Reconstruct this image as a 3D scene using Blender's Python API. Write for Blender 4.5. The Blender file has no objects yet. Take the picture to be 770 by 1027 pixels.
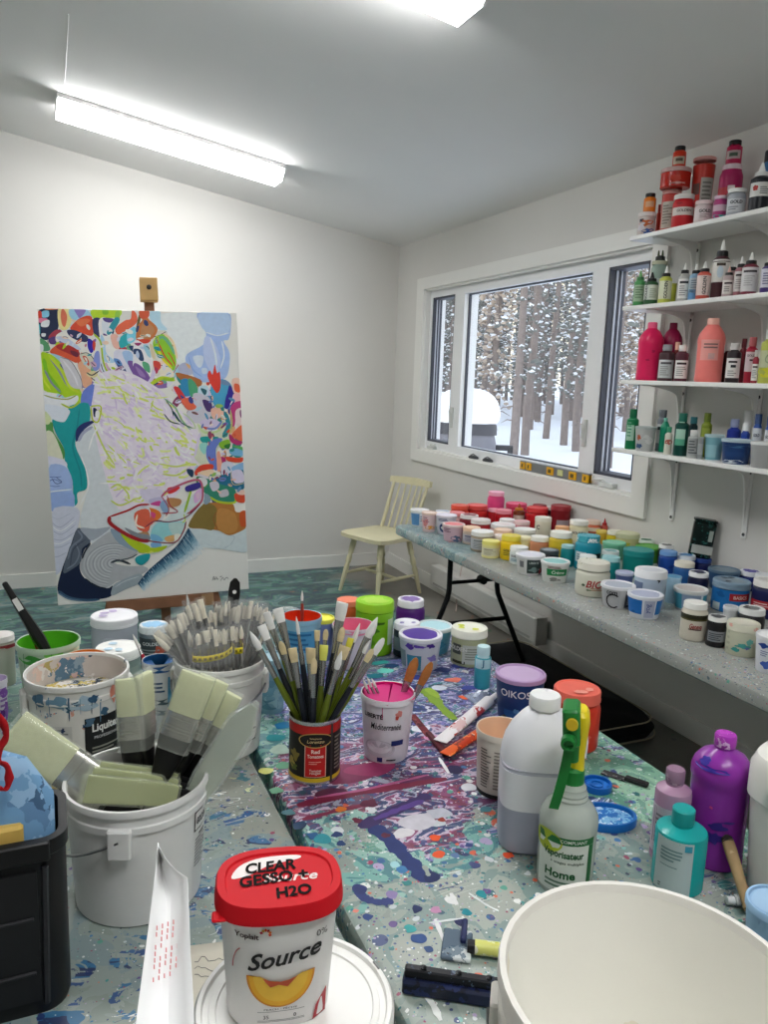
import bpy, math, random
import numpy as np
from mathutils import Vector, Matrix
S = bpy.context.scene
COL = S.collection
PI = math.pi
# ------------------------------------------------------------------ camera
CX, CY, F, H = 385.0, 513.5, 781.116, 1.5
YAW, PIT, ROL = math.radians(23.453171), math.radians(9.840344), math.radians(-1.98328623)
def _rot():
    f = np.array([math.sin(YAW)*math.cos(PIT), math.cos(YAW)*math.cos(PIT), -math.sin(PIT)])
    r0 = np.array([math.cos(YAW), -math.sin(YAW), 0.0]); d0 = np.cross(f, r0)
    c, s = math.cos(ROL), math.sin(ROL)
    return np.array([c*r0+s*d0, -s*r0+c*d0, f])
RM = _rot()
def ray(x, y): return RM.T @ np.array([(x-CX)/F, (y-CY)/F, 1.0])
def onZ(x, y, z):
    d = ray(x, y); t = (z-H)/d[2]; return Vector((d[0]*t, d[1]*t, z))
def onX(x, y, X):
    d = ray(x, y); t = X/d[0]; return Vector((X, d[1]*t, H+d[2]*t))
def onY(x, y, Y):
    d = ray(x, y); t = Y/d[1]; return Vector((d[0]*t, Y, H+d[2]*t))
def atD(x, y, D):            # D = depth along the view axis
    d = ray(x, y)*D; return Vector((d[0], d[1], H+d[2]))
def depth(p): return float(RM[2] @ (np.array(p)-np.array([0, 0, H])))
def proj(p):
    v = RM @ (np.array(p, float)-np.array([0, 0, H])); return CX+F*v[0]/v[2], CY+F*v[1]/v[2]
cam = bpy.data.cameras.new('camera'); co = bpy.data.objects.new('camera', cam); COL.objects.link(co)
cam.sensor_fit = 'HORIZONTAL'; cam.sensor_width = 36; cam.lens = F*36/770; cam.clip_start = .02
m = Matrix.Identity(4)
for i in range(3):
    m[i][0] = RM[0][i]; m[i][1] = -RM[1][i]; m[i][2] = -RM[2][i]
m.translation = (0, 0, H); co.matrix_world = m; S.camera = co
S.view_settings.view_transform = 'Standard'; S.view_settings.look = 'None'
S.view_settings.gamma = 1; S.view_settings.use_curve_mapping = False

# ------------------------------------------------------------------ materials
def lin(h):
    h = h.lstrip('#'); o = []
    for i in (0, 2, 4):
        c = int(h[i:i+2], 16)/255; o.append(c/12.92 if c <= .04045 else ((c+.055)/1.055)**2.4)
    return (o[0], o[1], o[2], 1)
_mc = {}
def nd(nt, t, **k):
    n = nt.nodes.new(t)
    for a, v in k.items():
        if a[0] == 'i' and a[1:].isdigit(): n.inputs[int(a[1:])].default_value = v
        else: setattr(n, a, v)
    return n
def newmat(name):
    mt = bpy.data.materials.new(name); mt.use_nodes = True
    nt = mt.node_tree; return mt, nt, nt.nodes['Principled BSDF']
def M(hexc, rough=.45, metal=0, trans=0, var=.06, scale=30, bump=0, alpha=1, spec=.32, dirt=None):
    key = (hexc, rough, metal, trans, var, scale, bump, alpha, spec, dirt)
    if key in _mc: return _mc[key]
    mt, nt, b = newmat('paint_'+hexc.lstrip('#'))
    c = lin(hexc); L = nt.links.new
    tc = nd(nt, 'ShaderNodeTexCoord')
    nz = nd(nt, 'ShaderNodeTexNoise'); nz.inputs['Scale'].default_value = scale; nz.inputs['Detail'].default_value = 3
    L(tc.outputs['Object'], nz.inputs['Vector'])
    mx = nd(nt, 'ShaderNodeMix', data_type='RGBA')
    mx.inputs[6].default_value = tuple(max(0, v*(1-var)) for v in c[:3])+(1,)
    mx.inputs[7].default_value = tuple(min(1, v*(1+var)) for v in c[:3])+(1,)
    L(nz.outputs[0], mx.inputs[0]); out = mx.outputs[2]
    if dirt:                      # splashes of paint with shapes of their own
        vo = nd(nt, 'ShaderNodeTexVoronoi'); vo.inputs['Scale'].default_value = dirt[1]
        n2 = nd(nt, 'ShaderNodeTexNoise'); n2.inputs['Scale'].default_value = dirt[1]*1.3; n2.inputs['Detail'].default_value = 4
        ad = nd(nt, 'ShaderNodeMixRGB', blend_type='ADD'); ad.inputs[0].default_value = .06
        L(tc.outputs['Object'], ad.inputs[1]); L(n2.outputs['Color'], ad.inputs[2]); L(tc.outputs['Object'], n2.inputs['Vector'])
        L(ad.outputs[0], vo.inputs['Vector'])
        n3 = nd(nt, 'ShaderNodeTexNoise'); n3.inputs['Scale'].default_value = dirt[1]*.45; n3.inputs['Detail'].default_value = 5
        L(tc.outputs['Object'], n3.inputs['Vector'])
        lt = nd(nt, 'ShaderNodeMath', operation='GREATER_THAN'); lt.inputs[1].default_value = dirt[2]
        L(n3.outputs[0], lt.inputs[0])
        rp = nd(nt, 'ShaderNodeValToRGB'); rp.color_ramp.interpolation = 'CONSTANT'
        cols = dirt[0].split(); e = rp.color_ramp.elements
        while len(e) < len(cols): e.new(.5)
        for i, cc in enumerate(cols): e[i].position = i/len(cols); e[i].color = lin(cc)
        L(vo.outputs['Color'], rp.inputs[0])
        m2 = nd(nt, 'ShaderNodeMix', data_type='RGBA'); L(lt.outputs[0], m2.inputs[0]); L(out, m2.inputs[6]); L(rp.outputs[0], m2.inputs[7])
        out = m2.outputs[2]
    L(out, b.inputs['Base Color'])
    b.inputs['Roughness'].default_value = rough; b.inputs['Metallic'].default_value = metal
    b.inputs['Specular IOR Level'].default_value = spec
    if trans: b.inputs['Transmission Weight'].default_value = trans
    if alpha < 1: b.inputs['Alpha'].default_value = alpha
    if bump:
        bp = nd(nt, 'ShaderNodeBump'); bp.inputs['Strength'].default_value = bump; bp.inputs['Distance'].default_value = .002
        L(nz.outputs[0], bp.inputs['Height']); L(bp.outputs[0], b.inputs['Normal'])
    _mc[key] = mt; return mt
def clearfilm(hexc='eef2f0', a=.25, rough=.15):
    k = ('film', hexc, a, rough)
    if k in _mc: return _mc[k]
    _mc[k] = M(hexc, rough, alpha=a, var=.1, scale=60, bump=.3, spec=.8); return _mc[k]
def emit(hexc, s):
    mt, nt, b = newmat('light'); b.inputs['Base Color'].default_value = lin(hexc)
    b.inputs['Emission Color'].default_value = lin(hexc); b.inputs['Emission Strength'].default_value = s; return mt

# ------------------------------------------------------------------ mesh builder
class B:
    def __init__(s, mat=None): s.v = []; s.f = []; s.fm = []; s.mats = []; s.mat = mat; s.T = None
    def mi(s, mat):
        mat = mat or s.mat
        if mat not in s.mats: s.mats.append(mat)
        return s.mats.index(mat)
    def add(s, vs, fs, mat=None, T=None):
        o = len(s.v); T = T or s.T
        s.v += [tuple(T @ Vector(p)) for p in vs] if T else [tuple(p) for p in vs]
        i = s.mi(mat)
        for f in fs: s.f.append([o+a for a in f]); s.fm.append(i)
        return s
    def loft(s, rings, mat=None, cap0=True, cap1=True, T=None, closed=True):
        n = len(rings[0]); vs = [p for r in rings for p in r]; fs = []
        for k in range(len(rings)-1):
            for i in range(n if closed else n-1):
                j = (i+1) % n; fs.append((k*n+i, k*n+j, (k+1)*n+j, (k+1)*n+i))
        if cap0: fs.append(tuple(reversed(range(n))))
        if cap1: fs.append(tuple(range((len(rings)-1)*n, len(rings)*n)))
        return s.add(vs, fs, mat, T)
    def lathe(s, prof, mat=None, n=28, T=None):
        rings = [[(max(r, 1e-5)*math.cos(2*PI*i/n), max(r, 1e-5)*math.sin(2*PI*i/n), z) for i in range(n)] for r, z in prof]
        return s.loft(rings, mat, False, False, T)
    def oval(s, prof, mat=None, n=24, T=None, e=2.0):   # rings (rx, ry, z), superellipse exponent e
        def pt(a, rx, ry):
            c, q = math.cos(a), math.sin(a); return (rx*math.copysign(abs(c)**(2/e), c), ry*math.copysign(abs(q)**(2/e), q))
        rings = [[pt(2*PI*i/n, rx, ry)+(z,) for i in range(n)] for rx, ry, z in prof]
        return s.loft(rings, mat, True, True, T)
    def box(s, x0, x1, y0, y1, z0, z1, mat=None, bev=.0, T=None):
        if bev <= 0:
            vs = [(x, y, z) for z in (z0, z1) for x, y in ((x0, y0), (x1, y0), (x1, y1), (x0, y1))]
            return s.add(vs, [(3, 2, 1, 0), (4, 5, 6, 7), (0, 1, 5, 4), (1, 2, 6, 5), (2, 3, 7, 6), (3, 0, 4, 7)], mat, T)
        return s.prism(rrect(x0, x1, y0, y1, bev), z0, z1, mat, bev*.6, T)
    def prism(s, out, z0, z1, mat=None, ch=.0, T=None):
        if ch <= 0: return s.loft([[(x, y, z) for x, y in out] for z in (z0, z1)], mat, T=T)
        a = inset(out, ch)
        return s.loft([[(x, y, z0) for x, y in a], [(x, y, z0+ch) for x, y in out], [(x, y, z1-ch) for x, y in out], [(x, y, z1) for x, y in a]], mat, T=T)
    def tube(s, pts, r, mat=None, n=8, T=None, closed=False):
        pts = [Vector(p) for p in pts]; rs = r if isinstance(r, (list, tuple)) else [r]*len(pts)
        up = None; rings = []
        for i, p in enumerate(pts):
            d = (pts[min(i+1, len(pts)-1)]-pts[max(i-1, 0)])
            if closed: d = pts[(i+1) % len(pts)]-pts[i-1]
            d.normalize()
            if up is None:
                up = Vector((0, 0, 1)) if abs(d.z) < .9 else Vector((1, 0, 0))
            u = (up-d*up.dot(d)).normalized(); w = d.cross(u); up = u
            rings.append([tuple(p+(u*math.cos(2*PI*k/n)+w*math.sin(2*PI*k/n))*rs[i]) for k in range(n)])
        if closed: rings.append(rings[0])
        return s.loft(rings, mat, not closed, not closed, T)
    def sheet(s, P, mat=None, T=None, th=0):     # P[i][j] grid of points
        a, b = len(P), len(P[0]); vs = [p for r in P for p in r]
        fs = [(i*b+j, i*b+j+1, (i+1)*b+j+1, (i+1)*b+j) for i in range(a-1) for j in range(b-1)]
        return s.add(vs, fs, mat, T)
    def build(s, name, parent=None, ang=35):
        me = bpy.data.meshes.new(name); me.from_pydata(s.v, [], s.f)
        for mt in s.mats: me.materials.append(mt)
        me.polygons.foreach_set('material_index', s.fm)
        me.polygons.foreach_set('use_smooth', [True]*len(s.f))
        me.update()
        try: me.set_sharp_from_angle(angle=math.radians(ang))
        except Exception: pass
        o = bpy.data.objects.new(name, me); COL.objects.link(o)
        if parent: o.parent = parent
        return o
def rrect(x0, x1, y0, y1, r, k=4):
    o = []
    for cx, cy, a in ((x1-r, y1-r, 0), (x0+r, y1-r, PI/2), (x0+r, y0+r, PI), (x1-r, y0+r, 1.5*PI)):
        o += [(cx+r*math.cos(a+PI/2*i/k), cy+r*math.sin(a+PI/2*i/k)) for i in range(k+1)]
    return o
def inset(out, d):
    n = len(out); res = []
    for i in range(n):
        a, b, c = Vector(out[i-1]), Vector(out[i]), Vector(out[(i+1) % n])
        e1, e2 = b-a, c-b
        if e1.length < 1e-7: e1 = e2
        if e2.length < 1e-7: e2 = e1
        n1 = Vector((-e1.y, e1.x)).normalized(); n2 = Vector((-e2.y, e2.x)).normalized()
        nn = (n1+n2); nn = nn.normalized() if nn.length > 1e-6 else n1
        res.append(tuple(b+nn*d/max(.5, nn.dot(n1))))
    return res
def smooth_closed(pts, k=4):
    n = len(pts); o = []
    for i in range(n):
        p0, p1, p2, p3 = (Vector(pts[(i+j-1) % n]) for j in range(4))
        for q in range(k):
            t = q/k; o.append(tuple(.5*((2*p1)+(p2-p0)*t+(2*p0-5*p1+4*p2-p3)*t*t+(3*p1-p0-3*p2+p3)*t**3)))
    return o
def smooth_open(pts, k=5):
    pts = [Vector(p) for p in pts]; q = [2*pts[0]-pts[1]]+pts+[2*pts[-1]-pts[-2]]; o = []
    for i in range(1, len(q)-2):
        p0, p1, p2, p3 = q[i-1:i+3]
        for j in range(k):
            t = j/k; o.append(tuple(.5*((2*p1)+(p2-p0)*t+(2*p0-5*p1+4*p2-p3)*t*t+(3*p1-p0-3*p2+p3)*t**3)))
    o.append(tuple(pts[-1])); return o

# ------------------------------------------------------------------ things
def tag(o, label, cat, group=None, kind=None):
    if label: o['label'] = label
    if cat: o['category'] = cat
    if group: o['group'] = group
    if kind: o['kind'] = kind
    return o
def thing(name, label, cat, loc=(0, 0, 0), rz=0, group=None):
    o = bpy.data.objects.new(name, None); o.empty_display_size = .05; COL.objects.link(o)
    o.location = loc; o.rotation_euler = (0, 0, rz); return tag(o, label, cat, group)
def struct(name, b, ang=35):
    o = b.build(name, None, ang); o['kind'] = 'structure'; return o
def aim(o, p0, p1, twist=0):       # local +Z from p0 to p1
    p0, p1 = Vector(p0), Vector(p1); d = p1-p0; z = d.normalized(); c = (p0+p1)/2-Vector((0, 0, H))
    y = c-z*c.dot(z); y.normalize(); x = y.cross(z)          # the flat side looks at the viewer
    o.location = p0; o.rotation_mode = 'QUATERNION'
    o.rotation_quaternion = Matrix((x, y, z)).transposed().to_quaternion() @ Matrix.Rotation(twist, 3, 'Z').to_quaternion(); return d.length
def face_cam(p): return math.atan2(p[0], -p[1]) if False else -math.atan2(p[0], p[1])
_tx = {}
def text2d(s, bold=0.0, shear=0.0):
    k = (s, bold, shear)
    if k in _tx: return _tx[k]
    cu = bpy.data.curves.new('t', 'FONT'); cu.body = s; cu.size = 1; cu.offset = bold; cu.shear = shear; cu.align_x = 'CENTER'; cu.resolution_u = 3
    o = bpy.data.objects.new('t', cu); COL.objects.link(o)
    dg = bpy.context.evaluated_depsgraph_get(); dg.update()
    me = bpy.data.meshes.new_from_object(o.evaluated_get(dg))
    vs = [(v.co.x, v.co.y) for v in me.vertices]; fs = [tuple(p.vertices) for p in me.polygons]
    bpy.data.objects.remove(o); bpy.data.meshes.remove(me); bpy.data.curves.remove(cu)
    if vs:
        xs = [v[0] for v in vs]; ys = [v[1] for v in vs]; cx, cy = (min(xs)+max(xs))/2, (min(ys)+max(ys))/2
        vs = [(x-cx, y-cy) for x, y in vs]; w, h = max(xs)-min(xs), max(ys)-min(ys)
    else: w = h = 1
    _tx[k] = (vs, fs, w, h); return _tx[k]
def put_text(b, s, mp, height, mat, width=None, rot=0, bold=0.01, shear=0, T=None):
    vs, fs, w, h = text2d(s, bold, shear)
    if not vs: return
    k = height/h; kx = (width/w) if width else k
    c, q = math.cos(rot), math.sin(rot)
    b.add([mp(x*kx*c-y*k*q, x*kx*q+y*k*c) for x, y in vs], fs, mat, T)

# ------------------------------------------------------------------ solving a round container from what the photo shows of it
def solve(xl, xr, yt, yb, z, tp=1.0, X=None, ry=1.0, topk=1.0):
    xc = (xl+xr)/2
    p = onX(xc, yb, X) if X is not None else onZ(xc, yb, z)
    D = depth((p.x, p.y, z)); R = (xr-xl)/2*D/F; h = max(.02, (yb-yt)*D/F*.8)
    d = Vector((p.x, p.y)).normalized()
    q = np.array([p.x, p.y, R, h]) if X is None else np.array([p.y, R, h])
    if X is None: q[0] += d.x*R; q[1] += d.y*R
    A = [2*PI*i/24 for i in range(24)]
    def f(q):
        if X is None: x, y, R, h = q
        else: y, R, h = q; x = X
        n_ = math.hypot(x, y); ex, ey = y/n_, -x/n_
        E_ = lambda a, k: (x+R*k*(ex*math.cos(a)-ry*ey*math.sin(a)), y+R*k*(ey*math.cos(a)+ry*ex*math.sin(a)))
        P = [proj(E_(a, tp)+(z,)) for a in A]
        Q = [proj(E_(a, topk)+(z+h,)) for a in A]
        P2 = P+Q
        r = [min(u for u, _ in P2)-xl, max(u for u, _ in P2)-xr, min(v for _, v in P2)-yt]
        if X is None: r.append(max(v for _, v in P2)-yb)
        return np.array(r)
    for it in range(25):
        r = f(q); J = np.zeros((len(r), len(q)))
        for i in range(len(q)):
            g = q.copy(); g[i] += 1e-4; J[:, i] = (f(g)-r)/1e-4
        try: dq = np.linalg.solve(J, -r)
        except np.linalg.LinAlgError: break
        q = q+np.clip(dq, -.08, .08)
        if np.abs(dq).max() < 1e-6: break
    if X is None: x, y, R, h = q
    else: y, R, h = q; x = X
    return float(x), float(y), abs(float(R)), max(.012, float(h))

# ------------------------------------------------------------------ dressing of round bodies: labels, letters, smears
def cyl(rad, z, off=.0006):
    return lambda a, zz: ((rad(zz)+off)*math.sin(a), -(rad(zz)+off)*math.cos(a), zz)
def patch(b, rad, a0, a1, z0, z1, mat, off=.0006, na=None, nz=None):
    na = na or max(2, int(abs(a1-a0)/.22)+1); nz = nz or 3; m = cyl(rad, 0, off)
    b.sheet([[m(a0+(a1-a0)*j/na, z0+(z1-z0)*i/nz) for j in range(na+1)] for i in range(nz+1)], mat)
def wrap_text(b, rad, s, a, z, height, mat, width=None, rot=0, bold=.01, shear=0, off=.0012):
    R = rad(z); m = cyl(rad, 0, off)
    put_text(b, s, lambda x, y: m(a+x/R, z+y), height, mat, width, rot, bold, shear)
def smear(b, rad, a, z, sa, sz, mat, rnd, off=.0009, n=14):
    m = cyl(rad, 0, off); R = rad(z); c = m(a, z); ring = []
    for i in range(n):
        t = 2*PI*i/n; k = .55+.6*rnd.random()
        ring.append(m(a+sa*k*math.cos(t)/R, z+sz*k*math.sin(t)))
    ring = smooth_closed(ring, 2); N = len(ring)
    b.add([c]+ring, [(0, 1+i, 1+(i+1) % N) for i in range(N)], mat)
def drip(b, rad, a, z1, z0, w, mat, off=.001):
    R = rad(z1); n = 6; m = cyl(rad, 0, off); P = []
    for i in range(n+1):
        t = i/n; ww = w*(1-.45*t)*(1.25 if i == n-1 else (.5 if i == n else 1)); z = z1+(z0-z1)*t
        P.append([m(a-ww/R, z), m(a, z), m(a+ww/R, z)])
    b.sheet(P, mat)
def disc_blob(b, r, z, mat, rnd, cx=0, cy=0, n=18, irr=.25):
    ring = smooth_closed([(cx+r*(1-irr+2*irr*rnd.random())*math.cos(2*PI*i/n), cy+r*(1-irr+2*irr*rnd.random())*math.sin(2*PI*i/n), z) for i in range(n)], 2)
    b.add([(cx, cy, z)]+ring, [(0, 1+i, 1+(i+1) % len(ring)) for i in range(len(ring))], mat)
# ------------------------------------------------------------------ the room
XW, YB = 2.5155, 5.6775
XL, YN = -2.3, -2.2
SL = .16
def zc(x): return 2.4825+SL*(XW-x)
WALL = M('dbd9d4', .75, var=.015, scale=6, bump=.04)
TRIM = M('ecebe6', .4, var=.015, scale=8)
def floor_mat():
    mt, nt, b = newmat('floor_vinyl'); L = nt.links.new
    g = nd(nt, 'ShaderNodeNewGeometry'); P = g.outputs['Position']
    def noise(sc, det=5, stretch=None, dist=0):
        n = nd(nt, 'ShaderNodeTexNoise'); n.inputs['Scale'].default_value = sc; n.inputs['Detail'].default_value = det; n.inputs['Distortion'].default_value = dist
        if stretch:
            mp = nd(nt, 'ShaderNodeMapping'); mp.inputs['Scale'].default_value = stretch; mp.inputs['Rotation'].default_value = (0, 0, .25); L(P, mp.inputs[0]); L(mp.outputs[0], n.inputs['Vector'])
        else: L(P, n.inputs['Vector'])
        return n
    base = nd(nt, 'ShaderNodeValToRGB'); n0 = noise(7); L(n0.outputs[0], base.inputs[0])
    base.color_ramp.elements[0].color = lin('75716a'); base.color_ramp.elements[1].color = lin('8b877f')
    n1 = noise(3.2, 8, (.8, 1.7, 1), 1.8)
    rp = nd(nt, 'ShaderNodeValToRGB'); e = rp.color_ramp.elements
    for pos, c in ((.36, '2c4150'), (.43, '49695f'), (.48, '33405e'), (.52, '3f8068'), (.56, '7d918a'), (.6, '2f6f74'), (.66, '8f9a97')):
        k = e.new(pos); k.color = lin(c)
    e[0].color = lin('1f2c48'); e[-1].color = lin('d0d8d6')
    L(n1.outputs[0], rp.inputs[0])
    # where the paint lies: all round the easel, fading to bare floor towards the window wall
    sp = nd(nt, 'ShaderNodeSeparateXYZ'); L(P, sp.inputs[0])
    n2 = noise(2.0, 6)
    a = nd(nt, 'ShaderNodeMath', operation='MULTIPLY_ADD', i1=1.2); L(n2.outputs[0], a.inputs[0]); L(sp.outputs[0], a.inputs[2])
    mr = nd(nt, 'ShaderNodeMapRange'); mr.inputs[1].default_value = 2.75; mr.inputs[2].default_value = 2.6; L(a.outputs[0], mr.inputs[0])
    mx = nd(nt, 'ShaderNodeMix', data_type='RGBA'); L(mr.outputs[0], mx.inputs[0]); L(base.outputs[0], mx.inputs[6]); L(rp.outputs[0], mx.inputs[7])
    # loose splashes
    vo = nd(nt, 'ShaderNodeTexVoronoi'); vo.inputs['Scale'].default_value = 9; n4 = noise(14, 3)
    ad = nd(nt, 'ShaderNodeMixRGB', blend_type='ADD'); ad.inputs[0].default_value = .12; L(P, ad.inputs[1]); L(n4.outputs['Color'], ad.inputs[2]); L(ad.outputs[0], vo.inputs['Vector'])
    lt = nd(nt, 'ShaderNodeMath', operation='LESS_THAN', i1=.16); L(vo.outputs['Distance'], lt.inputs[0])
    r2 = nd(nt, 'ShaderNodeValToRGB'); r2.color_ramp.interpolation = 'CONSTANT'; e = r2.color_ramp.elements
    for i, c in enumerate('c9cfcc 1f6b70 b0643a 2f7d52 23305a'.split()):
        (e[i] if i < 2 else e.new(.5)).color = lin(c)
    for i in range(5): e[i].position = i/5
    L(vo.outputs['Color'], r2.inputs[0])
    ml = nd(nt, 'ShaderNodeMath', operation='MULTIPLY'); L(lt.outputs[0], ml.inputs[0]); L(n2.outputs[0], ml.inputs[1])
    m2 = nd(nt, 'ShaderNodeMix', data_type='RGBA'); L(ml.outputs[0], m2.inputs[0]); L(mx.outputs[2], m2.inputs[6]); L(r2.outputs[0], m2.inputs[7])
    L(m2.outputs[2], b.inputs['Base Color']); b.inputs['Roughness'].default_value = .45
    return mt
b = B(floor_mat()); b.box(XL, XW+.15, YN, YB+.15, -.1, 0); struct('floor', b)
b = B(M('f1f0ee', .8, var=.012, scale=5)); x0, x1 = XL-.15, XW+.15
b.add([(x, y, zc(x)+d) for d in (0, .1) for x, y in ((x0, YN-.15), (x1, YN-.15), (x1, YB+.15), (x0, YB+.15))], [(0, 1, 2, 3), (7, 6, 5, 4), (0, 4, 5, 1), (1, 5, 6, 2), (2, 6, 7, 3), (3, 7, 4, 0)])
struct('ceiling', b)
def gable(y0, y1):
    b = B(WALL); vs = []
    for y in (y0, y1): vs += [(XL, y, 0), (XW, y, 0), (XW, y, zc(XW)), (XL, y, zc(XL))]
    return b.add(vs, [(0, 1, 2, 3), (7, 6, 5, 4), (0, 4, 5, 1), (1, 5, 6, 2), (2, 6, 7, 3), (3, 7, 4, 0)])
struct('wall_back', gable(YB, YB+.12)); struct('wall_front', gable(YN-.12, YN))
b = B(WALL); b.box(XL-.12, XL, YN, YB, 0, zc(XL)); struct('wall_left', b)
WY0, WY1, WZ0, WZ1 = 2.86, 5.18, .985, 2.125
b = B(WALL); xo = XW+.15; zt = zc(XW)+.01
for y0, y1, z0, z1 in ((YN, WY0, 0, zt), (WY1, YB, 0, zt), (WY0, WY1, 0, WZ0), (WY0, WY1, WZ1, zt)): b.box(XW, xo, y0, y1, z0, z1)
struct('wall_right', b)
b = B(TRIM); b.box(XL, XW, YB-.014, YB, 0, .098, bev=.0); struct('baseboard_back', b)
b = B(TRIM); b.box(XW-.014, XW, YN, YB-.014, 0, .098); struct('baseboard_right', b)
b = B(TRIM); b.box(XL, XL+.014, YN, YB-.014, 0, .098); struct('baseboard_left', b)
# window casing, jamb and the three lights
b = B(TRIM); t = XW-.018
b.box(t, XW, 2.765, WY0, .897, 2.205); b.box(t, XW, WY1, 5.295, .897, 2.205)
b.box(t, XW, WY0, WY1, .897, WZ0); b.box(t, XW, WY0, WY1, WZ1, 2.205); struct('trim_1', b)
b = B(TRIM)
for y0, y1, z0, z1 in ((WY0, WY0+.012, WZ0, WZ1), (WY1-.012, WY1, WZ0, WZ1), (WY0, WY1, WZ0, WZ0+.012), (WY0, WY1, WZ1-.012, WZ1)): b.box(XW-.002, xo-.01, y0, y1, z0, z1)
struct('trim_2', b)
VIN = M('f1f2f3', .3, var=.01); GASK = M('4a4d58', .5, var=.04)
def glass_mat():
    mt, nt, p = newmat('window_glass'); nt.nodes.remove(p); L = nt.links.new
    o = nt.nodes['Material Output']; tr = nd(nt, 'ShaderNodeBsdfTransparent'); tr.inputs[0].default_value = (.93, .95, .97, 1)
    gl = nd(nt, 'ShaderNodeBsdfGlossy'); gl.inputs['Roughness'].default_value = .02
    lw = nd(nt, 'ShaderNodeLayerWeight'); pw = nd(nt, 'ShaderNodeMath', operation='POWER', i1=5.0); L(lw.outputs['Facing'], pw.inputs[0])
    fr = nd(nt, 'ShaderNodeMath', operation='MULTIPLY_ADD', i1=.4, i2=.02); L(pw.outputs[0], fr.inputs[0])
    mx = nd(nt, 'ShaderNodeMixShader'); L(fr.outputs[0], mx.inputs[0]); L(tr.outputs[0], mx.inputs[1]); L(gl.outputs[0], mx.inputs[2]); L(mx.outputs[0], o.inputs[0])
    return mt
GLASS = glass_mat()
def window(n, y0, y1, gy0, gy1, gz0, gz1, deep):
    f = B(VIN); xf, xb = XW+.035, XW+.14
    z0, z1 = WZ0+.012, WZ1-.012
    for a in ((y0, gy0, z0, z1), (gy1, y1, z0, z1), (gy0, gy1, z0, gz0), (gy0, gy1, gz1, z1)): f.box(xf, xb, *a, bev=0)
    o = struct('window_%d' % n, f)
    r = B(GASK); xg = xf+deep if deep else xf+.045
    k = .014 if deep else .007
    if deep:                                   # dark reveal of the casement, with a pale weather strip in it
        for a in ((gy0, gy0+k, gz0, gz1), (gy1-k, gy1, gz0, gz1), (gy0, gy1, gz0, gz0+k), (gy0, gy1, gz1-k, gz1)): r.box(xf+.004, xg+.01, *a)
        w = M('c6cad6', .4, var=.02); r.box(xf+deep*.4, xf+deep*.52, gy1-k-.006, gy1-k, gz0+k, gz1-k, w); r.box(xf+deep*.75, xf+deep*.83, gy1-k-.006, gy1-k, gz0+k, gz1-k, w)
    else:
        for a in ((gy0, gy0+k, gz0, gz1), (gy1-k, gy1, gz0, gz1), (gy0, gy1, gz0, gz0+k), (gy0, gy1, gz1-k, gz1)): r.box(xf+.03, xg+.004, *a)
    r.build('window_gasket', o)
    g = B(GLASS); g.box(xg, xg+.004, gy0+k, gy1-k, gz0+k, gz1-k); g.build('window_pane', o)
    return o
w1 = window(1, 4.75, WY1-.012, 4.80, 5.135, 1.05, 2.065, .06)
w2 = window(2, 3.285, 4.75, 3.34, 4.665, 1.052, 2.058, False)
w3 = window(3, WY0+.012, 3.285, 2.925, 3.215, 1.05, 2.065, .085)
HW = M('dadcd8', .35, var=.02)
def latch(w, y, z):
    b = B(HW); b.box(XW+.022, XW+.036, y-.012, y+.012, z-.07, z+.07, bev=.003); b.tube([(XW+.02, y, z-.03), (XW+.006, y, z+.05)], [.008, .006]); b.build('sash_lock', w)
latch(w1, 4.755, 1.24); latch(w2, 3.30, 1.25)
def crank(w, y, s):
    b = B(HW); b.box(XW+.002, XW+.036, y-.05, y+.05, .998, 1.022, bev=.006)
    b.tube([(XW+.01, y, 1.02), (XW+.002, y+.02*s, 1.035), (XW-.004, y+.09*s, 1.03)], [.007, .006, .005]); b.tube([(XW-.004, y+.09*s, 1.02), (XW-.004, y+.09*s, 1.045)], .008); b.build('crank_handle', w)
crank(w1, 5.02, -1); crank(w3, 3.07, 1)
# spirit level and two dark clips on the window ledge
t = thing('spirit_level', 'long grey spirit level with yellow vial blocks standing on the window ledge', 'level', (XW+.008, 3.515, .997))
b = B(M('8e9294', .4, .6)); b.box(-.008, .008, -.315, .315, 0, .05, bev=.003); b.box(-.012, .012, -.315, .315, 0, .006); b.box(-.012, .012, -.315, .315, .046, .052); b.build('level_body', t)
YE = M('e9b020', .4)
for f0, f1 in ((0, .08), (.1, .18), (.42, .52), (.74, .84), (.92, 1)):
    b = B(YE); y1 = .315-.63*f0; y0 = .315-.63*f1; b.box(-.0135, .0135, y0, y1, .004, .048, bev=.004)
    b.box(-.0145, -.0135, y0+.018, y1-.018, .016, .036, M('6b5a28', .3)); b.build('vial_block', t)
b = B(M('d8dfa0', .2)); b.box(-.0135, .0135, -.095, -.05, .01, .044, bev=.004); b.build('vial', t)
for k, (y, lab) in enumerate(((4.40, 'small dark clip on the window ledge, the one nearer the corner'), (4.22, 'small dark clip on the window ledge, the one nearer the spirit level'))):
    t = thing('ledge_clip', lab, 'clip', (XW+.012, y, .997), .2, 'dark clips on the window ledge')
    b = B(M('3c3d40', .35)); b.oval([(.012, .045, 0), (.016, .05, .006), (.013, .042, .016), (.004, .02, .022)]); b.build('clip_body', t)
    b = B(M('77787a', .35)); b.tube([(0, -.03, .018), (-.003, 0, .03), (0, .03, .02)], .004); b.build('clip_lever', t)
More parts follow.
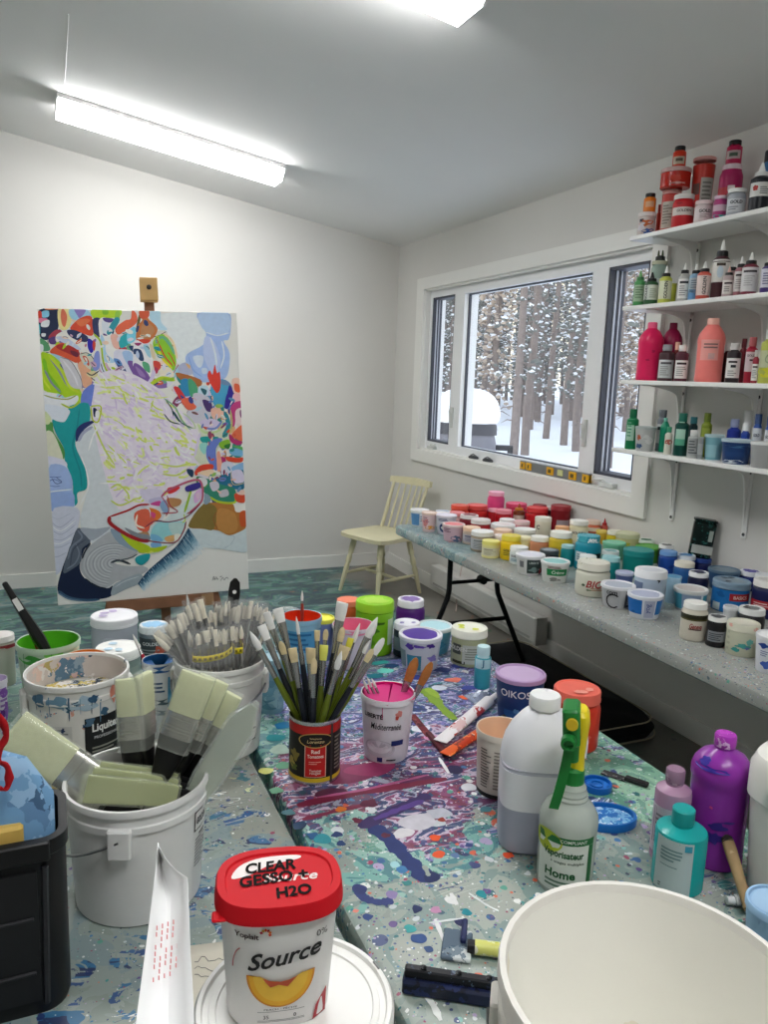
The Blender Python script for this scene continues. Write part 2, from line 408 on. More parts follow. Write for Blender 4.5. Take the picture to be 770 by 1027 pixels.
# ------------------------------------------------------------------ ceiling lamps
LAMP = emit('ffffff', 17.5)
WHM = M('f2f2f0', .4, var=.01)
def lamp(xc, yc, ln, label):
    t = thing('ceiling_light', label, 'ceiling light', (xc, yc, zc(xc)-.001), 0, 'fluorescent ceiling lights')
    t.rotation_euler = (0, math.atan(SL), 0)
    w, h = .105, .085
    b = B(WHM); b.box(-ln/2, ln/2, -w, w, -.022, 0); b.build('lamp_housing', t)
    prof = [(-w+.004, -.022), (-w*.93, -.05), (-w*.72, -h), (w*.72, -h), (w*.93, -.05), (w-.004, -.022)]
    b = B(LAMP); b.loft([[(x, y, z) for y, z in prof] for x in (-ln/2+.008, ln/2-.008)]); b.build('lamp_diffuser', t)
    for s in (-1, 1):
        b = B(WHM); b.loft([[(s*(ln/2-.008)+d, y*1.03, z*1.02) for y, z in [(-w, 0)]+prof+[(w, 0)]] for d in ((0, .008) if s > 0 else (-.008, 0))]); b.build('lamp_end_cap', t)
    return t
l1 = lamp(.705, 4.69, 1.222, 'long white fluorescent light on the ceiling above the easel')
l2 = lamp(.655, 2.325, 1.222, 'long white fluorescent light on the ceiling, the nearer one over the paint tables')
fill_light = lamp(.655, -.04, 1.222, 'long white fluorescent light on the ceiling behind the viewer')  # added out of view, copies the other two so the front tables get light
b = B(WHM); b.tube([(-.58, -.1, -.002), (-.578, -.5, -.002), (-.58, -1.1, -.002)], .002); b.build('lamp_cable', l1)
# ------------------------------------------------------------------ daylight and the winter wood outside
w = bpy.data.worlds.new('sky'); S.world = w; w.use_nodes = True; nt = w.node_tree; L = nt.links.new
bg = nt.nodes['Background']; tc = nd(nt, 'ShaderNodeTexCoord'); sp = nd(nt, 'ShaderNodeSeparateXYZ'); L(tc.outputs['Generated'], sp.inputs[0])
rp = nd(nt, 'ShaderNodeValToRGB'); e = rp.color_ramp.elements; e[0].position = 0; e[0].color = lin('f2ead9'); e[1].position = .6; e[1].color = lin('d3e0f2')
k = e.new(.12); k.color = lin('fbeccb'); k = e.new(.25); k.color = lin('f0efe8')
L(sp.outputs[2], rp.inputs[0]); L(rp.outputs[0], bg.inputs[0]); bg.inputs[1].default_value = 1.5
SNOW = M('f4f6fb', .7, var=.02, scale=2, bump=.2)
GZ = -.35
def gz(x, y): return GZ+.018*(x-3)+.12*math.sin(x*.7+y*.4)*math.sin(y*.5-x*.2)*min(1, (x-3)/6)
b = B(SNOW); xs = [XW+.16+(i/40)**1.6*70 for i in range(41)]; ys = [-10+2.6*j for j in range(46)]
b.sheet([[(x, y, gz(x, y)) for y in ys] for x in xs]); struct('ground_snow', b, 80)
BARK = M('857b77', .9, var=.3, scale=9, bump=.6); NEED = M('777a75', .9, var=.35, scale=3); TAN = M('b8aa9c', .9, var=.3, scale=4)
def tree_proto(seed, hgt, nf, ns, tan=False, r0=.11):
    rn = random.Random(seed)
    tr, fo, sn = B(BARK), B(TAN if tan else NEED), B(SNOW)
    lean = rn.uniform(-.04, .07); pts = [(lean*hgt*(i/8)**1.2+rn.uniform(-.03, .03), rn.uniform(-.03, .03), hgt*i/8-.2) for i in range(9)]
    tr.tube(pts, [r0*(1-.75*i/8) for i in range(9)], n=7)
    for i in range(26):
        z = hgt*rn.uniform(.08, .95); k = min(7, int(z/hgt*8)); a = rn.uniform(0, 2*PI); ln = rn.uniform(.3, .7)
        c = Vector(pts[k]).lerp(Vector(pts[k+1]), z/hgt*8-k); d = Vector((math.cos(a), math.sin(a), rn.uniform(-.3, .25)))
        tr.tube([c, c+d*ln*.6, c+d*ln+Vector((0, 0, -.1))], [.018, .012, .004], n=4)
    def clump(b, c, s, fl):
        R = [Vector((math.cos(2*PI*i/6)*s*rn.uniform(.5, 1.1), math.sin(2*PI*i/6)*s*rn.uniform(.5, 1.1), rn.uniform(-.3, .1)*s)) for i in range(6)]
        q = Matrix.Rotation(rn.uniform(-.6, .6), 3, 'X') @ Matrix.Rotation(rn.uniform(-.6, .6), 3, 'Y')
        vs = [tuple(c+q @ v) for v in R]+[tuple(c+q @ Vector((0, 0, s*fl))), tuple(c+q @ Vector((0, 0, -s*fl)))]
        b.add(vs, [(i, (i+1) % 6, 6) for i in range(6)]+[((i+1) % 6, i, 7) for i in range(6)])
    for i in range(nf):
        z = hgt*(.14+.84*rn.random()**.8); k = min(7, int(z/hgt*8)); rr = (.2+.5*(1-z/hgt))*rn.random()**.6; a = rn.uniform(0, 2*PI)
        c = Vector(pts[k]).lerp(Vector(pts[k+1]), z/hgt*8-k)+Vector((rr*math.cos(a), rr*math.sin(a), -.25*rr))
        s = rn.uniform(.03, .10); clump(fo, c, s*1.1, .6)
        if i < ns: clump(sn, c+Vector((0, 0, s*.45)), s*rn.uniform(.55, 1.3), .5)
    return tr, fo, sn
protos = []
for i, a in enumerate(((1, 10, 850, 560), (2, 11, 950, 640), (3, 9, 700, 480), (4, 12, 380, 260), (5, 8, 850, 560, True), (6, 11, 200, 150))):
    tr, fo, sn = tree_proto(*a)
    t = thing('snowy_tree', 'x', 'tree'); parts = [tr.build('trunk', t, 60), fo.build('branches', t, 60), sn.build('snow_cover', t, 60)]
    protos.append((t, parts))
used = set(); TR = []
def plant(i, x, y, rz, s, label, group=None, lean=0):
    t, parts = protos[i]
    if i in used:
        r = t.copy(); COL.objects.link(r)
        for p in parts: c = p.copy(); COL.objects.link(c); c.parent = r
    else: r = t; used.add(i)
    r.location = (x, y, gz(x, y)); r.rotation_euler = (lean, 0, rz); r.scale = (s, s, s); r['label'] = label
    if group: r['group'] = group
for i, x_, y_, lab in ((3, 514, 453, 'slim dark tree trunk in the snow just right of the covered grill'), (5, 526, 450, 'slightly leaning bare trunk beside the slim dark trunk, in the snow outside'),
                       (5, 547, 437, 'thin trunk standing farther back in the snow field outside'), (3, 566, 443, 'dark trunk left of the brown trunk beside the wide window pane edge'),
                       (0, 577, 448, 'brown trunk nearest the right edge of the wide window pane'), (3, 610, 462, 'tree trunk seen through the narrow right window pane')):
    p = onZ(x_, y_, GZ+.25); TR.append((p.x, p.y)); plant(i, p.x, p.y, i*1.3+x_, 1.0, lab)
rn = random.Random(11); spots = list(TR); k = 0
while len(spots) < 150 and k < 12000:
    k += 1; x = 11+24*rn.random()**.8; y = x*rn.uniform(.98, 2.15)
    if x < 15 and 1.15 < y/x < 1.85 and rn.random() < .85: continue
    if any((x-a)**2+(y-c)**2 < 1.55**2 for a, c in spots): continue
    spots.append((x, y)); plant(rn.choice((0, 1, 2, 3, 3, 4, 3, 5)), x, y, rn.uniform(0, 6.28), rn.uniform(.8, 1.25), 'snow-laden tree in the dense wood behind the snow field outside the window', 'trees of the winter wood outside')
# covered grill buried in snow
p = onZ(478, 462, -.25); p = Vector((4.5, 8.05, gz(4.5, 8.05)))
t = thing('covered_grill', 'grey covered barbecue grill with a thick dome of snow outside the window', 'barbecue', p, -.5)
b = B(M('77777f', .7, var=.1)); b.oval([(.36, .27, 0), (.37, .28, .7), (.36, .28, 1.1), (.33, .26, 1.22)], e=3.5); b.build('grill_cover', t)
b = B(M('4a4a50', .6)); b.oval([(.365, .275, 1.2), (.36, .27, 1.3), (.33, .25, 1.36)], e=3); b.build('grill_hood', t)
b = B(SNOW); b.oval([(.36, .28, 1.33), (.385, .31, 1.37), (.395, .32, 1.43), (.385, .31, 1.5), (.36, .29, 1.57), (.31, .25, 1.64), (.24, .2, 1.69), (.14, .12, 1.72), (.04, .04, 1.73)], n=44, e=2.3); b.build('snow_cap', t)
b = B(M('3c3c40', .5)); b.box(.36, .56, -.05, .05, 1.02, 1.08, bev=.01); b.box(.5, .56, -.05, .05, .9, 1.05, bev=.01); b.build('side_handle', t)
# ------------------------------------------------------------------ heater, cord and floor cushion under the window
t = thing('baseboard_heater', 'white electric baseboard heater low on the wall under the window', 'heater', (XW-.014, 4.1, 0))
b = B(M('d9d8d4', .4, .2, var=.02)); b.box(-.07, 0, -.65, .65, .07, .215, bev=.008); b.build('heater_body', t)
b = B(M('a9a8a4', .5)); b.box(-.0715, -.06, -.6, .6, .085, .1); b.build('heater_slot', t)
b = B(M('c9c8c4', .4)); b.box(-.074, .0, -.665, -.64, .062, .222, bev=.004); b.build('heater_end_cap', t)
b = B(M('d9c9c2', .5)); b.tube(smooth_open([(2.47, 4.28, .60), (2.46, 4.34, .35), (2.48, 4.44, .1), (2.47, 4.42, .012), (2.40, 4.3, .008)]), .004); o = b.build('power_cord')
tag(o, 'thin pale cord hanging down the wall beneath the side table', 'cord')
t = thing('floor_cushion', 'large black floor cushion with thin beige piping beneath the side table', 'cushion', (1.94, 2.95, 0))
blk = M('16161a', .95, var=.25, scale=18, bump=.6)
b = B(blk); w_, d_ = .45, .56
outs = []
for z, k, wr in ((0, -.05, 0), (.02, -.012, .2), (.05, .0, .5), (.085, -.02, 1), (.108, -.07, 1.4), (.12, -.16, 1.6), (.125, -.28, 1.6), (.126, -.40, 1.)):
    o_ = rrect(-w_-k if k > 0 else -w_-k, w_+k, -d_-k, d_+k, .11 if k > -.2 else .03, 9); rn = random.Random(4)
    outs.append([(x, y, z+.012*wr*math.sin(x*23+y*9)*math.sin(y*17-x*5)*(z > .06)) for x, y in o_])
b.loft(outs); b.build('cushion_body', t)
for zz in (.022, .088):
    b = B(M('b9ae96', .8)); b.tube([(x, y, zz) for x, y in rrect(-w_-.002, w_+.002, -d_-.002, d_+.002, .11, 9)] if zz < .05 else [(x, y, zz) for x, y in rrect(-w_+.016, w_-.016, -d_+.016, d_-.016, .1, 9)], .0035, closed=True, n=6); b.build('piping', t)
# ------------------------------------------------------------------ painted folding tables
def table_mat(name, base, zones, drops, seed=0, ctr=(0, 0)):
    mt, nt, b = newmat(name); L = nt.links.new
    tc = nd(nt, 'ShaderNodeTexCoord'); off = nd(nt, 'ShaderNodeVectorMath', operation='ADD'); off.inputs[1].default_value = (seed*3.1, seed*1.7, 0)
    o2 = nd(nt, 'ShaderNodeVectorMath', operation='ADD'); o2.inputs[1].default_value = (ctr[0], ctr[1], 0); L(tc.outputs['Object'], o2.inputs[0])
    L(tc.outputs['Object'], off.inputs[0]); P = off.outputs[0]; PO = o2.outputs[0]
    def noise(sc, det=4, stretch=None, rot=0, dist=0, src=None):
        n = nd(nt, 'ShaderNodeTexNoise'); n.inputs['Scale'].default_value = sc; n.inputs['Detail'].default_value = det; n.inputs['Distortion'].default_value = dist
        if stretch:
            mp = nd(nt, 'ShaderNodeMapping'); mp.inputs['Scale'].default_value = stretch; mp.inputs['Rotation'].default_value = (0, 0, rot); L(src or P, mp.inputs[0]); L(mp.outputs[0], n.inputs['Vector'])
        else: L(src or P, n.inputs['Vector'])
        return n
    def math_(op, a, b_, c=None):
        n = nd(nt, 'ShaderNodeMath', operation=op)
        for i, v in enumerate((a, b_, c)):
            if v is None: continue
            if isinstance(v, (int, float)): n.inputs[i].default_value = v
            else: L(v, n.inputs[i])
        return n.outputs[0]
    def mix(f, a, c):
        n = nd(nt, 'ShaderNodeMix', data_type='RGBA'); n.clamp_factor = True
        if isinstance(f, (int, float)): n.inputs[0].default_value = f
        else: L(f, n.inputs[0])
        for i, v in ((6, a), (7, c)):
            if isinstance(v, str): n.inputs[i].default_value = lin(v)
            else: L(v, n.inputs[i])
        return n.outputs[2]
    def ramp(src, cols, const=True, lo=0., hi=1.):
        r = nd(nt, 'ShaderNodeValToRGB'); r.color_ramp.interpolation = 'CONSTANT' if const else 'LINEAR'
        cols = cols.split(); e = r.color_ramp.elements
        while len(e) < len(cols): e.new(.5)
        for i, cc in enumerate(cols): e[i].position = lo+(hi-lo)*i/max(1, len(cols)-(0 if const else 1)); e[i].color = lin(cc)
        L(src, r.inputs[0]); return r.outputs[0]
    def zone(cx, cy, rx, ry, soft=.35, nz=None):   # 1 inside an ellipse of wobbly edge
        mp = nd(nt, 'ShaderNodeMapping', vector_type='TEXTURE'); mp.inputs['Location'].default_value = (cx, cy, 0); mp.inputs['Scale'].default_value = (rx, ry, 1e3)
        L(PO, mp.inputs[0]); ln = nd(nt, 'ShaderNodeVectorMath', operation='LENGTH'); L(mp.outputs[0], ln.inputs[0])
        v = math_('MULTIPLY_ADD', (nz or big), 1.4, ln.outputs['Value']); v = math_('SUBTRACT', v, .7)
        mr = nd(nt, 'ShaderNodeMapRange', interpolation_type='SMOOTHSTEP'); mr.inputs[1].default_value = 1+soft; mr.inputs[2].default_value = 1-soft; L(v, mr.inputs[0]); return mr.outputs[0]
    big = noise(7, 5).outputs[0]
    col = mix(noise(5, 5).outputs[0], base[0], base[1])
    wash = noise(14, 6, dist=.6).outputs[0]
    for z in zones:
        kind, (cx, cy, rx, ry), cols = z[:3]; m = zone(cx, cy, rx, ry, z[3] if len(z) > 3 else .35)
        if kind == 'wash':
            t = math_('GREATER_THAN', math_('MULTIPLY_ADD', m, .55, wash), .74)
            col = mix(math_('MULTIPLY', t, .8), col, ramp(noise(9, 4, dist=1).outputs[0], cols, True, .3, .68))
        else:                                       # heavy smeared paint
            st = noise(6.5, 5, (1, 2.3, 1), z[4] if len(z) > 4 else .7, 1.6).outputs[0]
            t = math_('GREATER_THAN', math_('MULTIPLY_ADD', m, .62, noise(22, 5, dist=.8).outputs[0]), z[5] if len(z) > 5 else .78)
            col = mix(math_('MULTIPLY', t, .95), col, ramp(st, cols, True, .3, .7))
    for sc, thr, cols, dens, amt in drops:          # splashes of many sizes
        dn = noise(sc*.8, 2); ad = nd(nt, 'ShaderNodeMixRGB', blend_type='ADD'); ad.inputs[0].default_value = .5/sc
        L(P, ad.inputs[1]); L(dn.outputs['Color'], ad.inputs[2])
        vo = nd(nt, 'ShaderNodeTexVoronoi'); vo.inputs['Scale'].default_value = sc; L(ad.outputs[0], vo.inputs['Vector'])
        sp = nd(nt, 'ShaderNodeSeparateColor'); L(vo.outputs['Color'], sp.inputs[0])
        rad = math_('MULTIPLY', math_('POWER', sp.outputs[1], 2.0), thr)
        dm = noise(dens, 3).outputs[0]; rad = math_('MULTIPLY', rad, math_('MULTIPLY', dm, 2))
        m = math_('LESS_THAN', vo.outputs['Distance'], rad)
        col = mix(math_('MULTIPLY', m, amt), col, ramp(sp.outputs[0], cols))
    # thin flung lines
    for rot, c in ((.5, 'e9ece8'), (-.9, 'd8dedd'), (1.8, '2b3a6e')):
        n = noise(6, 1, (1, 7, 1), rot).outputs[0]; q = math_('ABSOLUTE', math_('SUBTRACT', n, .5), None)
        m = math_('MULTIPLY', math_('LESS_THAN', q, .0035), math_('GREATER_THAN', noise(9, 2).outputs[0], .6)); col = mix(m, col, c)
    L(col, b.inputs['Base Color']); b.inputs['Roughness'].default_value = .38
    bp = nd(nt, 'ShaderNodeBump'); bp.inputs['Strength'].default_value = .35; bp.inputs['Distance'].default_value = .002
    L(wash, bp.inputs['Height']); L(bp.outputs[0], b.inputs['Normal'])
    return mt
GREYMET = M('3a3b3e', .4, .6)
def table(label, x0, x1, y0, y1, zt, mat, marks=None, legs=True):
    cx, cy = (x0+x1)/2, (y0+y1)/2
    t = thing('folding_table', label, 'table', (cx, cy, 0), 0, 'paint covered folding tables')
    w, d = (x1-x0)/2, (y1-y0)/2
    b = B(mat); out = rrect(-w, w, -d, d, .05, 6)
    b.loft([[(x, y, z) for x, y in inset(out, k)] for z, k in ((zt-.045, .004), (zt-.04, 0), (zt-.012, 0), (zt-.004, .004), (zt, .012))])
    if marks: b.T = Matrix.Translation((-cx, -cy, 0)); marks(b, zt); b.T = None
    b.build('tabletop', t)
    return t
def legset(t, y, x0, x1, xf0, xf1, zt, blk):
    b = B(blk); r = .0125
    for xa, xb in ((x0, xf0), (x1, xf1)): b.tube([(xa, y, zt), (xa, y, .53), (xa+(xb-xa)*.03, y, .49), (xb, y, .0)], r, n=10)
    f = (.49-.36)/.49
    b.tube([(x0, y, .56), (x1, y, .56)], .009); b.tube([(x0+(xf0-x0)*f, y, .36), (x1+(xf1-x1)*f, y, .36)], .011)
    b.tube([((x0+x1)/2+.05, y-.012, .56), ((x0+x1)/2+.05, y+.03, .56)], .02)
    b.build('leg_frame', t)
PAL = '1f2f66 2a5f96 c9d3d6 2f8f8d 7fb7b0 5a3a86 e0e3df 1c4f66 b9a3cc 9c2f5a 3a78b0 20264a d9dde0 4fa08a e0603a 2b3f7a f0f2ee 176a72'
ZT = .74
def marks_r(b, zt):
    cnt = [0]
    def G(x, y): cnt[0] += 0; p = onZ(x, y, zt); return p
    def stroke(pts, w, hexc):
        cnt[0] += 1; z = zt+.0003+.000006*cnt[0]; P = smooth_open([G(*q).to_2d() for q in pts], 5); L_, R_ = [], []; rn = random.Random(cnt[0])
        for i, p in enumerate(P):
            d = (Vector(P[min(i+1, len(P)-1)])-Vector(P[max(0, i-1)])).normalized(); n = Vector((-d.y, d.x)); k = w*(.7+.6*rn.random())*(.5 if i in (0, len(P)-1) else 1)
            L_.append((p[0]+n.x*k, p[1]+n.y*k, z)); R_.append((p[0]-n.x*k, p[1]-n.y*k, z))
        b.sheet([L_, R_], M(hexc, .35, var=.2, scale=60))
    def blob(x, y, rx, ry, hexc, n=8):
        cnt[0] += 1; z = zt+.0003+.000006*cnt[0]; c = G(x, y); rn = random.Random(cnt[0]*7+int(x)); k = depth(c)/F
        ring = smooth_closed([(c.x+rx*k*(.68+.55*rn.random())*math.cos(2*PI*i/n), c.y+ry*k*(.68+.55*rn.random())*math.sin(2*PI*i/n)*1.6, z) for i in range(n)], 3)
        b.add([(c.x, c.y, z)]+ring, [(0, 1+i, 1+(i+1) % len(ring)) for i in range(len(ring))], M(hexc, .35, var=.2, scale=60))
    blob(345, 778, 36, 12, '7b2a52'); blob(372, 770, 26, 9, '94355f'); blob(330, 795, 16, 6, '5b2748'); blob(420, 783, 20, 7, '6a2a58')
    stroke([(298, 808), (349, 797), (400, 789), (448, 781)], .009, '7a2340'); stroke([(303, 822), (340, 813), (372, 806)], .006, '83304d')
    stroke([(318, 800), (370, 791), (430, 777)], .004, 'b05a86')
    blob(418, 824, 26, 9, 'c9c6cf'); blob(440, 815, 14, 6, 'bdbfca'); blob(405, 836, 10, 5, 'd9d6da')
    stroke([(372, 828), (388, 840), (402, 855), (418, 872), (432, 884)], .014, '24356f'); blob(432, 880, 9, 6, '1f2c5c'); stroke([(425, 868), (428, 874), (430, 879)], .004, '9aa39c')
    stroke([(360, 830), (385, 818), (412, 806), (430, 797)], .012, '3a2a5e'); stroke([(375, 822), (400, 812), (425, 803)], .006, '5a3f8a')
    stroke([(358, 893), (366, 901), (380, 905), (394, 903)], .008, '2a3a76'); blob(360, 892, 7, 5, '27356e'); blob(393, 897, 6, 4, '8f7fb0')
    for x, y, r, c in ((342, 812, 5, 'e07a28'), (436, 840, 6, 'ea5a2c'), (440, 857, 6, 'ea5a2c'), (443, 822, 4, '9a3a2c'), (357, 914, 3, 'e98a7a'), (358, 823, 5, '6a1f3a'), (371, 806, 9, '5f1f3c'), (387, 838, 5, '5c2038'),
                       (314, 838, 7, '255a8c'), (325, 842, 9, '2f8f9a'), (338, 837, 6, '233a6c'), (342, 846, 5, '25416f'), (403, 873, 7, '3f7fb4'), (396, 868, 6, 'a6d6da'), (408, 886, 5, '3d8a8a'), (382, 864, 5, '3f6a9c'),
                       (420, 941, 8, '2c4f8c'), (418, 912, 6, '20305e'), (369, 920, 5, '2a4480'), (412, 932, 7, '35a0a0'), (470, 848, 4, '3c4a86'), (456, 858, 5, '5a79a6'), (476, 868, 6, '44507e'), (490, 862, 5, 'c9ced2'),
                       (468, 915, 6, '1d8d9c'), (452, 903, 6, 'f0f2f0'), (462, 925, 6, '2a2f5c'), (437, 913, 6, 'c58fb4'), (483, 897, 6, '2a8f97'), (430, 952, 5, '35507f'), (300, 828, 8, '1f3f5f'), (290, 815, 7, '3a6f7a'), (277, 793, 8, '4f8f6a'), (266, 773, 7, 'c9cf6a'),
                       (285, 768, 9, '5aa07a'), (282, 752, 10, 'b8d0c0'), (276, 740, 9, '2f8f95'), (284, 728, 9, '176fa0'), (510, 858, 6, 'e8542c'), (488, 812, 6, '4a7f8a'), (470, 790, 8, 'cfd0d6'), (455, 772, 9, '2a2350')):
        blob(x, y, r, r*.6, c)
    for p, w, c in (([(436, 922), (446, 945), (455, 956)], .003, 'eef0ee'), ([(452, 896), (458, 908)], .004, 'f2f4f2'), ([(470, 896), (488, 908), (500, 914)], .002, 'e6ecea'), ([(430, 926), (466, 921)], .002, 'dfe5e4'), ([(415, 985), (432, 1005), (442, 1024)], .004, 'e8ebe8'), ([(440, 760), (450, 776)], .004, 'eceff0')): stroke(p, w, c)
    # green and coral dabs near the tubes
    stroke([(424, 691), (433, 699), (444, 711), (456, 722)], .014, '7f9f2f'); stroke([(428, 690), (440, 700)], .01, '96b33c'); blob(466, 700, 6, 4, 'e0603a'); blob(409, 690, 12, 5, '2a2f66'); blob(421, 731, 10, 5, 'dfe0ea'); blob(432, 740, 8, 4, 'd898c0')
    for p, c in (((380, 665), '2f9a98'), ((386, 673), '6fd0c4'), ((376, 678), '1f6f80'), ((392, 668), '173f6a'), ((420, 680), '3a3f8a'), ((445, 672), '28326c'), ((455, 682), 'e07a68'), ((430, 668), 'e8b8a8'), ((470, 690), '3f4a98'), ((440, 690), 'd5dbe6'), ((462, 668), '2f3a7a')): blob(p[0], p[1], 9, 4, c)
MR = table_mat('painted_tabletop', ('7d8a84', '9aa29a'), [
    ('wash', (.95, .9, .55, .7), '8a9a92 9aa59c 7a938e a3aca2 a9aea4', .5),
    ('wash', (.5, 1.75, .35, .7), '3f9a9a 6fb3aa 2f7f88 8fc0b4 3f8f7a', .4),
    ('wash', (1.08, 1.25, .16, .5), '4f9a7c 3f8a70 7fb79a 9fcfb0 5fa08a', .4),
    ('heavy', (.8, 1.62, .36, .52), '20265c 2f3f8c e0e2ea 4a2f78 202a58 7a6fb8 1f5f8a c3b4da 2f8f98 1d1f48 d8dbe8 5a2a6a 274a8c', .4, .6),
    ('heavy', (.62, 1.28, .26, .2), '4a2350 24305f 7a2548 8a3a6a c9b8cc 2a3a6f 5f2a55 9fa5b8 3a2a5c', .3, .25)],
    [(26, .34, PAL, 3, .9), (55, .4, PAL, 5, .95), (110, .42, PAL, 8, .9), (200, .4, PAL+' f4f5f2 f4f5f2 20264a', 12, .9)], 1, (.739, 1.23))
ML = table_mat('painted_tabletop', ('84897f', '9fa298'), [
    ('wash', (-.1, 1.9, .6, .5), '3f6f72 5f8f88 2f5a66 7f9a90 4f7f70 8fa59c', .4),
    ('wash', (.05, .95, .35, .3), '6f8a90 7f9498 8f9c98 85948c', .5),
    ('heavy', (.2, 1.15, .2, .3), '2a5f96 9aa29c 3f6f9a 20305e 8f9a94 2f6f8a 5f7fa0 243a70', .5, .4, 1.17), ('heavy', (.05, .85, .25, .2), '2a4f86 9aa29c 2f6f9a 20305e 8f9a94', .5, .9, 1.19), ('heavy', (.22, 1.5, .2, .3), '8a3a30 9aa29c 2f7a8a c9cf9a 5f8f7a', .5, .4, 1.18)],
    [(26, .22, PAL, 3, .8), (55, .3, PAL+' 2a5f96 2a5f96 1f2f66', 4, .9), (110, .26, PAL, 6, .9), (200, .3, PAL, 9, .9)], 5, (-.02, 1.215))
MS = table_mat('painted_tabletop', ('8e918c', 'a2a49e'), [
    ('wash', (-.3, 1.1, .6, .5), '6f9296 86a3a2 5f868c 93aba8 9aa9a6', .5), ('wash', (.1, .3, .3, .6), '8a9f98 96a59f 9aa39c', .4)],
    [(40, .26, PAL, 3, .7), (90, .36, PAL, 5, .8), (180, .38, PAL, 8, .85)], 9)
tr_ = table('grey folding table thick with blue, purple and teal paint, nearest the window', .366, 1.112, .30, 2.16, ZT, MR, marks_r)
tl_ = table('grey paint-spattered folding table under the white brush buckets on the left', -.392, .352, .30, 2.13, ZT, ML)
ts_ = table('long grey side table full of paint jars under the window', 1.642, 2.43, 1.12, 3.66, ZT, MS)
BLKM = M('17181a', .4, .3)
for t, ya, yb in ((tr_, -.6, .62), (tl_, -.6, .62)): legset(t, ya, -.27, .27, -.33, .33, .70, BLKM); legset(t, yb, -.27, .27, -.33, .33, .70, BLKM)
legset(ts_, 3.12-(1.12+3.66)/2, 1.70-2.036, 1.96-2.036, 1.50-2.036, 2.2-2.036, .70, BLKM)
legset(ts_, 1.26-(1.12+3.66)/2, 1.78-2.036, 2.28-2.036, 1.70-2.036, 2.36-2.036, .70, BLKM)

# ------------------------------------------------------------------ easel and painting
WOOD = M('8a5f45', .6, var=.25, scale=14, bump=.3); PINE = M('d2a868', .55, var=.15, scale=12, bump=.2)
c0, c1 = Vector((.0126, 4.2, .283)), Vector((.99, 4.12, .283))
ux = (c1-c0).normalized(); cw = (c1-c0).length
nb = Vector((ux.y, -ux.x, 0))*-1                     # horizontal, away from the viewer
tilt = math.atan(.13/1.495); uy = (Vector((0, 0, 1))*math.cos(tilt)+nb*math.sin(tilt)); uy = (uy-ux*.034).normalized(); ux = (ux-uy*ux.dot(uy)).normalized(); un = ux.cross(uy)   # un looks at the viewer
ch_ = 1.5
t = thing('canvas_painting', 'tall colourful abstract painting of a face resting on the wooden easel', 'painting', c0)
t.rotation_mode = 'QUATERNION'; t.rotation_quaternion = Matrix((ux, uy, un)).transposed().to_quaternion()
b = B(M('f1efe9', .8, var=.02, bump=.1)); b.box(0, cw, 0, ch_, -.036, 0, bev=.003); b.build('stretched_canvas', t)
# the picture: coloured shapes traced on the flat front of the canvas
tri = [(41, 307), (238, 320), (250, 597), (58, 607)]; dst = [(0, ch_), (cw, ch_), (cw, 0), (0, 0)]
A_ = []; r_ = []
for (x, y), (u, v) in zip(tri, dst): A_ += [[x, y, 1, 0, 0, 0, -u*x, -u*y], [0, 0, 0, x, y, 1, -v*x, -v*y]]; r_ += [u, v]
Hm = np.append(np.linalg.solve(np.array(A_, float), np.array(r_, float)), 1).reshape(3, 3)
QF = {'1': (36, 300, 7), '2': (136, 300, 7), '3': (36, 400, 7), '4': (136, 400, 6.417), '5': (40, 500, 7), '6': (140, 490, 6.696), 'C': (20, 260, 2.852)}
def uv(q, x, y):
    ox, oy, s = QF[q]; v = Hm @ np.array([ox+x/s, oy+y/s, 1]); return v[0]/v[2], v[1]/v[2]
art = B(); lay = [0]
def clampuv(p): return (min(cw-.001, max(.001, p[0])), min(ch_-.001, max(.001, p[1])))
def pmat(h): return M(h, .5, var=.1, scale=40, bump=.15)
def pts_(s): v = [float(a) for a in s.replace(',', ' ').split()]; return list(zip(v[::2], v[1::2]))
def shape(q, h, s, sm=True):
    lay[0] += 1; z = .0006+lay[0]*.000004; P = [uv(q, *p) for p in pts_(s)]
    if sm: P = smooth_closed(P, 4)
    P = [clampuv(p) for p in P]; art.add([(x, y, z) for x, y in P], [tuple(range(len(P)))], pmat(h))
def line(q, h, w, s, taper=True):
    lay[0] += 1; z = .0006+lay[0]*.000004; P = smooth_open([uv(q, *p) for p in pts_(s)], 4); w = w/QF[q][2]*.0051/2; Lf, Rt = [], []
    for i, p in enumerate(P):
        d = (Vector(P[min(i+1, len(P)-1)])-Vector(P[max(0, i-1)])); d = d.normalized() if d.length > 1e-9 else Vector((1, 0)); n = Vector((-d.y, d.x))
        k = w*(.35 if taper and i in (0, len(P)-1) else 1); a, c = clampuv((p[0]+n.x*k, p[1]+n.y*k)), clampuv((p[0]-n.x*k, p[1]-n.y*k))
        Lf.append(a+(z,)); Rt.append(c+(z,))
    art.sheet([Rt, Lf], pmat(h))
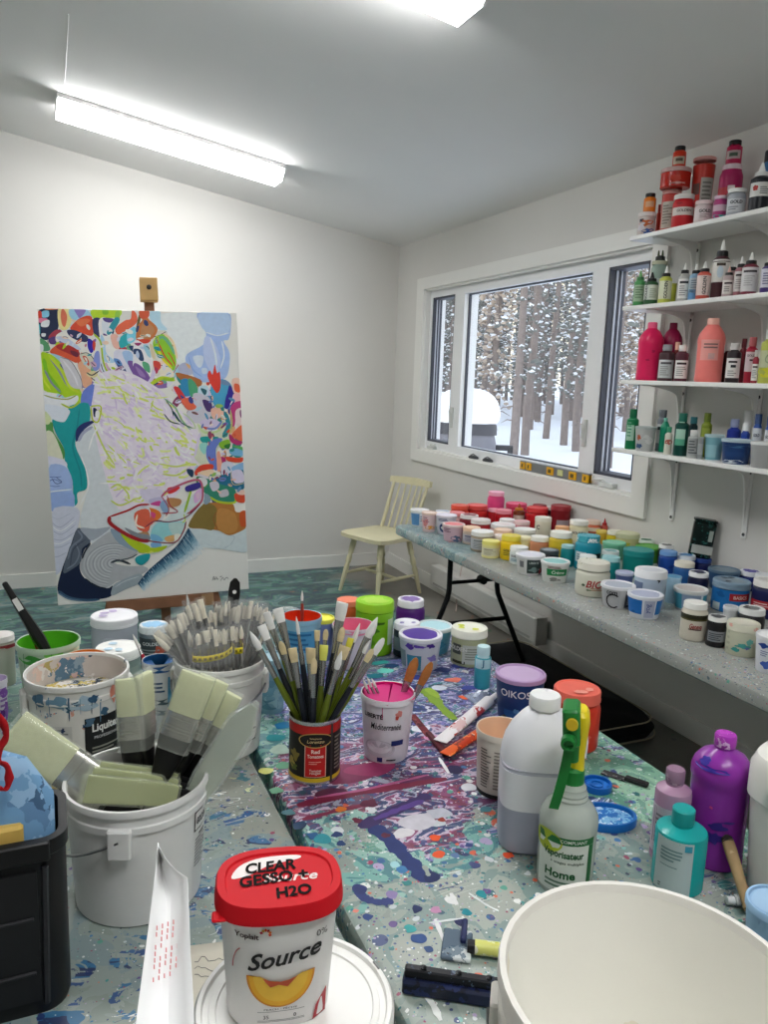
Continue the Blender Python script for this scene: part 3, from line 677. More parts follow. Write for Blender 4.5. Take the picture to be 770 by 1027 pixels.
ART = '''
S2 eef4f6 110,130 440,130 500,260 480,350 380,400 360,480 300,470 280,340 220,240 160,180
S2 a9c4f2 440,130 650,130 672,240 655,320 622,332 664,420 650,560 600,600 470,610 420,570 365,480 370,410 480,350 500,270
S2 bcd5f4 452,134 642,134 655,270 500,262
S2 c3d2f6 500,290 560,340 600,470 560,560 500,480 480,380
L2 e2ebfa 14 530,300 560,400 575,500
L2 e8effc 10 610,330 625,430 600,520
L2 dfe8fa 10 500,265 580,290 660,275
S2 dbe6f8 410,430 480,430 470,500 440,500
S2 d3e0f6 470,515 505,515 505,550 475,550
L2 8fb0ea 8 380,430 410,520 470,570
S2 c0e4f4 110,105 180,100 190,180 232,235 170,230 120,170
S1 1d2a4d 50,60 175,60 175,200 110,270 50,250 40,140
S1 8fd3ee 65,75 110,70 112,110 68,115
S1 e8402c 35,75 62,75 62,130 36,125
S1 f58bb0 38,120 100,125 95,150 45,150
S1 f2f4f8 65,145 115,135 108,180 60,178
S1 f2f4f8 62,225 90,228 85,248 62,246
S1 38b8c8 38,160 50,170 52,225 40,220
S1 ef8a50 95,46 180,44 180,62 95,62
S1 fbe9a0 180,50 260,45 268,150 240,205 185,190
S1 e8795a 205,60 225,75 240,120 225,185 205,170 195,110
S1 a8d8f0 262,55 410,50 418,130 340,145 268,130
S1 9a86d0 290,60 370,75 330,130 310,110
S1 e4f2fa 375,60 410,60 405,100
S1 c5e62a 415,70 600,75 605,130 500,140 425,140
S1 8fd028 485,75 520,75 525,110 490,112
S1 9ad24a 575,100 605,95 600,160 570,170
S1 e8502f 262,190 330,130 410,125 418,250 350,240 280,215
S1 f07848 300,150 360,135 400,150 340,190
S1 2c3560 415,145 475,145 475,255 430,260
S1 b03a50 110,250 160,205 200,215 150,260 125,300
S1 5a3d80 110,265 160,250 160,300 120,300
S1 f4f1ec 165,240 240,215 330,275 400,360 425,440 390,430 320,350 220,280 165,290
S1 26305f 240,210 300,215 380,260 370,298 300,280 250,245
S1 cfd8ee 160,255 230,260 330,340 300,345 200,290
S1 e05a35 130,335 200,295 260,330 320,380 305,440 240,410 160,375 120,362
S1 b52a2a 175,310 240,310 320,360 310,400 230,365 165,330
S1 702038 260,350 315,372 305,400 270,380
S1 2b1fb0 385,275 420,300 420,360 400,375 380,330
S1 d8402a 420,290 436,310 426,362 414,330
S1 5aa070 50,260 100,290 120,340 80,350 48,330
S1 e6e8ee 50,300 72,310 70,350 50,345
S1 b4dc1c 55,370 90,360 180,420 330,640 320,720 260,750 200,660 70,620 55,500
L1 7fc81a 26 75,400 95,500 150,580 190,650
L1 d4ea3c 14 62,430 70,540 120,620
L1 8a94a0 26 120,390 180,480 250,610
L1 8a94a0 14 80,480 125,570 190,640
L1 c8e030 20 110,380 200,490 250,600 320,650
L1 56708c 14 185,440 235,510 250,570
S1 d9d6dc 185,400 260,430 330,560 335,620 260,600 210,480
L1 eceaf0 12 210,420 280,520 310,600
L1 8e8a98 6 190,395 265,430 335,560 340,625
S1 f0b490 310,450 360,430 410,520 400,600 350,610 330,520
S1 e0dcc8 325,380 380,375 425,430 400,490 345,440
S1 d85a48 345,395 370,400 390,440 385,465 360,430
S1 efe9d8 355,405 372,412 380,445
L1 3a3a4a 5 325,380 380,375 425,430 400,490
S1 8d9be0 430,380 460,370 465,470 440,500 415,480
S1 6f86dc 345,640 430,590 455,700 440,742 335,735
S1 eef0f6 60,640 200,680 300,665 305,710 220,760 60,760
L1 9aa23a 8 70,655 150,680 240,690 300,665
S1 e8dca8 370,520 420,500 450,530 410,550
L1 2f2f40 8 370,510 410,530 460,500
L1 2f2f40 6 400,545 430,570
S1 fbf8f4 460,150 530,150 560,300 600,360 720,400 745,560 700,600 560,520 500,420 470,300
S1 b8dcf4 475,250 500,300 510,380 570,440 540,450 490,430 470,330
S1 e8eef8 480,160 530,160 515,230 490,250
S1 2aa0b0 570,140 605,150 575,210 530,255 515,230
S1 5a4a90 490,135 560,145 540,170 500,160
S1 ef6a45 575,210 640,160 680,150 690,90 720,120 720,180 640,235 590,255
S1 f4c0b0 540,260 590,260 600,350 560,340
S1 1fb0b8 600,285 660,245 665,320 610,350
S1 7fd8ee 655,250 700,205 725,240 710,300 660,320
S1 e6e4f4 560,380 640,360 720,400 745,520 700,600 600,540
S1 a9c8ec 620,380 680,380 710,470 660,470
S1 1f3f6e 665,340 720,345 760,400 745,440 700,390
S1 a02a70 700,320 750,320 730,340
S1 7a52a0 660,440 720,460 770,540 770,590 720,570 670,490
S1 3a4a8c 570,440 620,470 650,520 610,510
S1 5a8fd0 560,420 600,430 620,470 580,460
L1 b8cf28 12 420,240 470,300 485,420 510,500 570,560 640,570 740,630
L1 5a6a20 6 620,575 680,590 720,625
S2 6a5a28 35,130 50,140 30,230 15,230
S2 d07838 40,95 105,95 100,150 150,200 165,240 120,300 20,300 30,200 60,160
S2 c98a58 60,190 110,190 145,240 100,285 50,280
S2 e05a30 40,95 105,95 102,145 50,150
S2 e04028 20,295 115,300 90,325 20,315
S2 f2f0f4 0,320 60,320 120,380 130,480 100,560 60,600 0,590
S2 a02a70 5,320 55,320 30,340
S2 1f3f6e 0,360 50,370 70,440 40,440 20,400 0,395
S2 a8d8ea 65,340 100,340 120,420 95,410
S2 7a52a0 0,460 60,490 110,560 90,592 0,570
S2 9a78ba 10,480 60,520 80,560 40,545
S2 58b080 60,450 105,470 110,530 70,500
S2 e8d8b0 110,330 135,350 150,430 125,420
S2 e04838 135,450 180,460 185,500 150,520
S2 c03058 140,490 170,510 155,540
S2 8fd020 135,310 200,265 260,330 290,420 290,490 265,520 200,440 150,390
L2 6cb890 20 145,330 195,285 250,340 285,410
L2 f6dcae 16 205,260 270,320 300,440
L2 f0e020 16 158,340 195,430 265,505
L2 d83a20 10 172,325 215,420 272,490
L2 d83a20 8 235,390 262,430 288,490
S2 f6ecd8 190,500 250,500 280,560 210,570 180,540
L2 c0d820 26 70,635 150,590 200,570 285,590
L2 9ac828 20 200,575 250,585 280,570
L2 7a8a20 10 10,625 40,640 90,625
S2 e0d4ee 80,610 130,585 150,530 130,510 110,570
S2 b8bcd8 310,490 370,470 410,550 320,540
S2 e0b070 360,475 390,490 385,515
S2 b56a30 295,535 460,590 450,640 330,590
S2 2a8fc0 328,590 375,585 400,640 390,700 330,690
S2 4aa878 375,585 415,600 445,660 430,705 390,700
S2 c8e4f0 450,640 510,640 512,700 450,700
S2 1f5f6e 462,652 505,668 490,702
S2 d2ccda 410,690 470,690 520,740 500,770 430,760
S2 d83030 275,640 310,640 360,720 320,720
S2 2f4a9c 320,690 355,720 340,735
S2 ef6a45 330,720 420,720 430,770 350,770
S2 49a8cf 540,620 620,595 680,650 660,750 590,775 540,720
S2 6f90b8 600,600 650,610 665,640 610,630
S2 2f1f98 660,640 688,690 665,772 640,760
S2 e83a28 510,570 525,530 545,560 560,490 575,550 595,545 600,650 575,690 540,640
S2 f4cbb8 680,600 735,600 740,700 690,690
S2 e8603a 695,630 730,640 735,690 700,680
S2 f0b8c0 690,700 740,710 740,770 700,770
F
S3 11a0a2 130,125 210,150 245,90 250,40 380,25 390,150 330,190 300,240 290,320 330,420 360,500 365,620 300,650 300,720 270,730 265,560 215,430 210,340 150,220
L3 0c8a90 10 320,60 300,200 270,330 320,500 330,620
S3 e6ecfa 75,20 240,60 240,110 200,150 110,110
L3 b8cc30 12 190,20 260,50 330,10
S3 5aa050 75,150 130,150 140,220 210,340 205,410 170,330 110,220 75,210
S3 e4e4cc 80,220 130,220 180,330 195,410 85,370
S3 d9e2b0 80,70 120,120 105,160 75,150
S3 e2e2f6 85,385 210,420 220,470 90,470
S3 a8c0ee 90,470 215,460 265,560 265,620 280,730 260,750 95,770
S3 9ab4e8 95,650 262,650 275,730 250,750 98,770
L3 eef2fc 8 95,637 180,630 262,625
L3 5a6ab0 5 95,530 150,535 190,532
L3 5a6ab0 5 100,560 140,550 190,575
L3 3a3f88 5 120,540 150,580 190,570 150,535
L3 5a6ab0 4 95,590 140,600 180,598
S3 23306b 290,260 300,200 350,160 430,150 350,210 300,290
L3 aab0c8 20 310,290 345,230 410,190
L3 c8d43a 10 400,50 410,140 450,155 470,55 420,45 400,50
S3 1a2050 415,60 440,70 440,110 420,120
S3 f6f6fa 435,80 460,90 450,130 430,120
S5 d4d8e8 68,90 270,58 272,200 210,340 150,500 90,490
L5 b4bacf 6 85,150 150,190 250,120
L5 b4bacf 6 90,210 160,240 262,170
L5 b4bacf 6 90,270 160,280 250,230
L5 b4bacf 6 92,330 150,330 220,300
L5 b4bacf 6 95,400 140,395 190,370
L5 c0c6d8 5 80,110 140,130 230,90
L5 f0f2fa 6 88,180 155,215 258,145
L5 f0f2fa 6 92,300 150,305 230,265
S5 10203f 270,200 330,260 360,320 320,350 290,430 285,500 330,570 470,635 512,620 505,690 420,712 310,712 200,682 125,645 150,510 210,350
L5 3a5a78 18 128,640 200,690 310,715 420,715
L5 6f8aa0 10 125,655 200,702 300,722
S5 5c6675 270,200 330,260 360,300 300,350 290,440 230,490 165,510 210,340 230,310
L5 7a8494 12 270,215 300,270 230,330 200,420
L5 7a8494 10 255,310 280,380 250,450 190,490
L5 464f60 8 330,280 240,350 215,470
S5 a8b0bc 290,200 400,210 500,205 380,290 330,260
S5 b6b9bd 320,360 380,310 520,230 600,330 690,380 620,420 520,450 600,480 730,490 760,520 660,570 540,590 470,635 350,580 290,500 295,420
G
S5 8fa4b8 500,215 600,260 690,380 560,320
S5 a0acb4 505,650 540,600 700,540 720,600 600,650 510,690
L5 c8d0d4 6 530,630 600,590 700,560
L5 e8ecee 6 465,635 500,620 520,605
S6 d3dfe2 330,290 520,310 600,345 720,300 735,460 560,440 400,420 260,430
L6 b8c8ce 5 600,345 640,360 610,410 560,440
L6 c4d2d8 5 440,390 540,430 640,400
W
S6 b8793a 330,270 430,130 480,120 620,130 650,190 722,195 722,290 660,330 600,345 530,310 420,295
S6 8a7438 330,270 430,130 520,160 500,300 420,290
S6 c48a48 520,190 560,160 640,200 660,300 600,335 530,300
L6 9a6230 8 520,180 500,240 530,310
S6 d05a28 675,195 722,190 722,280 680,285
S4 d2d0dc 395,40 470,10 500,120 410,180 330,130
S4 ee6a48 300,20 370,30 395,80 340,90
S4 4a2f70 435,30 490,50 495,105 460,100
S4 45a5cf 500,0 610,0 600,70 520,80
S4 2f1f98 590,0 625,0 602,85 575,85
S4 dce0c8 400,180 470,230 540,240 600,180 610,300 540,330 500,470 420,440 380,380 420,270
S4 c83a80 610,100 640,55 688,50 688,90 650,120 640,200 620,200
S4 f0d8d8 645,110 688,100 688,200 650,200
S4 7a2a6a 672,110 688,105 688,150 676,150
S4 f2c0a8 490,90 550,90 540,150 500,150
S4 e8704a 620,260 690,200 692,300 650,290
S4 b82a70 605,250 640,290 692,310 660,330 610,300
S4 d8cce8 420,170 480,150 540,175 520,210 440,200
L4 2a8a9a 30 575,110 600,200 565,275
L4 c0c878 10 612,100 622,190 605,260
L4 c8dca0 16 405,185 450,240 540,230 570,170
L4 7a90d0 14 460,215 520,215 560,170
S4 149a98 420,270 470,265 540,275 480,310 430,300
S4 9adcd0 420,310 465,310 450,380 420,350
S4 6a80d0 470,310 530,280 562,290 520,350 530,470 510,480 460,400
S4 8abf30 540,310 600,290 610,330 560,350
S4 2a7a30 570,330 612,318 600,352
S4 78b8e0 610,350 702,360 704,400 620,390
S4 60b860 620,330 702,345 695,365
S4 e0482a 585,400 650,410 698,411 680,440 600,430
S4 b82a70 540,400 580,410 580,460 550,450
S4 f0a890 525,380 545,370 560,470 530,490
S4 d8dae8 560,440 620,440 640,490 560,520
S4 8ab8e0 620,470 705,440 706,490 640,500
S4 e4452a 385,490 420,450 495,445 500,475 430,485 395,515
S4 f6d8b8 400,500 440,485 500,480 505,530 430,510
S4 1f6f90 515,530 600,510 640,490 705,500 706,605 640,612 560,590
S4 dcd4ea 620,500 680,490 706,560 640,570
L4 c8b890 6 615,500 630,580 705,575
S4 2f8a70 400,520 470,540 560,580 640,610 640,690 540,690 470,650 400,570
L4 b8d030 14 470,650 540,690 640,697 640,640
S4 d8d0dc 480,565 530,560 540,600 500,620
S4 c8c4cc 540,625 590,610 600,650 550,660
S4 dfe0e0 412,528 455,535 465,570 440,588 410,560
L4 70a040 6 405,520 400,565 440,595 470,570
S4 e0502f 640,640 706,650 702,700 650,690
S4 f2d0c0 655,620 706,622 700,650 660,645
S4 1c3a5a 335,470 375,480 370,525 340,500
L4 2a3a4a 6 200,20 240,80 250,130
L4 2a3a4a 8 190,110 230,160 290,180
L4 8ab890 10 190,10 260,70 300,150 360,220
L4 c8d8b0 9 310,110 360,150 390,210 330,190
L4 2f5a5a 7 255,100 300,170 370,210
L4 1f4a5a 9 245,90 265,130 290,165
L4 d8cce8 10 320,130 370,190
L4 e0d4ec 16 420,240 400,320 385,390
S6 8fa4b4 430,60 470,70 480,110 440,130
S6 d8e4e4 80,270 150,240 320,100 420,20 430,120 330,220 300,250 280,350 130,440 20,445 0,400 60,320
S6 f4d0b0 0,150 60,135 130,160 145,205 90,250 40,285 0,275
S6 e87a30 60,140 130,160 150,200 110,230 90,190
S6 e4664a 5,205 60,165 110,190 90,250 30,262
S6 e04a8a 70,168 112,180 100,212
L6 f6f0e4 8 0,215 20,270 80,275
S6 b88a60 0,280 40,290 70,320 60,360 0,330
S6 9ad8dc 85,290 130,240 230,240 310,250 280,340 190,360 85,360
S6 7ab8dc 80,320 130,330 160,370 85,360
S6 c2dcd8 200,250 300,255 290,310 230,330
S6 e4b070 172,345 235,330 235,370 190,375
S6 f0ece0 240,325 285,330 265,370 240,370
S6 b8d020 0,370 80,410 190,400 130,440 0,440
S6 d8dc60 20,430 100,435 60,450
S6 7ab0dc 80,380 130,370 150,400 90,410
S6 e0d8ec 10,20 150,20 160,80 60,110
S6 c8c0e0 70,85 150,70 165,110 90,120
S6 d84a9a 75,115 140,95 150,130
S6 c08a58 190,80 280,90 270,130 200,140
S6 8aa8cc 140,120 180,90 200,160 170,180
S6 e4b8e4 370,60 420,20 412,90 375,120
L6 a4c83a 16 350,30 330,100 305,180
L6 c8dc70 10 300,190 310,230 290,250
S6 e0343a 195,10 275,5 250,35 200,50
S6 3a2f90 315,5 410,-20 405,20 325,40
S6 e8c8e0 380,60 410,50 400,100
L6 c05a78 14 150,70 190,30 270,-5 340,-30 400,-35 425,10 425,90 400,130 330,190
L6 a83a48 8 190,60 210,130 260,175 150,180
L6 b04a5a 7 150,60 200,150 180,200
L6 9a3040 9 320,190 370,165 415,120
S5 b8d020 570,250 640,290 770,345 770,390 690,375 620,320
S5 dce4e6 500,135 640,85 770,70 770,200 690,250 560,190
S5 8a9098 600,210 690,250 770,270 770,310 680,290
S5 e4664a 670,110 770,90 770,235 690,220
L5 f4e8d8 14 690,120 680,190 740,220
S5 1fa0a8 680,420 770,400 770,440 720,480 680,460
L5 b52a2a 14 490,130 620,90 700,55 775,52
L5 a82026 26 495,125 500,175 600,250 700,300 775,312
L6 8a2a3a 9 0,345 100,370 240,380 300,300 315,240
L6 7a2a48 8 40,270 110,230 200,240 310,215 400,140
L6 1a1a20 3 490,650 500,620 505,645 515,625 530,645
L6 1a1a20 4 540,625 556,622
L6 1a1a20 3 545,655 560,630 570,648 585,630 598,642
L6 1a1a20 3 496,640 530,640
'''
def field():
    # pale face with lilac and lime dashes
    shape('3', 'dfe4e6', '300,300 350,230 430,180 470,60 600,330 545,610 500,640 370,630 365,500 330,420')
    shape('C', 'dce2e6', '165,520 235,420 300,640 420,700 370,800 240,830 175,760 195,660 190,600')
    shape('C', 'efe6f2', '232,330 300,320 400,375 440,420 500,480 522,560 480,640 420,705 300,725 255,645 212,460 216,380')
    rn = random.Random(5); poly = [(235, 338), (300, 330), (400, 380), (440, 425), (500, 485), (515, 560), (478, 630), (418, 690), (310, 700), (262, 640), (225, 470), (222, 390)]
    def inside(x, y):
        c = False
        for i in range(len(poly)):
            (x1, y1), (x2, y2) = poly[i-1], poly[i]
            if (y1 > y) != (y2 > y) and x < (x2-x1)*(y-y1)/(y2-y1)+x1: c = not c
        return c
    k = 0
    while k < 430:
        x, y = rn.uniform(212, 520), rn.uniform(325, 720)
        if not inside(x, y): continue
        k += 1; ln = rn.uniform(10, 44); a = rn.gauss(.55 if y < 600 else -.2, .45); dx, dy = math.cos(a)*ln, math.sin(a)*ln
        h = rn.choice(['e2d2ec', 'ecdff2', 'dccbe8', 'e2ec84', 'e8f0a0', 'f0f4c4', 'faf8fa', 'd6e46a', 'f4ecf6', 'e4d6ee', 'e8dcf0', 'f6f2f8', 'dfe97a'])
        line('C', h, rn.uniform(3, 8), '%.1f,%.1f %.1f,%.1f %.1f,%.1f' % (x-dx/2, y-dy/2, x+rn.uniform(-3, 3), y+rn.uniform(-3, 3), x+dx/2, y+dy/2))
    for s in ('262,655 285,645 310,670 315,690', '262,690 290,705 330,690', '215,470 245,540 275,590', '400,590 450,600 490,590', '410,620 450,625 480,610'): line('C', 'd4e070', 5, s)
    for s in ('200,545 215,500 235,470', '180,560 200,640 175,700', '230,640 300,640', '420,500 470,560 490,540'): line('C', 'f6f8f8', 4, s)
def fan():
    for i in range(16):
        r = 30+i*12; P = []
        for j in range(9):
            a = math.radians(100+j*25); P.append('%.1f,%.1f' % (520+r*1.05*math.cos(a)*-(-1), 460+r*.8*math.sin(a)*(1 if a < PI else .95)))
        if r > 195: P = P[:5]
        line('5', ('d0d3d6', '9a9fa5', 'c3c6ca', 'a9aeb3')[i % 4], 6, ' '.join(P))
    line('5', '3c434c', 16, '500,455 560,440 640,470'); line('5', '6a7178', 10, '560,440 640,425 690,400'); line('5', '2a323c', 12, '300,420 320,370 360,310'); line('5', '1a2430', 9, '320,560 390,615 470,637')
def wash():
    edge = smooth_open([(-10, 650), (60, 565), (160, 480), (250, 405), (300, 340), (330, 285)], 8); rn = random.Random(3)
    ramp_ = ('22425f', '2f5674', '44708c', '6590a8', '86acc0', 'a6c4d2', 'c3d6de', 'd8e3e6', 'e5eaea')
    for k in range(len(ramp_)-1, -1, -1):
        far = []
        for i, (x, y) in enumerate(edge):
            d = (k+1)*15*(.55+.9*i/len(edge))*rn.uniform(.9, 1.1); far.append((x+d*.55, y+d*.8))
        P = list(edge)+far[::-1]; shape('6', ramp_[k], ' '.join('%.0f,%.0f' % p for p in P), False)
    for i in range(70):
        j = rn.randrange(len(edge)); x, y = edge[j]; l = rn.uniform(14, 90)*(.5+.8*j/len(edge)); o = rn.uniform(0, 25)
        line('6', rn.choice(['3a6482', '5a86a2', '9cbccc', '7ba4ba', 'b8d0da']), rn.uniform(3, 7), '%.0f,%.0f %.0f,%.0f' % (x+o*.55, y+o*.8, x+(o+l)*.55, y+(o+l)*.8))
def cluster(poly, n, seed, cols, lo, hi):
    rn = random.Random(seed); xs = [p[0] for p in poly]; ys = [p[1] for p in poly]; k = 0
    def ins(x, y):
        c = False
        for i in range(len(poly)):
            (x1, y1), (x2, y2) = poly[i-1], poly[i]
            if (y1 > y) != (y2 > y) and x < (x2-x1)*(y-y1)/(y2-y1)+x1: c = not c
        return c
    while k < n:
        x, y = rn.uniform(min(xs), max(xs)), rn.uniform(min(ys), max(ys))
        if not ins(x, y): continue
        k += 1; a = rn.uniform(0, PI); r1 = rn.uniform(lo, hi); r2 = r1*rn.uniform(.3, .6); P = []
        for i in range(7):
            t_ = 2*PI*i/7; u, v = r1*math.cos(t_)*rn.uniform(.8, 1.1), r2*math.sin(t_)*rn.uniform(.8, 1.1); P.append('%.1f,%.1f' % (x+u*math.cos(a)-v*math.sin(a), y+u*math.sin(a)+v*math.cos(a)))
        shape('C', rn.choice(cols), ' '.join(P))
        if rn.random() < .35: line('C', rn.choice(['2a3050', '5a6a30', 'f4efe6', 'c83a3a', '8a90a8']), 2.2, '%.1f,%.1f %.1f,%.1f %.1f,%.1f' % (x-r1*.7*math.cos(a), y-r1*.7*math.sin(a), x+rn.uniform(-4, 4), y+rn.uniform(-4, 4), x+r1*.7*math.cos(a), y+r1*.7*math.sin(a)))
C1 = 'f2efe8 e8e4f0 c9d8f0 f4d9c4 1f9aa4 e8603c 2c3a70 a9d8e8 b8d832 8a6ab0 e4e0d4 f6f2ea c83a4a 6fb890 d8b0c8 dfe6f2'.split()
C2 = 'e4dce8 f0e4d8 5a9ac4 2a8f8c e0583c b83a80 c9d0e0 6a80c8 9ac860 f2c4b0 d8d8cc 3a3f90 e8b080 b4d4e0 8a3a60 dcd2ec'.split()
cluster([(60, 132), (300, 150), (390, 172), (465, 330), (420, 370), (300, 350), (235, 335), (205, 395), (72, 395)], 95, 4, C1, 10, 34)
cluster([(440, 335), (520, 325), (618, 365), (645, 700), (540, 700), (490, 630), (525, 560), (500, 480), (420, 400)], 95, 9, C2, 9, 28)
for ln in ART.strip().split('\n'):
    q = ln.split(' ')
    if ln == 'F': field()
    elif ln == 'G': fan()
    elif ln == 'W': wash()
    elif q[0][0] == 'S': shape(q[0][1], q[1], ' '.join(q[2:]))
    else: line(q[0][1], q[1], float(q[2]), ' '.join(q[3:]))
cluster([(75, 200), (300, 170), (390, 180), (450, 330), (400, 350), (300, 330), (235, 320), (190, 300)], 42, 14, C1, 5, 13)
cluster([(470, 380), (540, 370), (615, 420), (640, 690), (560, 690), (520, 600), (530, 540), (500, 450)], 42, 19, C2, 5, 12)
art.build('painted_surface', t)
# ------------------------------------------------------------------ the easel that holds it
e = thing('easel', 'brown wooden studio easel holding the big colourful painting', 'easel', (0, 0, 0))
bc = c0+ux*(cw*.545)+nb*.05
def along(s, d=0): return bc+uy*s+nb*d
mastx = ux
def beam(name, p0, p1, wx, wy, mat):
    o = B(mat); d = (Vector(p1)-Vector(p0)); z = d.normalized(); x = (ux-z*ux.dot(z)).normalized(); y = z.cross(x); T = Matrix((x, y, z)).transposed().to_4x4(); T.translation = p0
    o.box(-wx/2, wx/2, -wy/2, wy/2, 0, d.length, bev=.004, T=T); return o.build(name, e)
beam('mast', along(-.2, .014), along(1.63, .014), .05, .022, WOOD)
for s in (-1, 1):
    p1 = along(.95, .03)+ux*.07*s; p0 = Vector((bc.x, bc.y, 0))+ux*.33*s-nb*.06; p0.z = 0
    beam('front_leg', p0, p1, .045, .022, WOOD)
beam('rear_leg', Vector((bc.x, bc.y, 0))+nb*.75, along(1.0, .05), .045, .022, WOOD)
beam('cross_bar', along(.35, .05)-ux*.2, along(.35, .05)+ux*.2, .02, .022, WOOD) if False else None
o = B(WOOD); T = Matrix((ux, uy, un)).transposed().to_4x4(); T.translation = c0
o.box(cw*.24, cw*.79, -.06, -.0015, -.055, .02, bev=.004, T=T); o.build('canvas_ledge', e)
o = B(M('a5805c', .6, var=.2, scale=14)); o.box(cw*.735, cw*.80, -.066, -.0015, -.05, .028, bev=.004, T=T); o.build('ledge_block', e)
o = B(PINE); o.box(cw*.5, cw*.59, ch_+.05, ch_+.165, -.05, .024, bev=.004, T=T); tc_ = o.build('top_clamp', e)
o = B(M('2a2622', .5)); o.lathe([(0, 0), (.012, 0), (.012, .008), (.006, .016), (0, .016)], T=T @ Matrix.Translation((cw*.545, ch_+.115, .024))); o.build('clamp_knob', tc_)
# ------------------------------------------------------------------ chair
CW = M('d9d2ae', .5, var=.1, scale=10, bump=.15)
ca = math.radians(200); t = thing('wooden_chair', 'cream painted spindle-back wooden chair in the far corner', 'chair', (2.115, 4.90, 0), ca)
b = B(CW); out = smooth_closed([(-.17, -.2), (-.2, 0), (-.17, .2), (0, .215), (.2, .205), (.225, 0), (.2, -.205), (0, -.215)], 4); out = [(x, y) for x, y in out][::-1]
b.loft([[(x, y, z) for x, y in inset(out, k)] for z, k in ((.395, .012), (.40, 0), (.425, 0), (.432, .012))]); b.build('seat', t)
legs = {}
for nm, sx, sy in (('leg', 1, 1), ('leg', 1, -1), ('leg', -1, 1), ('leg', -1, -1)):
    p1 = Vector((.13*sx, .13*sy, .40)); p0 = Vector((.205*sx, .195*sy, 0)); legs[sx, sy] = (p0, p1)
    b = B(CW); f = [(0, .012), (.1, .014), (.3, .017), (.45, .019), (.5, .014), (.53, .02), (.62, .02), (.66, .014), (.72, .02), (.86, .021), (1, .015)]
    b.tube([p0.lerp(p1, k) for k, _ in f], [r for _, r in f], n=10); b.build(nm, t)
def lp(s, k): return legs[s][0].lerp(legs[s][1], k)
for a, c in (((1, 1), (-1, 1)), ((1, -1), (-1, -1))):
    b = B(CW); b.tube([lp(a, .33), lp(a, .33).lerp(lp(c, .33), .5), lp(c, .33)], [.009, .014, .009]); b.build('stretcher', t)
b = B(CW); m0 = lp((1, 1), .33).lerp(lp((-1, 1), .33), .5); m1 = lp((1, -1), .33).lerp(lp((-1, -1), .33), .5); b.tube([m0, m0.lerp(m1, .5), m1], [.009, .014, .009]); b.build('stretcher', t)
top = lambda y: Vector((-.285+.5*y*y, y*.93, .765))
for i in range(7):
    y = -.18+.06*i; b = B(CW); p0 = Vector((-.165+.8*y*y, y*.86, .42)); r = .013 if i in (0, 6) else .007
    b.tube([p0, p0.lerp(top(y), .5), top(y)], [r, r*1.1, r*.8], n=8); b.build('spindle', t)
b = B(CW); rings = []
for i in range(13):
    y = -.215+.43*i/12; p = Vector((-.285+.5*y*y, y*.93, .765)); hgt = .032*(1-.25*abs(i-6)/6)
    rings.append([(p.x-.014, p.y, p.z-hgt*.6), (p.x+.014, p.y, p.z-hgt*.6), (p.x+.008, p.y, p.z+hgt), (p.x-.02, p.y, p.z+hgt)])
b.loft(rings); b.build('top_rail', t)
# ------------------------------------------------------------------ wall shelves
SHW = M('f0efec', .35, var=.01)
SZ = [2.112, 1.829, 1.522, 1.230]; SX = 2.262
SLAB = ['highest white wall shelf, holding red and magenta paint pots', 'second white wall shelf from the top, holding small dropper bottles', 'third white wall shelf from the top, holding pink paint bottles', 'lowest white wall shelf, holding green and blue paints']
for z, y1, lab in zip(SZ, (2.735, 2.745, 2.718, 2.74), SLAB):
    t = thing('wall_shelf', lab, 'shelf', (XW, 0, z), 0, 'white shelves beside the window')
    b = B(SHW); b.box(SX-XW, 0-.019, 1.35, y1, -.018, 0, bev=.004); b.build('shelf_board', t)
    for yb in (2.604, 2.21, 1.81, 1.43):
        b = B(SHW); q = .008
        b.box(-.235, -.003, yb-.012, yb+.012, -.0225, -.0185); b.box(-.0075, -.003, yb-.012, yb+.012, -.31, -.0185)
        arc = smooth_open([(-.2, -.022), (-.07, -.045), (-.035, -.09), (-.014, -.26)], 4)
        b.loft([[(x, yb-q/2, z_), (x, yb+q/2, z_), (max(-.02, x*.0-.005) if False else x, yb+q/2, -.02), (x, yb-q/2, -.02)] for x, z_ in arc])
        sbk = b.build('shelf_bracket', t)
        b = B(M('5a5a5a', .4, .6))
        for zz in (-.05, -.295): b.lathe([(0, 0), (.007, 0), (.005, .004), (0, .004)], n=10, T=Matrix.Translation((-.0075, yb, zz)) @ Matrix.Rotation(-PI/2, 4, 'Y'))
        b.build('bracket_screw', sbk)
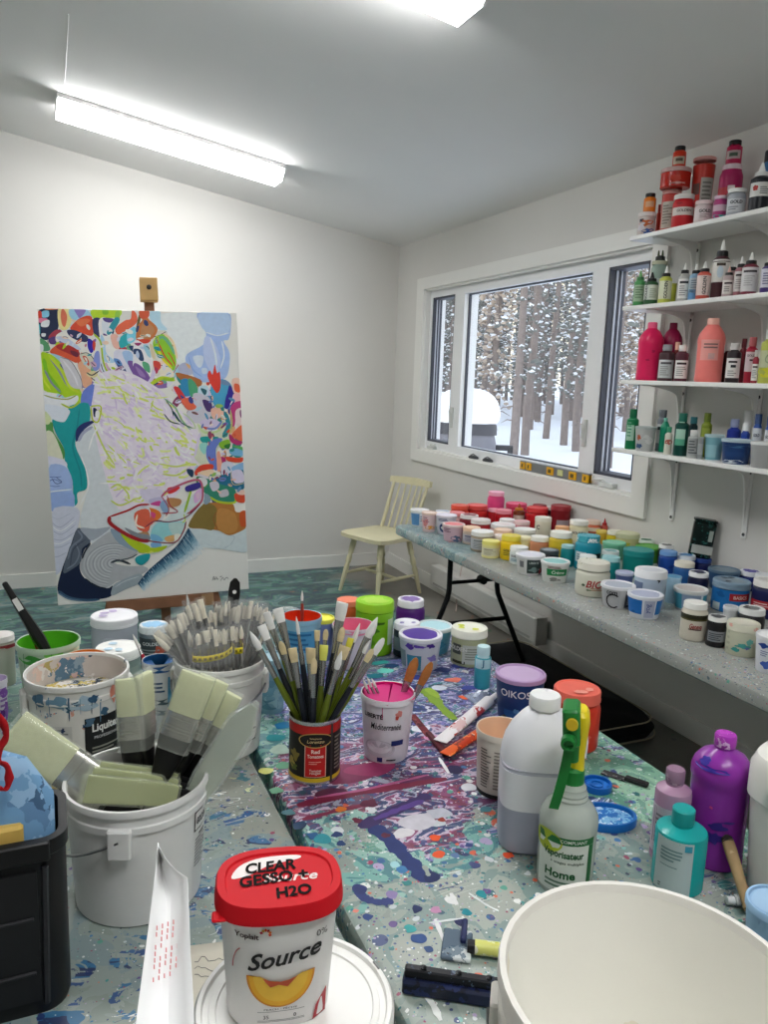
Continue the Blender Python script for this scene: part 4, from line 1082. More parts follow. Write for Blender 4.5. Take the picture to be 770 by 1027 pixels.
# ------------------------------------------------------------------ pots, tubs and bottles
WH = 'f0efea'
def shade(h, k):
    c = [min(255, max(0, int(int(h[i:i+2], 16)*k))) for i in (0, 2, 4)]; return '%02x%02x%02x' % tuple(c)
def interp(prof):
    zs = [p[1] for p in prof]; rs = [p[0] for p in prof]
    return lambda z: float(np.interp(z, zs, rs))
def dress(bl, rad, h, items, rnd, mats=None):
    """bl: builder of the label part; items: (kind, ...) with angles in degrees (0 faces the viewer) and heights as fractions"""
    for it in items:
        k = it[0]; D = math.radians
        if k == 'lab': patch(bl, rad, D(it[1]), D(it[2]), it[3]*h, it[4]*h, M(it[5], .45), off=it[6] if len(it) > 6 else .0006)
        elif k == 'txt':
            _, s, a, z, hh, c = it[:6]; o = it[6] if len(it) > 6 else {}
            o = dict(o); _, _, tw_, th_ = text2d(s, o.get('bold', .01), o.get('shear', 0)); Ln = tw_/th_*hh*h
            cap_ = .46*h if o.get('rot') else 1.35*rad(z*h)
            if 'width' not in o and Ln > cap_: hh = hh*max(.6, cap_/Ln); o['width'] = cap_
            wrap_text(bl, rad, s, D(a), z*h, hh*h, M(c, .5), off=.0016, **o)
        elif k == 'lines':
            _, a0, a1, z0, z1, n, c = it
            for i in range(n):
                z = z0+(z1-z0)*(i+.5)/n; w = .55+.45*rnd.random(); patch(bl, rad, D(a0), D(a0+(a1-a0)*w), (z-.22*(z1-z0)/n)*h, (z+.22*(z1-z0)/n)*h, M(c, .5), off=.0013, nz=1)
        elif k == 'smear': smear(bl, rad, D(it[1]), it[2]*h, it[3]*h, it[4]*h, M(it[5], .4), rnd, off=it[6] if len(it) > 6 else .0014)
        elif k == 'drip': drip(bl, rad, D(it[1]), it[2]*h, it[3]*h, it[4]*h, M(it[5], .35), off=.0016)
        elif k == 'oval': 
            _, a, z, w, hh, c = it; m = cyl(rad, 0, .0014); R = rad(z*h); N = 24
            b0 = [m(D(a)+w*h/R*math.cos(2*PI*i/N), z*h+hh*h*math.sin(2*PI*i/N)) for i in range(N)]; bl.add([m(D(a), z*h)]+b0, [(0, 1+i, 1+(i+1) % N) for i in range(N)], M(c, .45))
        elif k == 'arcs':
            _, a, z, rr, w, c = it; m = cyl(rad, 0, .0017); R = rad(z*h)
            bl.sheet([[m(D(a)+rr*h*q/R*math.cos(t), z*h+rr*h*q*math.sin(t)) for t in [math.radians(50+26*i) for i in range(11)]] for q in (1, 1-w)], M(c, .5))
def ibox(it):
    k = it[0]
    if k == 'lab': return it[1], it[2], it[3], it[4]
    if k == 'lines': return it[1], it[2], it[3], it[4]
    w = it[3]*60 if k == 'oval' else 12; return it[2 if k == 'txt' else 1]-w, it[2 if k == 'txt' else 1]+w, (it[3] if k == 'txt' else it[2])-.05, (it[3] if k == 'txt' else it[2])+.05
def label_parts(t, rad, h, items, rnd):
    '''labels apart from one another on the wall are parts of their own'''
    gs = []
    for it in items:
        if it[0] in ('smear', 'drip'): continue
        q = ibox(it); g = next((g for g in gs if any(q[0] < b[1]+1 and q[1] > b[0]-1 and q[2] < b[3]+.01 and q[3] > b[2]-.01 for b in g[1])), None)
        if g is None: g = ([], []); gs.append(g)
        g[0].append(it); g[1].append(q)
    for its, _ in gs:
        l = B(); dress(l, rad, h, its, rnd); l.build('label', t)
def pot(kind, label, box, z, body, lid=None, top=None, items=(), X=None, tp=None, name=None, cat=None, group=None, turn=0, fill=None, rough=.35, dirt=None, lidw=None, hmax=None, liddirt=None, xy=None, dims=None, splash=None):
    rnd = random.Random(label)
    tps = {'jar': .93, 'wide': .97, 'tub': .8, 'open': .8, 'bottle': .97, 'dropper': .97, 'squeeze': .95, 'vial': .97}
    tp = tp or tps[kind]
    if dims: (x, y), (R, h) = xy, dims
    else: x, y, R, h = solve(*box, z, *((tp, X) if kind in ('jar', 'wide', 'tub', 'open') else (1.0, X)), topk={'bottle': .62, 'vial': .62, 'squeeze': .34, 'dropper': .1}.get(kind, 1.0))
    if xy and not dims: x, y = xy
    if abs(z-ZT) < 1e-6 and x > 1.5:              # keep clear of the wall and the table end, along the line of sight
        for q in range(2):
            k = min(1, (2.50-R)/x, (3.65-R)/y); x, y, R, h = x*k, y*k, R*k, h*k
    nm = name or {'jar': 'paint_jar', 'wide': 'paint_jar', 'tub': 'paint_tub', 'open': 'open_tub', 'bottle': 'paint_bottle', 'dropper': 'dropper_bottle', 'squeeze': 'squeeze_bottle', 'vial': 'paint_bottle'}[kind]
    cat = cat or ('bottle' if kind in ('bottle', 'dropper', 'squeeze', 'vial') else ('tub' if kind in ('tub', 'open') else 'jar'))
    t = thing(nm, label, cat, (x, y, z), face_cam((x, y))+math.radians(turn), group)
    if hmax: h = min(h, hmax)
    bm = M(body, rough, dirt=dirt); n = 32 if R > .03 else 20
    lab = B(); lid = lid or WH; lm = M(lid, .4, dirt=liddirt)
    def wall(prof):
        b = B(bm); b.lathe(prof, n=n); return b
    if kind in ('jar', 'wide'):
        lw = lidw or (.93 if kind == 'jar' else 1.0); lh = min(.22*h, .45*R)
        if kind == 'jar': prof = [(0, 0), (R*.88, 0), (R*.95, .015*h), (R, .06*h), (R, h-lh-.13*h), (R*.97, h-lh-.08*h), (R*.84, h-lh-.02*h), (R*.84, h-.4*lh), (0, h-.4*lh)]
        else: prof = [(0, 0), (R*.93, 0), (R*.97, .03*h), (R*.97, h-lh-.02*h), (R*.9, h-lh), (R*.9, h-.4*lh), (0, h-.4*lh)]
        body_b = wall(prof); rad = interp(prof[1:-2]); L_ = R*lw
        lb = B(lm); lb.lathe([(L_*.9, h-lh), (L_, h-lh), (L_, h-lh*.75), (L_*.985, h-lh*.7), (L_*.985, h-.12*lh), (L_*.95, h), (L_*.86, h), (L_*.84, h-.05*lh), (0, h-.05*lh)], n=n)
        if top: disc_blob(lb, L_*(.62 if rnd.random() < .5 else .7), h-.05*lh+.0012, M(top, .4), rnd)
        if splash: 
            for q in range(3): a = rnd.uniform(0, 6.28); disc_blob(lb, L_*.18, h-.05*lh+.002+.0003*q, M(splash, .4), rnd, L_*.5*math.cos(a), L_*.5*math.sin(a), 10)
        lidn = 'lid'
    elif kind in ('tub', 'open'):
        prof = [(0, 0), (R*tp*.97, 0), (R*tp, .02*h), (R*.955, .86*h), (R*.955, .9*h), (R, .91*h), (R, .97*h)]
        rad = interp(prof[1:5])
        if kind == 'tub':
            body_b = wall(prof[:5]+[(0, .9*h)]); e = min(.1*h, .006)
            lb = B(lm); lb.lathe([(R*.93, h-1.6*e-.01*h), (R, h-1.6*e-.01*h), (R*1.0, h-.3*e), (R*.97, h), (R*.9, h), (R*.87, h-.6*e), (0, h-.6*e)], n=n)
            if top: disc_blob(lb, R*.8, h-.6*e+.0012, M(top, .4), rnd, irr=.08)
            lidn = 'lid'
        else:
            zf = .45*h; R2 = float(np.interp(zf, [0, h], [R*tp, R*.95]))
            body_b = B(bm); body_b.lathe(prof[:-1]+[(R, .985*h), (R*.985, h), (R*.945, .995*h)], n=n); body_b.lathe([(R*.945, .995*h), (R2*.985, zf)], M(fill or body, .3, dirt=dirt), n=n)
            lb = B(M(fill or body, .25)); lb.lathe([(R2*.99, zf-.002), (R2*.5, zf+.001), (0, zf)], n=n)
            lidn = 'paint_pool'
    elif kind in ('bottle', 'vial'):
        lw = lidw or .62; lh = (.17 if kind == 'bottle' else .2)*h; rn_ = R*lw
        s0, s1 = h-lh-.1*h, h-lh-.015*h
        prof = [(0, 0), (R*.93, 0), (R, .02*h), (R, s0), (R*.96, s0+.035*h), (rn_*.9, s1), (rn_*.85, h-.5*lh), (0, h-.5*lh)]
        body_b = wall(prof); rad = interp(prof[1:-2])
        lb = B(lm); lb.lathe([(rn_*.85, h-lh), (rn_, h-lh), (rn_, h-.08*lh), (rn_*.93, h), (0, h)], n=n); lidn = 'cap'
    elif kind == 'dropper':
        prof = [(0, 0), (R*.94, 0), (R, .015*h), (R, .64*h), (R*.97, .67*h), (R*.6, .73*h), (R*.55, .8*h), (0, .8*h)]
        body_b = wall(prof); rad = interp(prof[1:-2])
        lb = B(lm); lb.lathe([(R*.6, .715*h), (R*.68, .72*h), (R*.66, .80*h), (R*.5, .815*h), (0, .815*h)], n=n); lidn = 'cap_collar'
        nb_ = B(M(top or 'f4f3ee', .35)); nb_.lathe([(R*.34, .81*h), (R*.3, .86*h), (R*.12, .985*h), (R*.06, h), (0, h)], n=14); nb_.build('nozzle', t)
    elif kind == 'squeeze':
        lw = lidw or .34; rn_ = R*lw
        prof = [(0, 0), (R*.92, 0), (R*.97, .015*h), (R, .05*h), (R*.97, .12*h), (R*.97, .58*h), (R, .62*h), (R, .68*h), (R*.9, .76*h), (R*.62, .85*h), (rn_*1.05, .9*h), (rn_, .91*h), (rn_, .94*h), (0, .94*h)]
        body_b = wall(prof); rad = interp(prof[1:10])
        lb = B(lm); lb.lathe([(rn_, .895*h), (rn_*1.12, .9*h), (rn_*1.1, .985*h), (rn_*1.0, h), (0, h)], n=20); lidn = 'cap'
    dress(body_b, rad, h, [q for q in items if q[0] in ('smear', 'drip')], rnd)
    bo = body_b.build('body', t); lb.build(lidn, t)
    if items: label_parts(t, rad, h, items, rnd)
    t['_r'] = R; t['_h'] = h
    POTS.append([t, R, h, z])
    return t
POTS = []
# quick label patterns
def lwhite(c='e9e8e2', a=75, z0=.15, z1=.6, ink='6a6a6a', off=0): return [('lab', off-a, off+a, z0, z1, c), ('lines', off-a*.6, off+a*.5, z0+.05, z1-.18, 4, ink), ('lab', off-a*.6, off+a*.2, z1-.14, z1-.06, ink, .0014)]
def gold(ink='2a2a2c', a=70, z0=.14, z1=.62, c='eeece6', h=.14): return [('lab', -a, a, z0, z1, c), ('txt', 'GOLDEN', 0, z1-.13, h, ink, dict(bold=.02)), ('lines', -a*.5, a*.5, z0+.03, z1-.24, 4, '8a8a88')]
def goldv(ink='26262a', c='efede6', a=70, z0=.06, z1=.6): return [('lab', -a, a, z0, z1, c), ('txt', 'GOLDEN', -8, (z0+z1)/2, .17, ink, dict(rot=PI/2, width=.4, bold=.02) if False else dict(rot=PI/2, bold=.02)), ('lines', 22, 55, z0+.05, z1-.05, 6, '9a9a98')]
def small(ink='3a3a3c', c='f0eee9'): return [('lab', -65, 65, .08, .58, c), ('lab', -42, 42, .46, .52, ink, .0014), ('lines', -42, 42, .14, .42, 5, '9a9896')]
GS = 'paint pots crowded on the side table'
def s(kind, label, xl, xr, yt, yb, body, lid=None, top=None, items=(), **k):
    return pot(kind, label, (xl, xr, yt, yb), ZT, body, lid, top, items, group=GS, **k)
SP = ('2a5f96 e9e8e2 2f8f8d 26285c', 60, .62)
# front row, from the far end of the side table towards the window shelves
s('tub', 'white-lidded tub with a blue and white label, farthest on the side table', 411.5, 430.5, 505.5, 525, 'e8ebee', 'f2f1ee', 'e9e6e4', [('lab', -70, 0, .1, .8, '5f93c4'), ('smear', 30, .4, .2, .15, 'f0c9b0'), ('lines', 5, 50, .3, .7, 3, '8a9ab0')])
s('tub', 'pale pink tub with orange marks, second from the far end of the side table', 423, 438.5, 512, 534, 'eccfcf', 'f0d4c4', 'f2dcd0', [('smear', 15, .25, .25, .12, 'e09a3a'), ('smear', -30, .5, .2, .2, 'd98a8a'), ('lines', -50, 10, .5, .8, 3, '9a6a7a')])
s('tub', 'white tub with a dark blue ringed picture near the far end of the side table', 437, 458, 514, 536.5, 'dcdae4', 'efe9f0', 'e9e2ee', [('oval', -12, .36, .26, .24, '2c3a6c'), ('oval', -10, .36, .15, .13, 'd6d4c8'), ('oval', -6, .36, .07, .06, '35486f'), ('lines', -50, 30, .7, .85, 2, '55588a')])
s('tub', 'mauve tub with a slate blue half circle and pink paint on its lid', 444.5, 467.5, 523, 544, 'd9b8c0', 'efd9d6', 'e9787a', [('lab', -85, 85, .1, .85, 'd8b6c2'), ('smear', 22, .2, .32, .2, '5a6a8a'), ('lines', -60, -5, .55, .8, 3, '7a4a60')])
s('jar', 'small peach-lidded jar with a grey label between the mauve tub and the clear jar', 463, 481, 526.5, 546.5, 'c8b4a4', 'f4cfae', None, lwhite('b9b3ba', ink='6a6a80'), lidw=1.0)
s('jar', 'clear jar with a big white lid and grey label beside the pale yellow jar', 472.5, 496, 530, 554, 'a89a84', 'f4f2ee', None, lwhite('b4b6ba', z0=.12, z1=.66, ink='7f8286'), lidw=.98, rough=.15)
s('wide', 'small pale yellow jar in the front row beside the bright yellow jar', 483, 502, 540, 560.5, 'e9e39a', 'ece57f', None, lwhite('dcd9bc', z0=.15, z1=.62, ink='a9a58a'))
s('jar', 'bright yellow paint jar with a black lettered band in the front row', 501, 523, 534.5, 562.5, 'efc916', 'e8d448', None, [('lab', -75, 75, .2, .5, 'e3c22a'), ('txt', 'GOLDEN', -5, .42, .1, '2a2a2c', dict(bold=.03)), ('lines', -40, 40, .2, .34, 2, '7a6a20')])
s('jar', 'small white jar with a dark lettered band right of the bright yellow jar', 511, 530, 546, 567, 'e4e9e6', 'eff1ee', None, [('txt', 'GOLDEN', -15, .5, .13, '30343a', dict(bold=.03)), ('lab', -60, 60, .16, .4, 'c9d8dc'), ('lines', -50, 40, .2, .36, 2, '6f8f9a')], lidw=1.0)
s('tub', 'white-lidded tub with a black and grey label at the side table edge', 517, 547, 552, 577.5, 'dfe0de', 'f1f1f3', 'e6e6f0', [('lab', -50, -22, .12, .8, 'd4d4d0'), ('lab', -46, -26, .4, .72, '76787a', .0014), ('lab', -12, 75, .12, .82, '3c4a48'), ('txt', 'LIBERTÉ', 18, .68, .13, 'd7e2dc', dict(bold=.02)), ('smear', 55, .25, .14, .2, 'a03038', .002), ('smear', 20, .3, .3, .14, '7f9a96', .0018)])
s('tub', 'white tub with a green label and teal paint on its lid at the front edge', 542, 572, 558.5, 585.5, 'e2e4e0', 'f2f3f1', '86c4c0', [('lab', -35, 60, .38, .7, '1f8a4c'), ('txt', 'Crème', 15, .55, .16, 'e9f2ea', dict(shear=.2, bold=.02)), ('lines', -30, 50, .72, .84, 2, '7a3a3a'), ('smear', 0, .2, .3, .1, '8a8a86'), ('lines', 70, 95, .2, .8, 6, '8a8e90')])
s('jar', 'cream screw-top jar with faded red lettering standing before the big teal jar', 577, 613, 559, 599.5, 'dddccb', 'e2dfd0', None, [('txt', 'BIO', 8, .4, .22, 'b03a3a', dict(shear=.25, bold=.02)), ('lines', -5, 55, .2, .3, 2, 'b0805a'), ('smear', -30, .35, .06, .04, '5a6a50'), ('smear', -10, .22, .08, .03, '7a8a6a'), ('smear', 45, .48, .03, .03, '2a2a2a')], lidw=.97, liddirt=('b9b59f 9a9a86 dddccb e6e3d4', 70, .6))
s('tub', 'white tub with a big black letter C and pale grey lid', 603, 638.5, 581, 611.5, 'c9cacb', 'eeeef2', 'b4bac8', [('lab', -60, 10, .08, .84, 'b9bbbe'), ('lab', 30, 85, .08, .84, '4a4f58'), ('arcs', -14, .36, .33, .2, '1c1c20'), ('txt', 'com', -20, .72, .14, '26262a', dict(bold=.02)), ('lines', 40, 80, .2, .75, 6, 'c4c6ca')], rough=.25)
s('tub', 'small bright blue and white tub with a lavender lid at the front edge', 629, 666, 590, 622, 'e6eaf2', 'e9ebf2', 'b2b8cf', [('lab', -90, -8, .22, .84, '1f6fc0'), ('lab', 42, 88, .22, .84, '2a7ac8'), ('lab', 0, 36, .1, .84, 'b9bfd6', .0012), ('txt', 'yog', 16, .5, .2, '4a5a9a', dict(rot=PI/2)), ('smear', -40, .3, .1, .06, '155a9a', .0014)])
s('jar', 'cream jar with an olive band and red brushed script near the black jar', 681.5, 711.5, 600, 644, 'd9d2c2', 'efeee8', None, [('lab', -180, 180, .60, .72, '2c2a18'), ('lab', -180, 180, .56, .60, '57512a'), ('txt', 'Geneva', 10, .42, .14, 'a02a2c', dict(shear=.3, bold=.02, width=.035)), ('lines', -20, 60, .3, .36, 1, '4a2a2a')], lidw=.9)
s('jar', 'small black paint jar with a white lid beside the cream script jar', 707, 730, 615, 650, '1d1c1f', 'f0efec', '4a4a50', [('lab', -50, 70, .2, .55, '8f949a'), ('lines', -40, 60, .24, .5, 4, '3a3e44')], lidw=.93)
s('wide', 'cream pot with teal splashes and pink drips at its rim', 726, 763.5, 619, 660, 'cfcfb8', 'dcdac6', 'e4e0d0', [('smear', 5, .35, .22, .08, '4fa8a0'), ('smear', 28, .5, .1, .1, '6fb8ae'), ('smear', -20, .22, .14, .07, '3f9a94'), ('smear', 20, .3, .1, .05, '6a7ab0'), ('smear', -48, .95, .1, .06, 'e8b0a0', .004), ('smear', 50, .9, .1, .07, 'e4a898', .004), ('lines', -60, -40, .1, .8, 4, 'b9b9a4')])
s('tub', 'white tub with blue printed shapes at the very right edge of the side table', 757, 793, 631, 677, 'e8eaf0', 'f0f0f2', None, [('smear', -28, .75, .16, .09, '2c4a9a'), ('smear', -10, .25, .2, .12, '4a6ac0'), ('lines', -40, 0, .45, .62, 3, '8a90b0')])
# second rows: the red end
s('jar', 'orange-red jar standing behind the tubs at the far end', 453, 471.5, 499, 521, 'd8402c', 'e0513a', None, [('lab', -60, 60, .15, .5, 'c93a2a')], lidw=.98)
s('jar', 'red jar with a glossy coral lid beside the orange-red jar', 465, 487, 503, 525, 'cf2c28', 'e2524c', None, [('lab', -60, 60, .15, .5, 'b8262a')], lidw=.98)
s('tub', 'low tub with a blue-grey lid behind the far end tubs', 439.5, 455, 505.5, 521, '9fb4cf', 'e6e9ee', 'aebed4')
s('tub', 'low tub with a plain white lid behind the ringed tub', 438.5, 453, 510.5, 527, 'e4dcd8', 'f2eeec', 'f0eae6')
s('jar', 'jar with a flat salmon pink lid between the tubs and the dark red jar', 449, 464, 512, 530, 'dfb4b0', 'ee8f90', None, lidw=1.02)
s('jar', 'dark crimson jar behind the mauve tub', 459, 478.5, 514, 533, '7d1420', 'efe6e2', '8a1a24', lidw=.95)
s('jar', 'tall hot pink jar with a pale pink lid, tallest of the reds', 485.5, 504, 492, 525, 'e04a86', 'f2a9c0', None, [('lab', -60, 60, .15, .48, 'd8407a')])
s('jar', 'bright rose pink jar behind the orange nozzle bottle', 506.5, 529, 501, 523, 'ea3a6c', 'f0567e', None, lidw=.98)
s('jar', 'pink-lidded red jar just below the tall hot pink jar', 485.5, 498, 508.5, 526, 'c4242c', 'f0a8b4', None, lidw=.98)
s('jar', 'cherry red jar with a glossy pink lid', 493.5, 510.5, 509, 529, 'c01822', 'ef8f9a', None, [('lab', -40, 60, .2, .5, 'a8141e')], lidw=1.0)
s('dropper', 'small amber bottle with an orange cone nozzle among the red jars', 513.5, 525.5, 505, 528, '7a3a20', 'd8902a', 'b8502a', [('lab', -60, 60, .1, .5, 'd9c7b8')])
s('jar', 'bright red jar with a scarlet lid beside the white capped bottle', 529, 552, 507, 531, 'd01f26', 'e23a3c', None, lidw=.98)
s('wide', 'large dark wine red jar at the back by the window casing', 548, 570, 501, 529, '8c1a24', '9c2a32', None, [('lab', -20, 60, .12, .45, 'a8989c')])
s('jar', 'wine red jar half hidden behind the bright red jar', 533, 549, 503.5, 524, '8a1f2c', '96303c', None)
s('bottle', 'dark bottle with a white cap and label in front of the wine red jar', 549, 559.5, 508, 530, '4a2028', 'f0eee6', None, [('lab', -60, 60, .2, .6, 'd9d2cc')], lidw=.9)
s('wide', 'pale cream pot with a small black ring mark among the red jars', 535.5, 553.5, 517, 537, 'ece6cf', 'f1eedd', None, [('arcs', -30, .45, .13, .35, '26262a')], lidw=1.0)
s('jar', 'red jar with a broad white lid behind the clear jar', 475, 495, 519, 541, 'b82a30', 'f1e9e4', 'eddcd8', lidw=1.02)
s('jar', 'jar with a wide white lid in the middle of the pink rows', 490, 515, 523, 543, 'e8c9c4', 'f3efec', 'efe2de', lidw=1.0)
s('jar', 'smaller white-lidded jar behind the middle pink rows', 500.5, 516.5, 519, 535, 'd9a8a4', 'f1ece8', None, lidw=1.0)
s('jar', 'pink jar with a pale rose lid left of the cream pot', 515, 531.5, 521, 539, 'd98a90', 'f0cfcb', 'e9b4b2', lidw=1.0)
s('jar', 'white jar with a cream lid and dark label in front of the cream pot', 514, 536.5, 528, 546, 'dfe0d2', 'f2f0e6', None, [('lab', -60, 60, .2, .55, '5a6a5a')], lidw=1.0)
s('jar', 'peach jar with an apricot lid behind the small yellow jar', 495, 513.5, 529, 549, 'e4b498', 'f2cdb0', None, lidw=1.0)
s('jar', 'white-pink jar half hidden behind the pale yellow jar', 494, 507, 535, 553, 'e9d4ce', 'f4e6e0', None, lidw=1.0)
s('jar', 'terracotta peach jar with a white lid behind the white and black tub', 532, 552, 536, 559, 'cf8a66', 'f2efe6', None, lidw=.95)
s('jar', 'cream yellow jar between the bright yellow and the terracotta jar', 521, 535, 537, 556, 'e6dca0', 'efe9c0', None, lidw=1.0)
s('jar', 'squat black jar with a dark grey lid behind the green label tub', 540.5, 561, 549, 570, '20242a', '4a5458', '8a969a', lidw=.98)
s('jar', 'large golden yellow jar with a white lid behind the green label tub', 547, 572, 530.5, 562, 'd9be34', 'f3f1e4', None, [('lab', -50, 60, .15, .5, 'c9ae2c')], lidw=.93)
s('jar', 'cream jar lettered in black with a white lid beside the golden yellow jar', 570, 590.5, 520, 546, 'e8dfba', 'f4f2e8', None, [('lab', -70, 70, .2, .62, 'e6e0c8'), ('txt', 'GOLDEN', 0, .5, .12, '2a2a2c', dict(bold=.03))], lidw=.98)
s('jar', 'coral jar with a blush lid near the window corner', 588, 606, 518, 541, 'd8704e', 'e9cdbc', None, [('lab', -70, 70, .5, .68, 'eadfd0')])
s('dropper', 'little bottle with a red nozzle peeping out behind the coral jar', 600, 607, 514, 538, 'b8504a', 'a8242c', 'b01f28')
s('jar', 'lemon yellow jar with a white lid behind the big teal jar', 608, 625.5, 528, 547, 'dcc420', 'f3f1de', None, lidw=.97)
s('jar', 'small mustard jar just left of the lemon yellow jar', 597, 609, 530.5, 546, 'd8b43a', 'e6cf6a', None, lidw=1.0)
s('jar', 'small orange-lidded jar behind the golden yellow jar', 556, 571, 526.5, 545, 'e0a060', 'eeb07a', None, lidw=1.0)
s('wide', 'large clear pot with yellow and green stains near the window casing', 624, 650.5, 522, 547, 'd3d09a', 'cfd0aa', None, [('smear', 0, .5, .2, .14, 'b8c04a'), ('smear', 30, .3, .12, .16, 'e4e2c8'), ('smear', -30, .35, .12, .2, 'dcd890')], rough=.2)
s('tub', 'grass green tub with a green lid against the wall', 642, 670.5, 532, 552, '4f9a3a', '62ac42', '5aa63c')
s('jar', 'big teal jar with a paint-flecked teal lid and white label', 575, 603.5, 534, 573, '1590a6', '3fa6b4', None, [('lab', -60, -5, .25, .55, 'd4dde0'), ('lab', -5, 70, .25, .52, '16181c'), ('lines', -50, -12, .3, .5, 3, '6a8a94')], lidw=.88, liddirt=('e6eeee 1f8fa4 7fc4cc', 60, .55))
s('jar', 'small teal jar with a pale lid left of the big teal jar', 562, 577, 545, 569, '1f9094', 'a8d4d4', None)
s('tub', 'wide tub with a mint green lid behind the teal jars', 604, 628, 541, 562, '6fbf9a', '86d0ac', '7fcaa4')
s('jar', 'dark green jar with a white-rimmed lid', 640, 657.5, 538, 558, '1f5a3c', 'e2ebe2', '3f7a58', lidw=.97)
s('jar', 'black jar with a white lid right of the wide teal pot', 654, 671, 543, 567, '22282a', 'efefea', '3a3c3c', [('lab', -40, 50, .15, .4, '4a5654')], lidw=.98)
s('wide', 'large wide teal-green pot with a matching lid', 623, 656.5, 547.5, 580, '14857f', '1f8f8c', None, [('smear', 10, .3, .1, .1, '0f7470')])
s('jar', 'teal jar with a ringed white lid beside the wide teal-green pot', 602, 621.5, 550, 576, '1f8f8c', 'dfe9e6', '7fbab4', lidw=.98)
s('jar', 'teal jar with an aqua lid standing in front of the ringed lid jar', 602, 622.5, 556, 584, '188a8c', 'a4d8da', '8fcdd0', lidw=.98)
s('jar', 'white-lidded jar hidden behind the cream red-lettered jar', 580, 598.5, 555, 580, '8fb8b4', 'eff1ee', None, lidw=1.0)
s('tub', 'low tub with a lilac lid between the cream jar and the white pail', 617, 636, 571, 592, '5a6aa0', 'c5cbe0', 'aab2d0')
s('wide', 'big pale blue paint pail with a white paint-smudged lid', 633, 669.5, 567, 612, 'b8c8da', 'eef0f2', 'dfe3ea', [('lab', -70, -25, .5, .7, '6a7a9a'), ('smear', 30, .82, .05, .1, '26282c', .003), ('smear', 15, .4, .2, .15, 'cdd8e6')], liddirt=('3a3a3c d9dce2 9aa', 30, .66) if False else None)
s('jar', 'royal blue jar with a light blue lid behind the pale blue pail', 660, 680.5, 550.5, 578, '1f4faa', '6f9fd8', None, [('smear', 20, .4, .1, .1, '183f8c')], lidw=.97)
s('jar', 'deep blue jar with a wide pale blue rimmed lid', 680, 701.5, 554, 578, '1c3f8a', 'dfe6ee', '3a7ab0', lidw=1.0)
s('jar', 'blue jar with a cream lid in the blue rows', 674, 697.5, 561, 592, '2a5fa0', 'e9e4d4', None, lidw=.97)
s('jar', 'navy jar with a blue lid by the leaning black bottle', 693, 713.5, 553, 573, '161f55', '2c4a9a', None, lidw=.97)
s('jar', 'dark ultramarine jar with a white lid close to the wall', 713, 741, 553.5, 573, '171f6a', 'e9ebf0', '3a4480', lidw=.82)
s('open', 'pale blue open tub behind the blue banded tub', 667, 685.5, 576, 606, 'a9cce0', fill='7fb8d8')
s('tub', 'white tub with a sky blue band and a red-marked lid', 674, 709.5, 584.5, 614, 'cfdbe2', 'e8eae8', 'd0c8c4', [('lab', -85, -30, .1, .8, '3f8fa8'), ('lab', -30, 40, .1, .8, '8fa4c0'), ('lab', 50, 88, .1, .8, '3fa0b8'), ('smear', -10, .5, .2, .1, '6a7ab0')], splash='a04838')
s('jar', 'navy jar with a white lid and a dark spot, behind the cream script jar', 688, 711.5, 571, 606, '15183c', 'eeeeee', '3a3a5a', lidw=.97)
s('tub', 'wide pot with a dirty grey-blue lid behind the big blue jar', 710, 743, 566, 592, '2a4f7a', '5f7a90', '6a7c88')
s('wide', 'big sky blue jar with a grey lid and a red label', 712, 754, 577, 616, '1f6fb4', '7f98ac', '8a9aa6', [('lab', -2, 70, .42, .66, 'b0262c'), ('txt', 'BASICS', 32, .54, .11, 'e6c8c0', dict(bold=.02)), ('lab', -60, -30, .05, .3, 'c6d4d8'), ('smear', -30, .6, .15, .1, '185c9a')], splash='3a4a5a')
s('jar', 'dark blue jar with a white rim and blue lid centre', 743, 766.5, 570.5, 594, '20307a', 'eceef2', '3a2f9a', lidw=1.0)
s('jar', 'navy jar with a red label and white paint on its lid, at the right edge', 752, 787, 577.5, 622, '161c4c', 'eceae6', 'd8d4d0', [('lab', -70, 60, .28, .48, 'b02a34'), ('lines', -50, 40, .32, .44, 2, 'e0c0c0')], lidw=.98)
s('jar', 'blue jar with a white lid in the back corner at the right edge', 754, 780, 556, 582, '27408f', 'e6e8ec', None, lidw=.92)
s('tub', 'grey-white tub behind the small black jar', 726, 743, 606, 632, 'cfd2d4', 'e4e6e8', 'b8bec4')
s('jar', 'black jar with a splashed white lid behind the cream splashed pot', 737, 766.5, 605.5, 638, '1c1d20', 'eaeae8', '7a7a7c', lidw=.98, splash='222226')
# ------------------------------------------------------------------ the shelves
def h_(n, kind, label, xl, xr, yt, yb, body, lid=None, top=None, items=(), X=2.33, **k):
    g = ('pots and bottles on the highest shelf', 'dropper bottles on the second shelf', 'paint bottles on the third shelf', 'green and blue paints on the lowest shelf')[n]
    return pot(kind, label, (xl, xr, yt, yb), SZ[n], body, lid, top, items, X=X, group=g, **k)
h_(0, 'wide', 'low pot with orange and blue stains at the left end of the highest shelf', 638, 658.5, 212, 232, 'cfc4c0', 'e9e2de', None, [('smear', 0, .55, .3, .16, 'c9662c'), ('smear', 12, .2, .3, .16, '2f5aa0'), ('smear', -35, .4, .2, .2, 'd9d4da'), ('lab', -50, -20, .6, .72, '3a3a4a')])
h_(0, 'vial', 'slim red bottle behind the stained low pot on the highest shelf', 656, 663, 205, 230, 'b8382c', 'a83028', None, X=2.40)
h_(0, 'wide', 'red pot with a cloudy pink lid and long label, under the stacked red tub', 660.5, 684, 189, 228, 'c8382e', 'd9a8a0', None, [('lab', -60, 25, .12, .72, 'c4bcae'), ('lines', -50, 15, .2, .66, 7, '8a8078')], X=2.36)
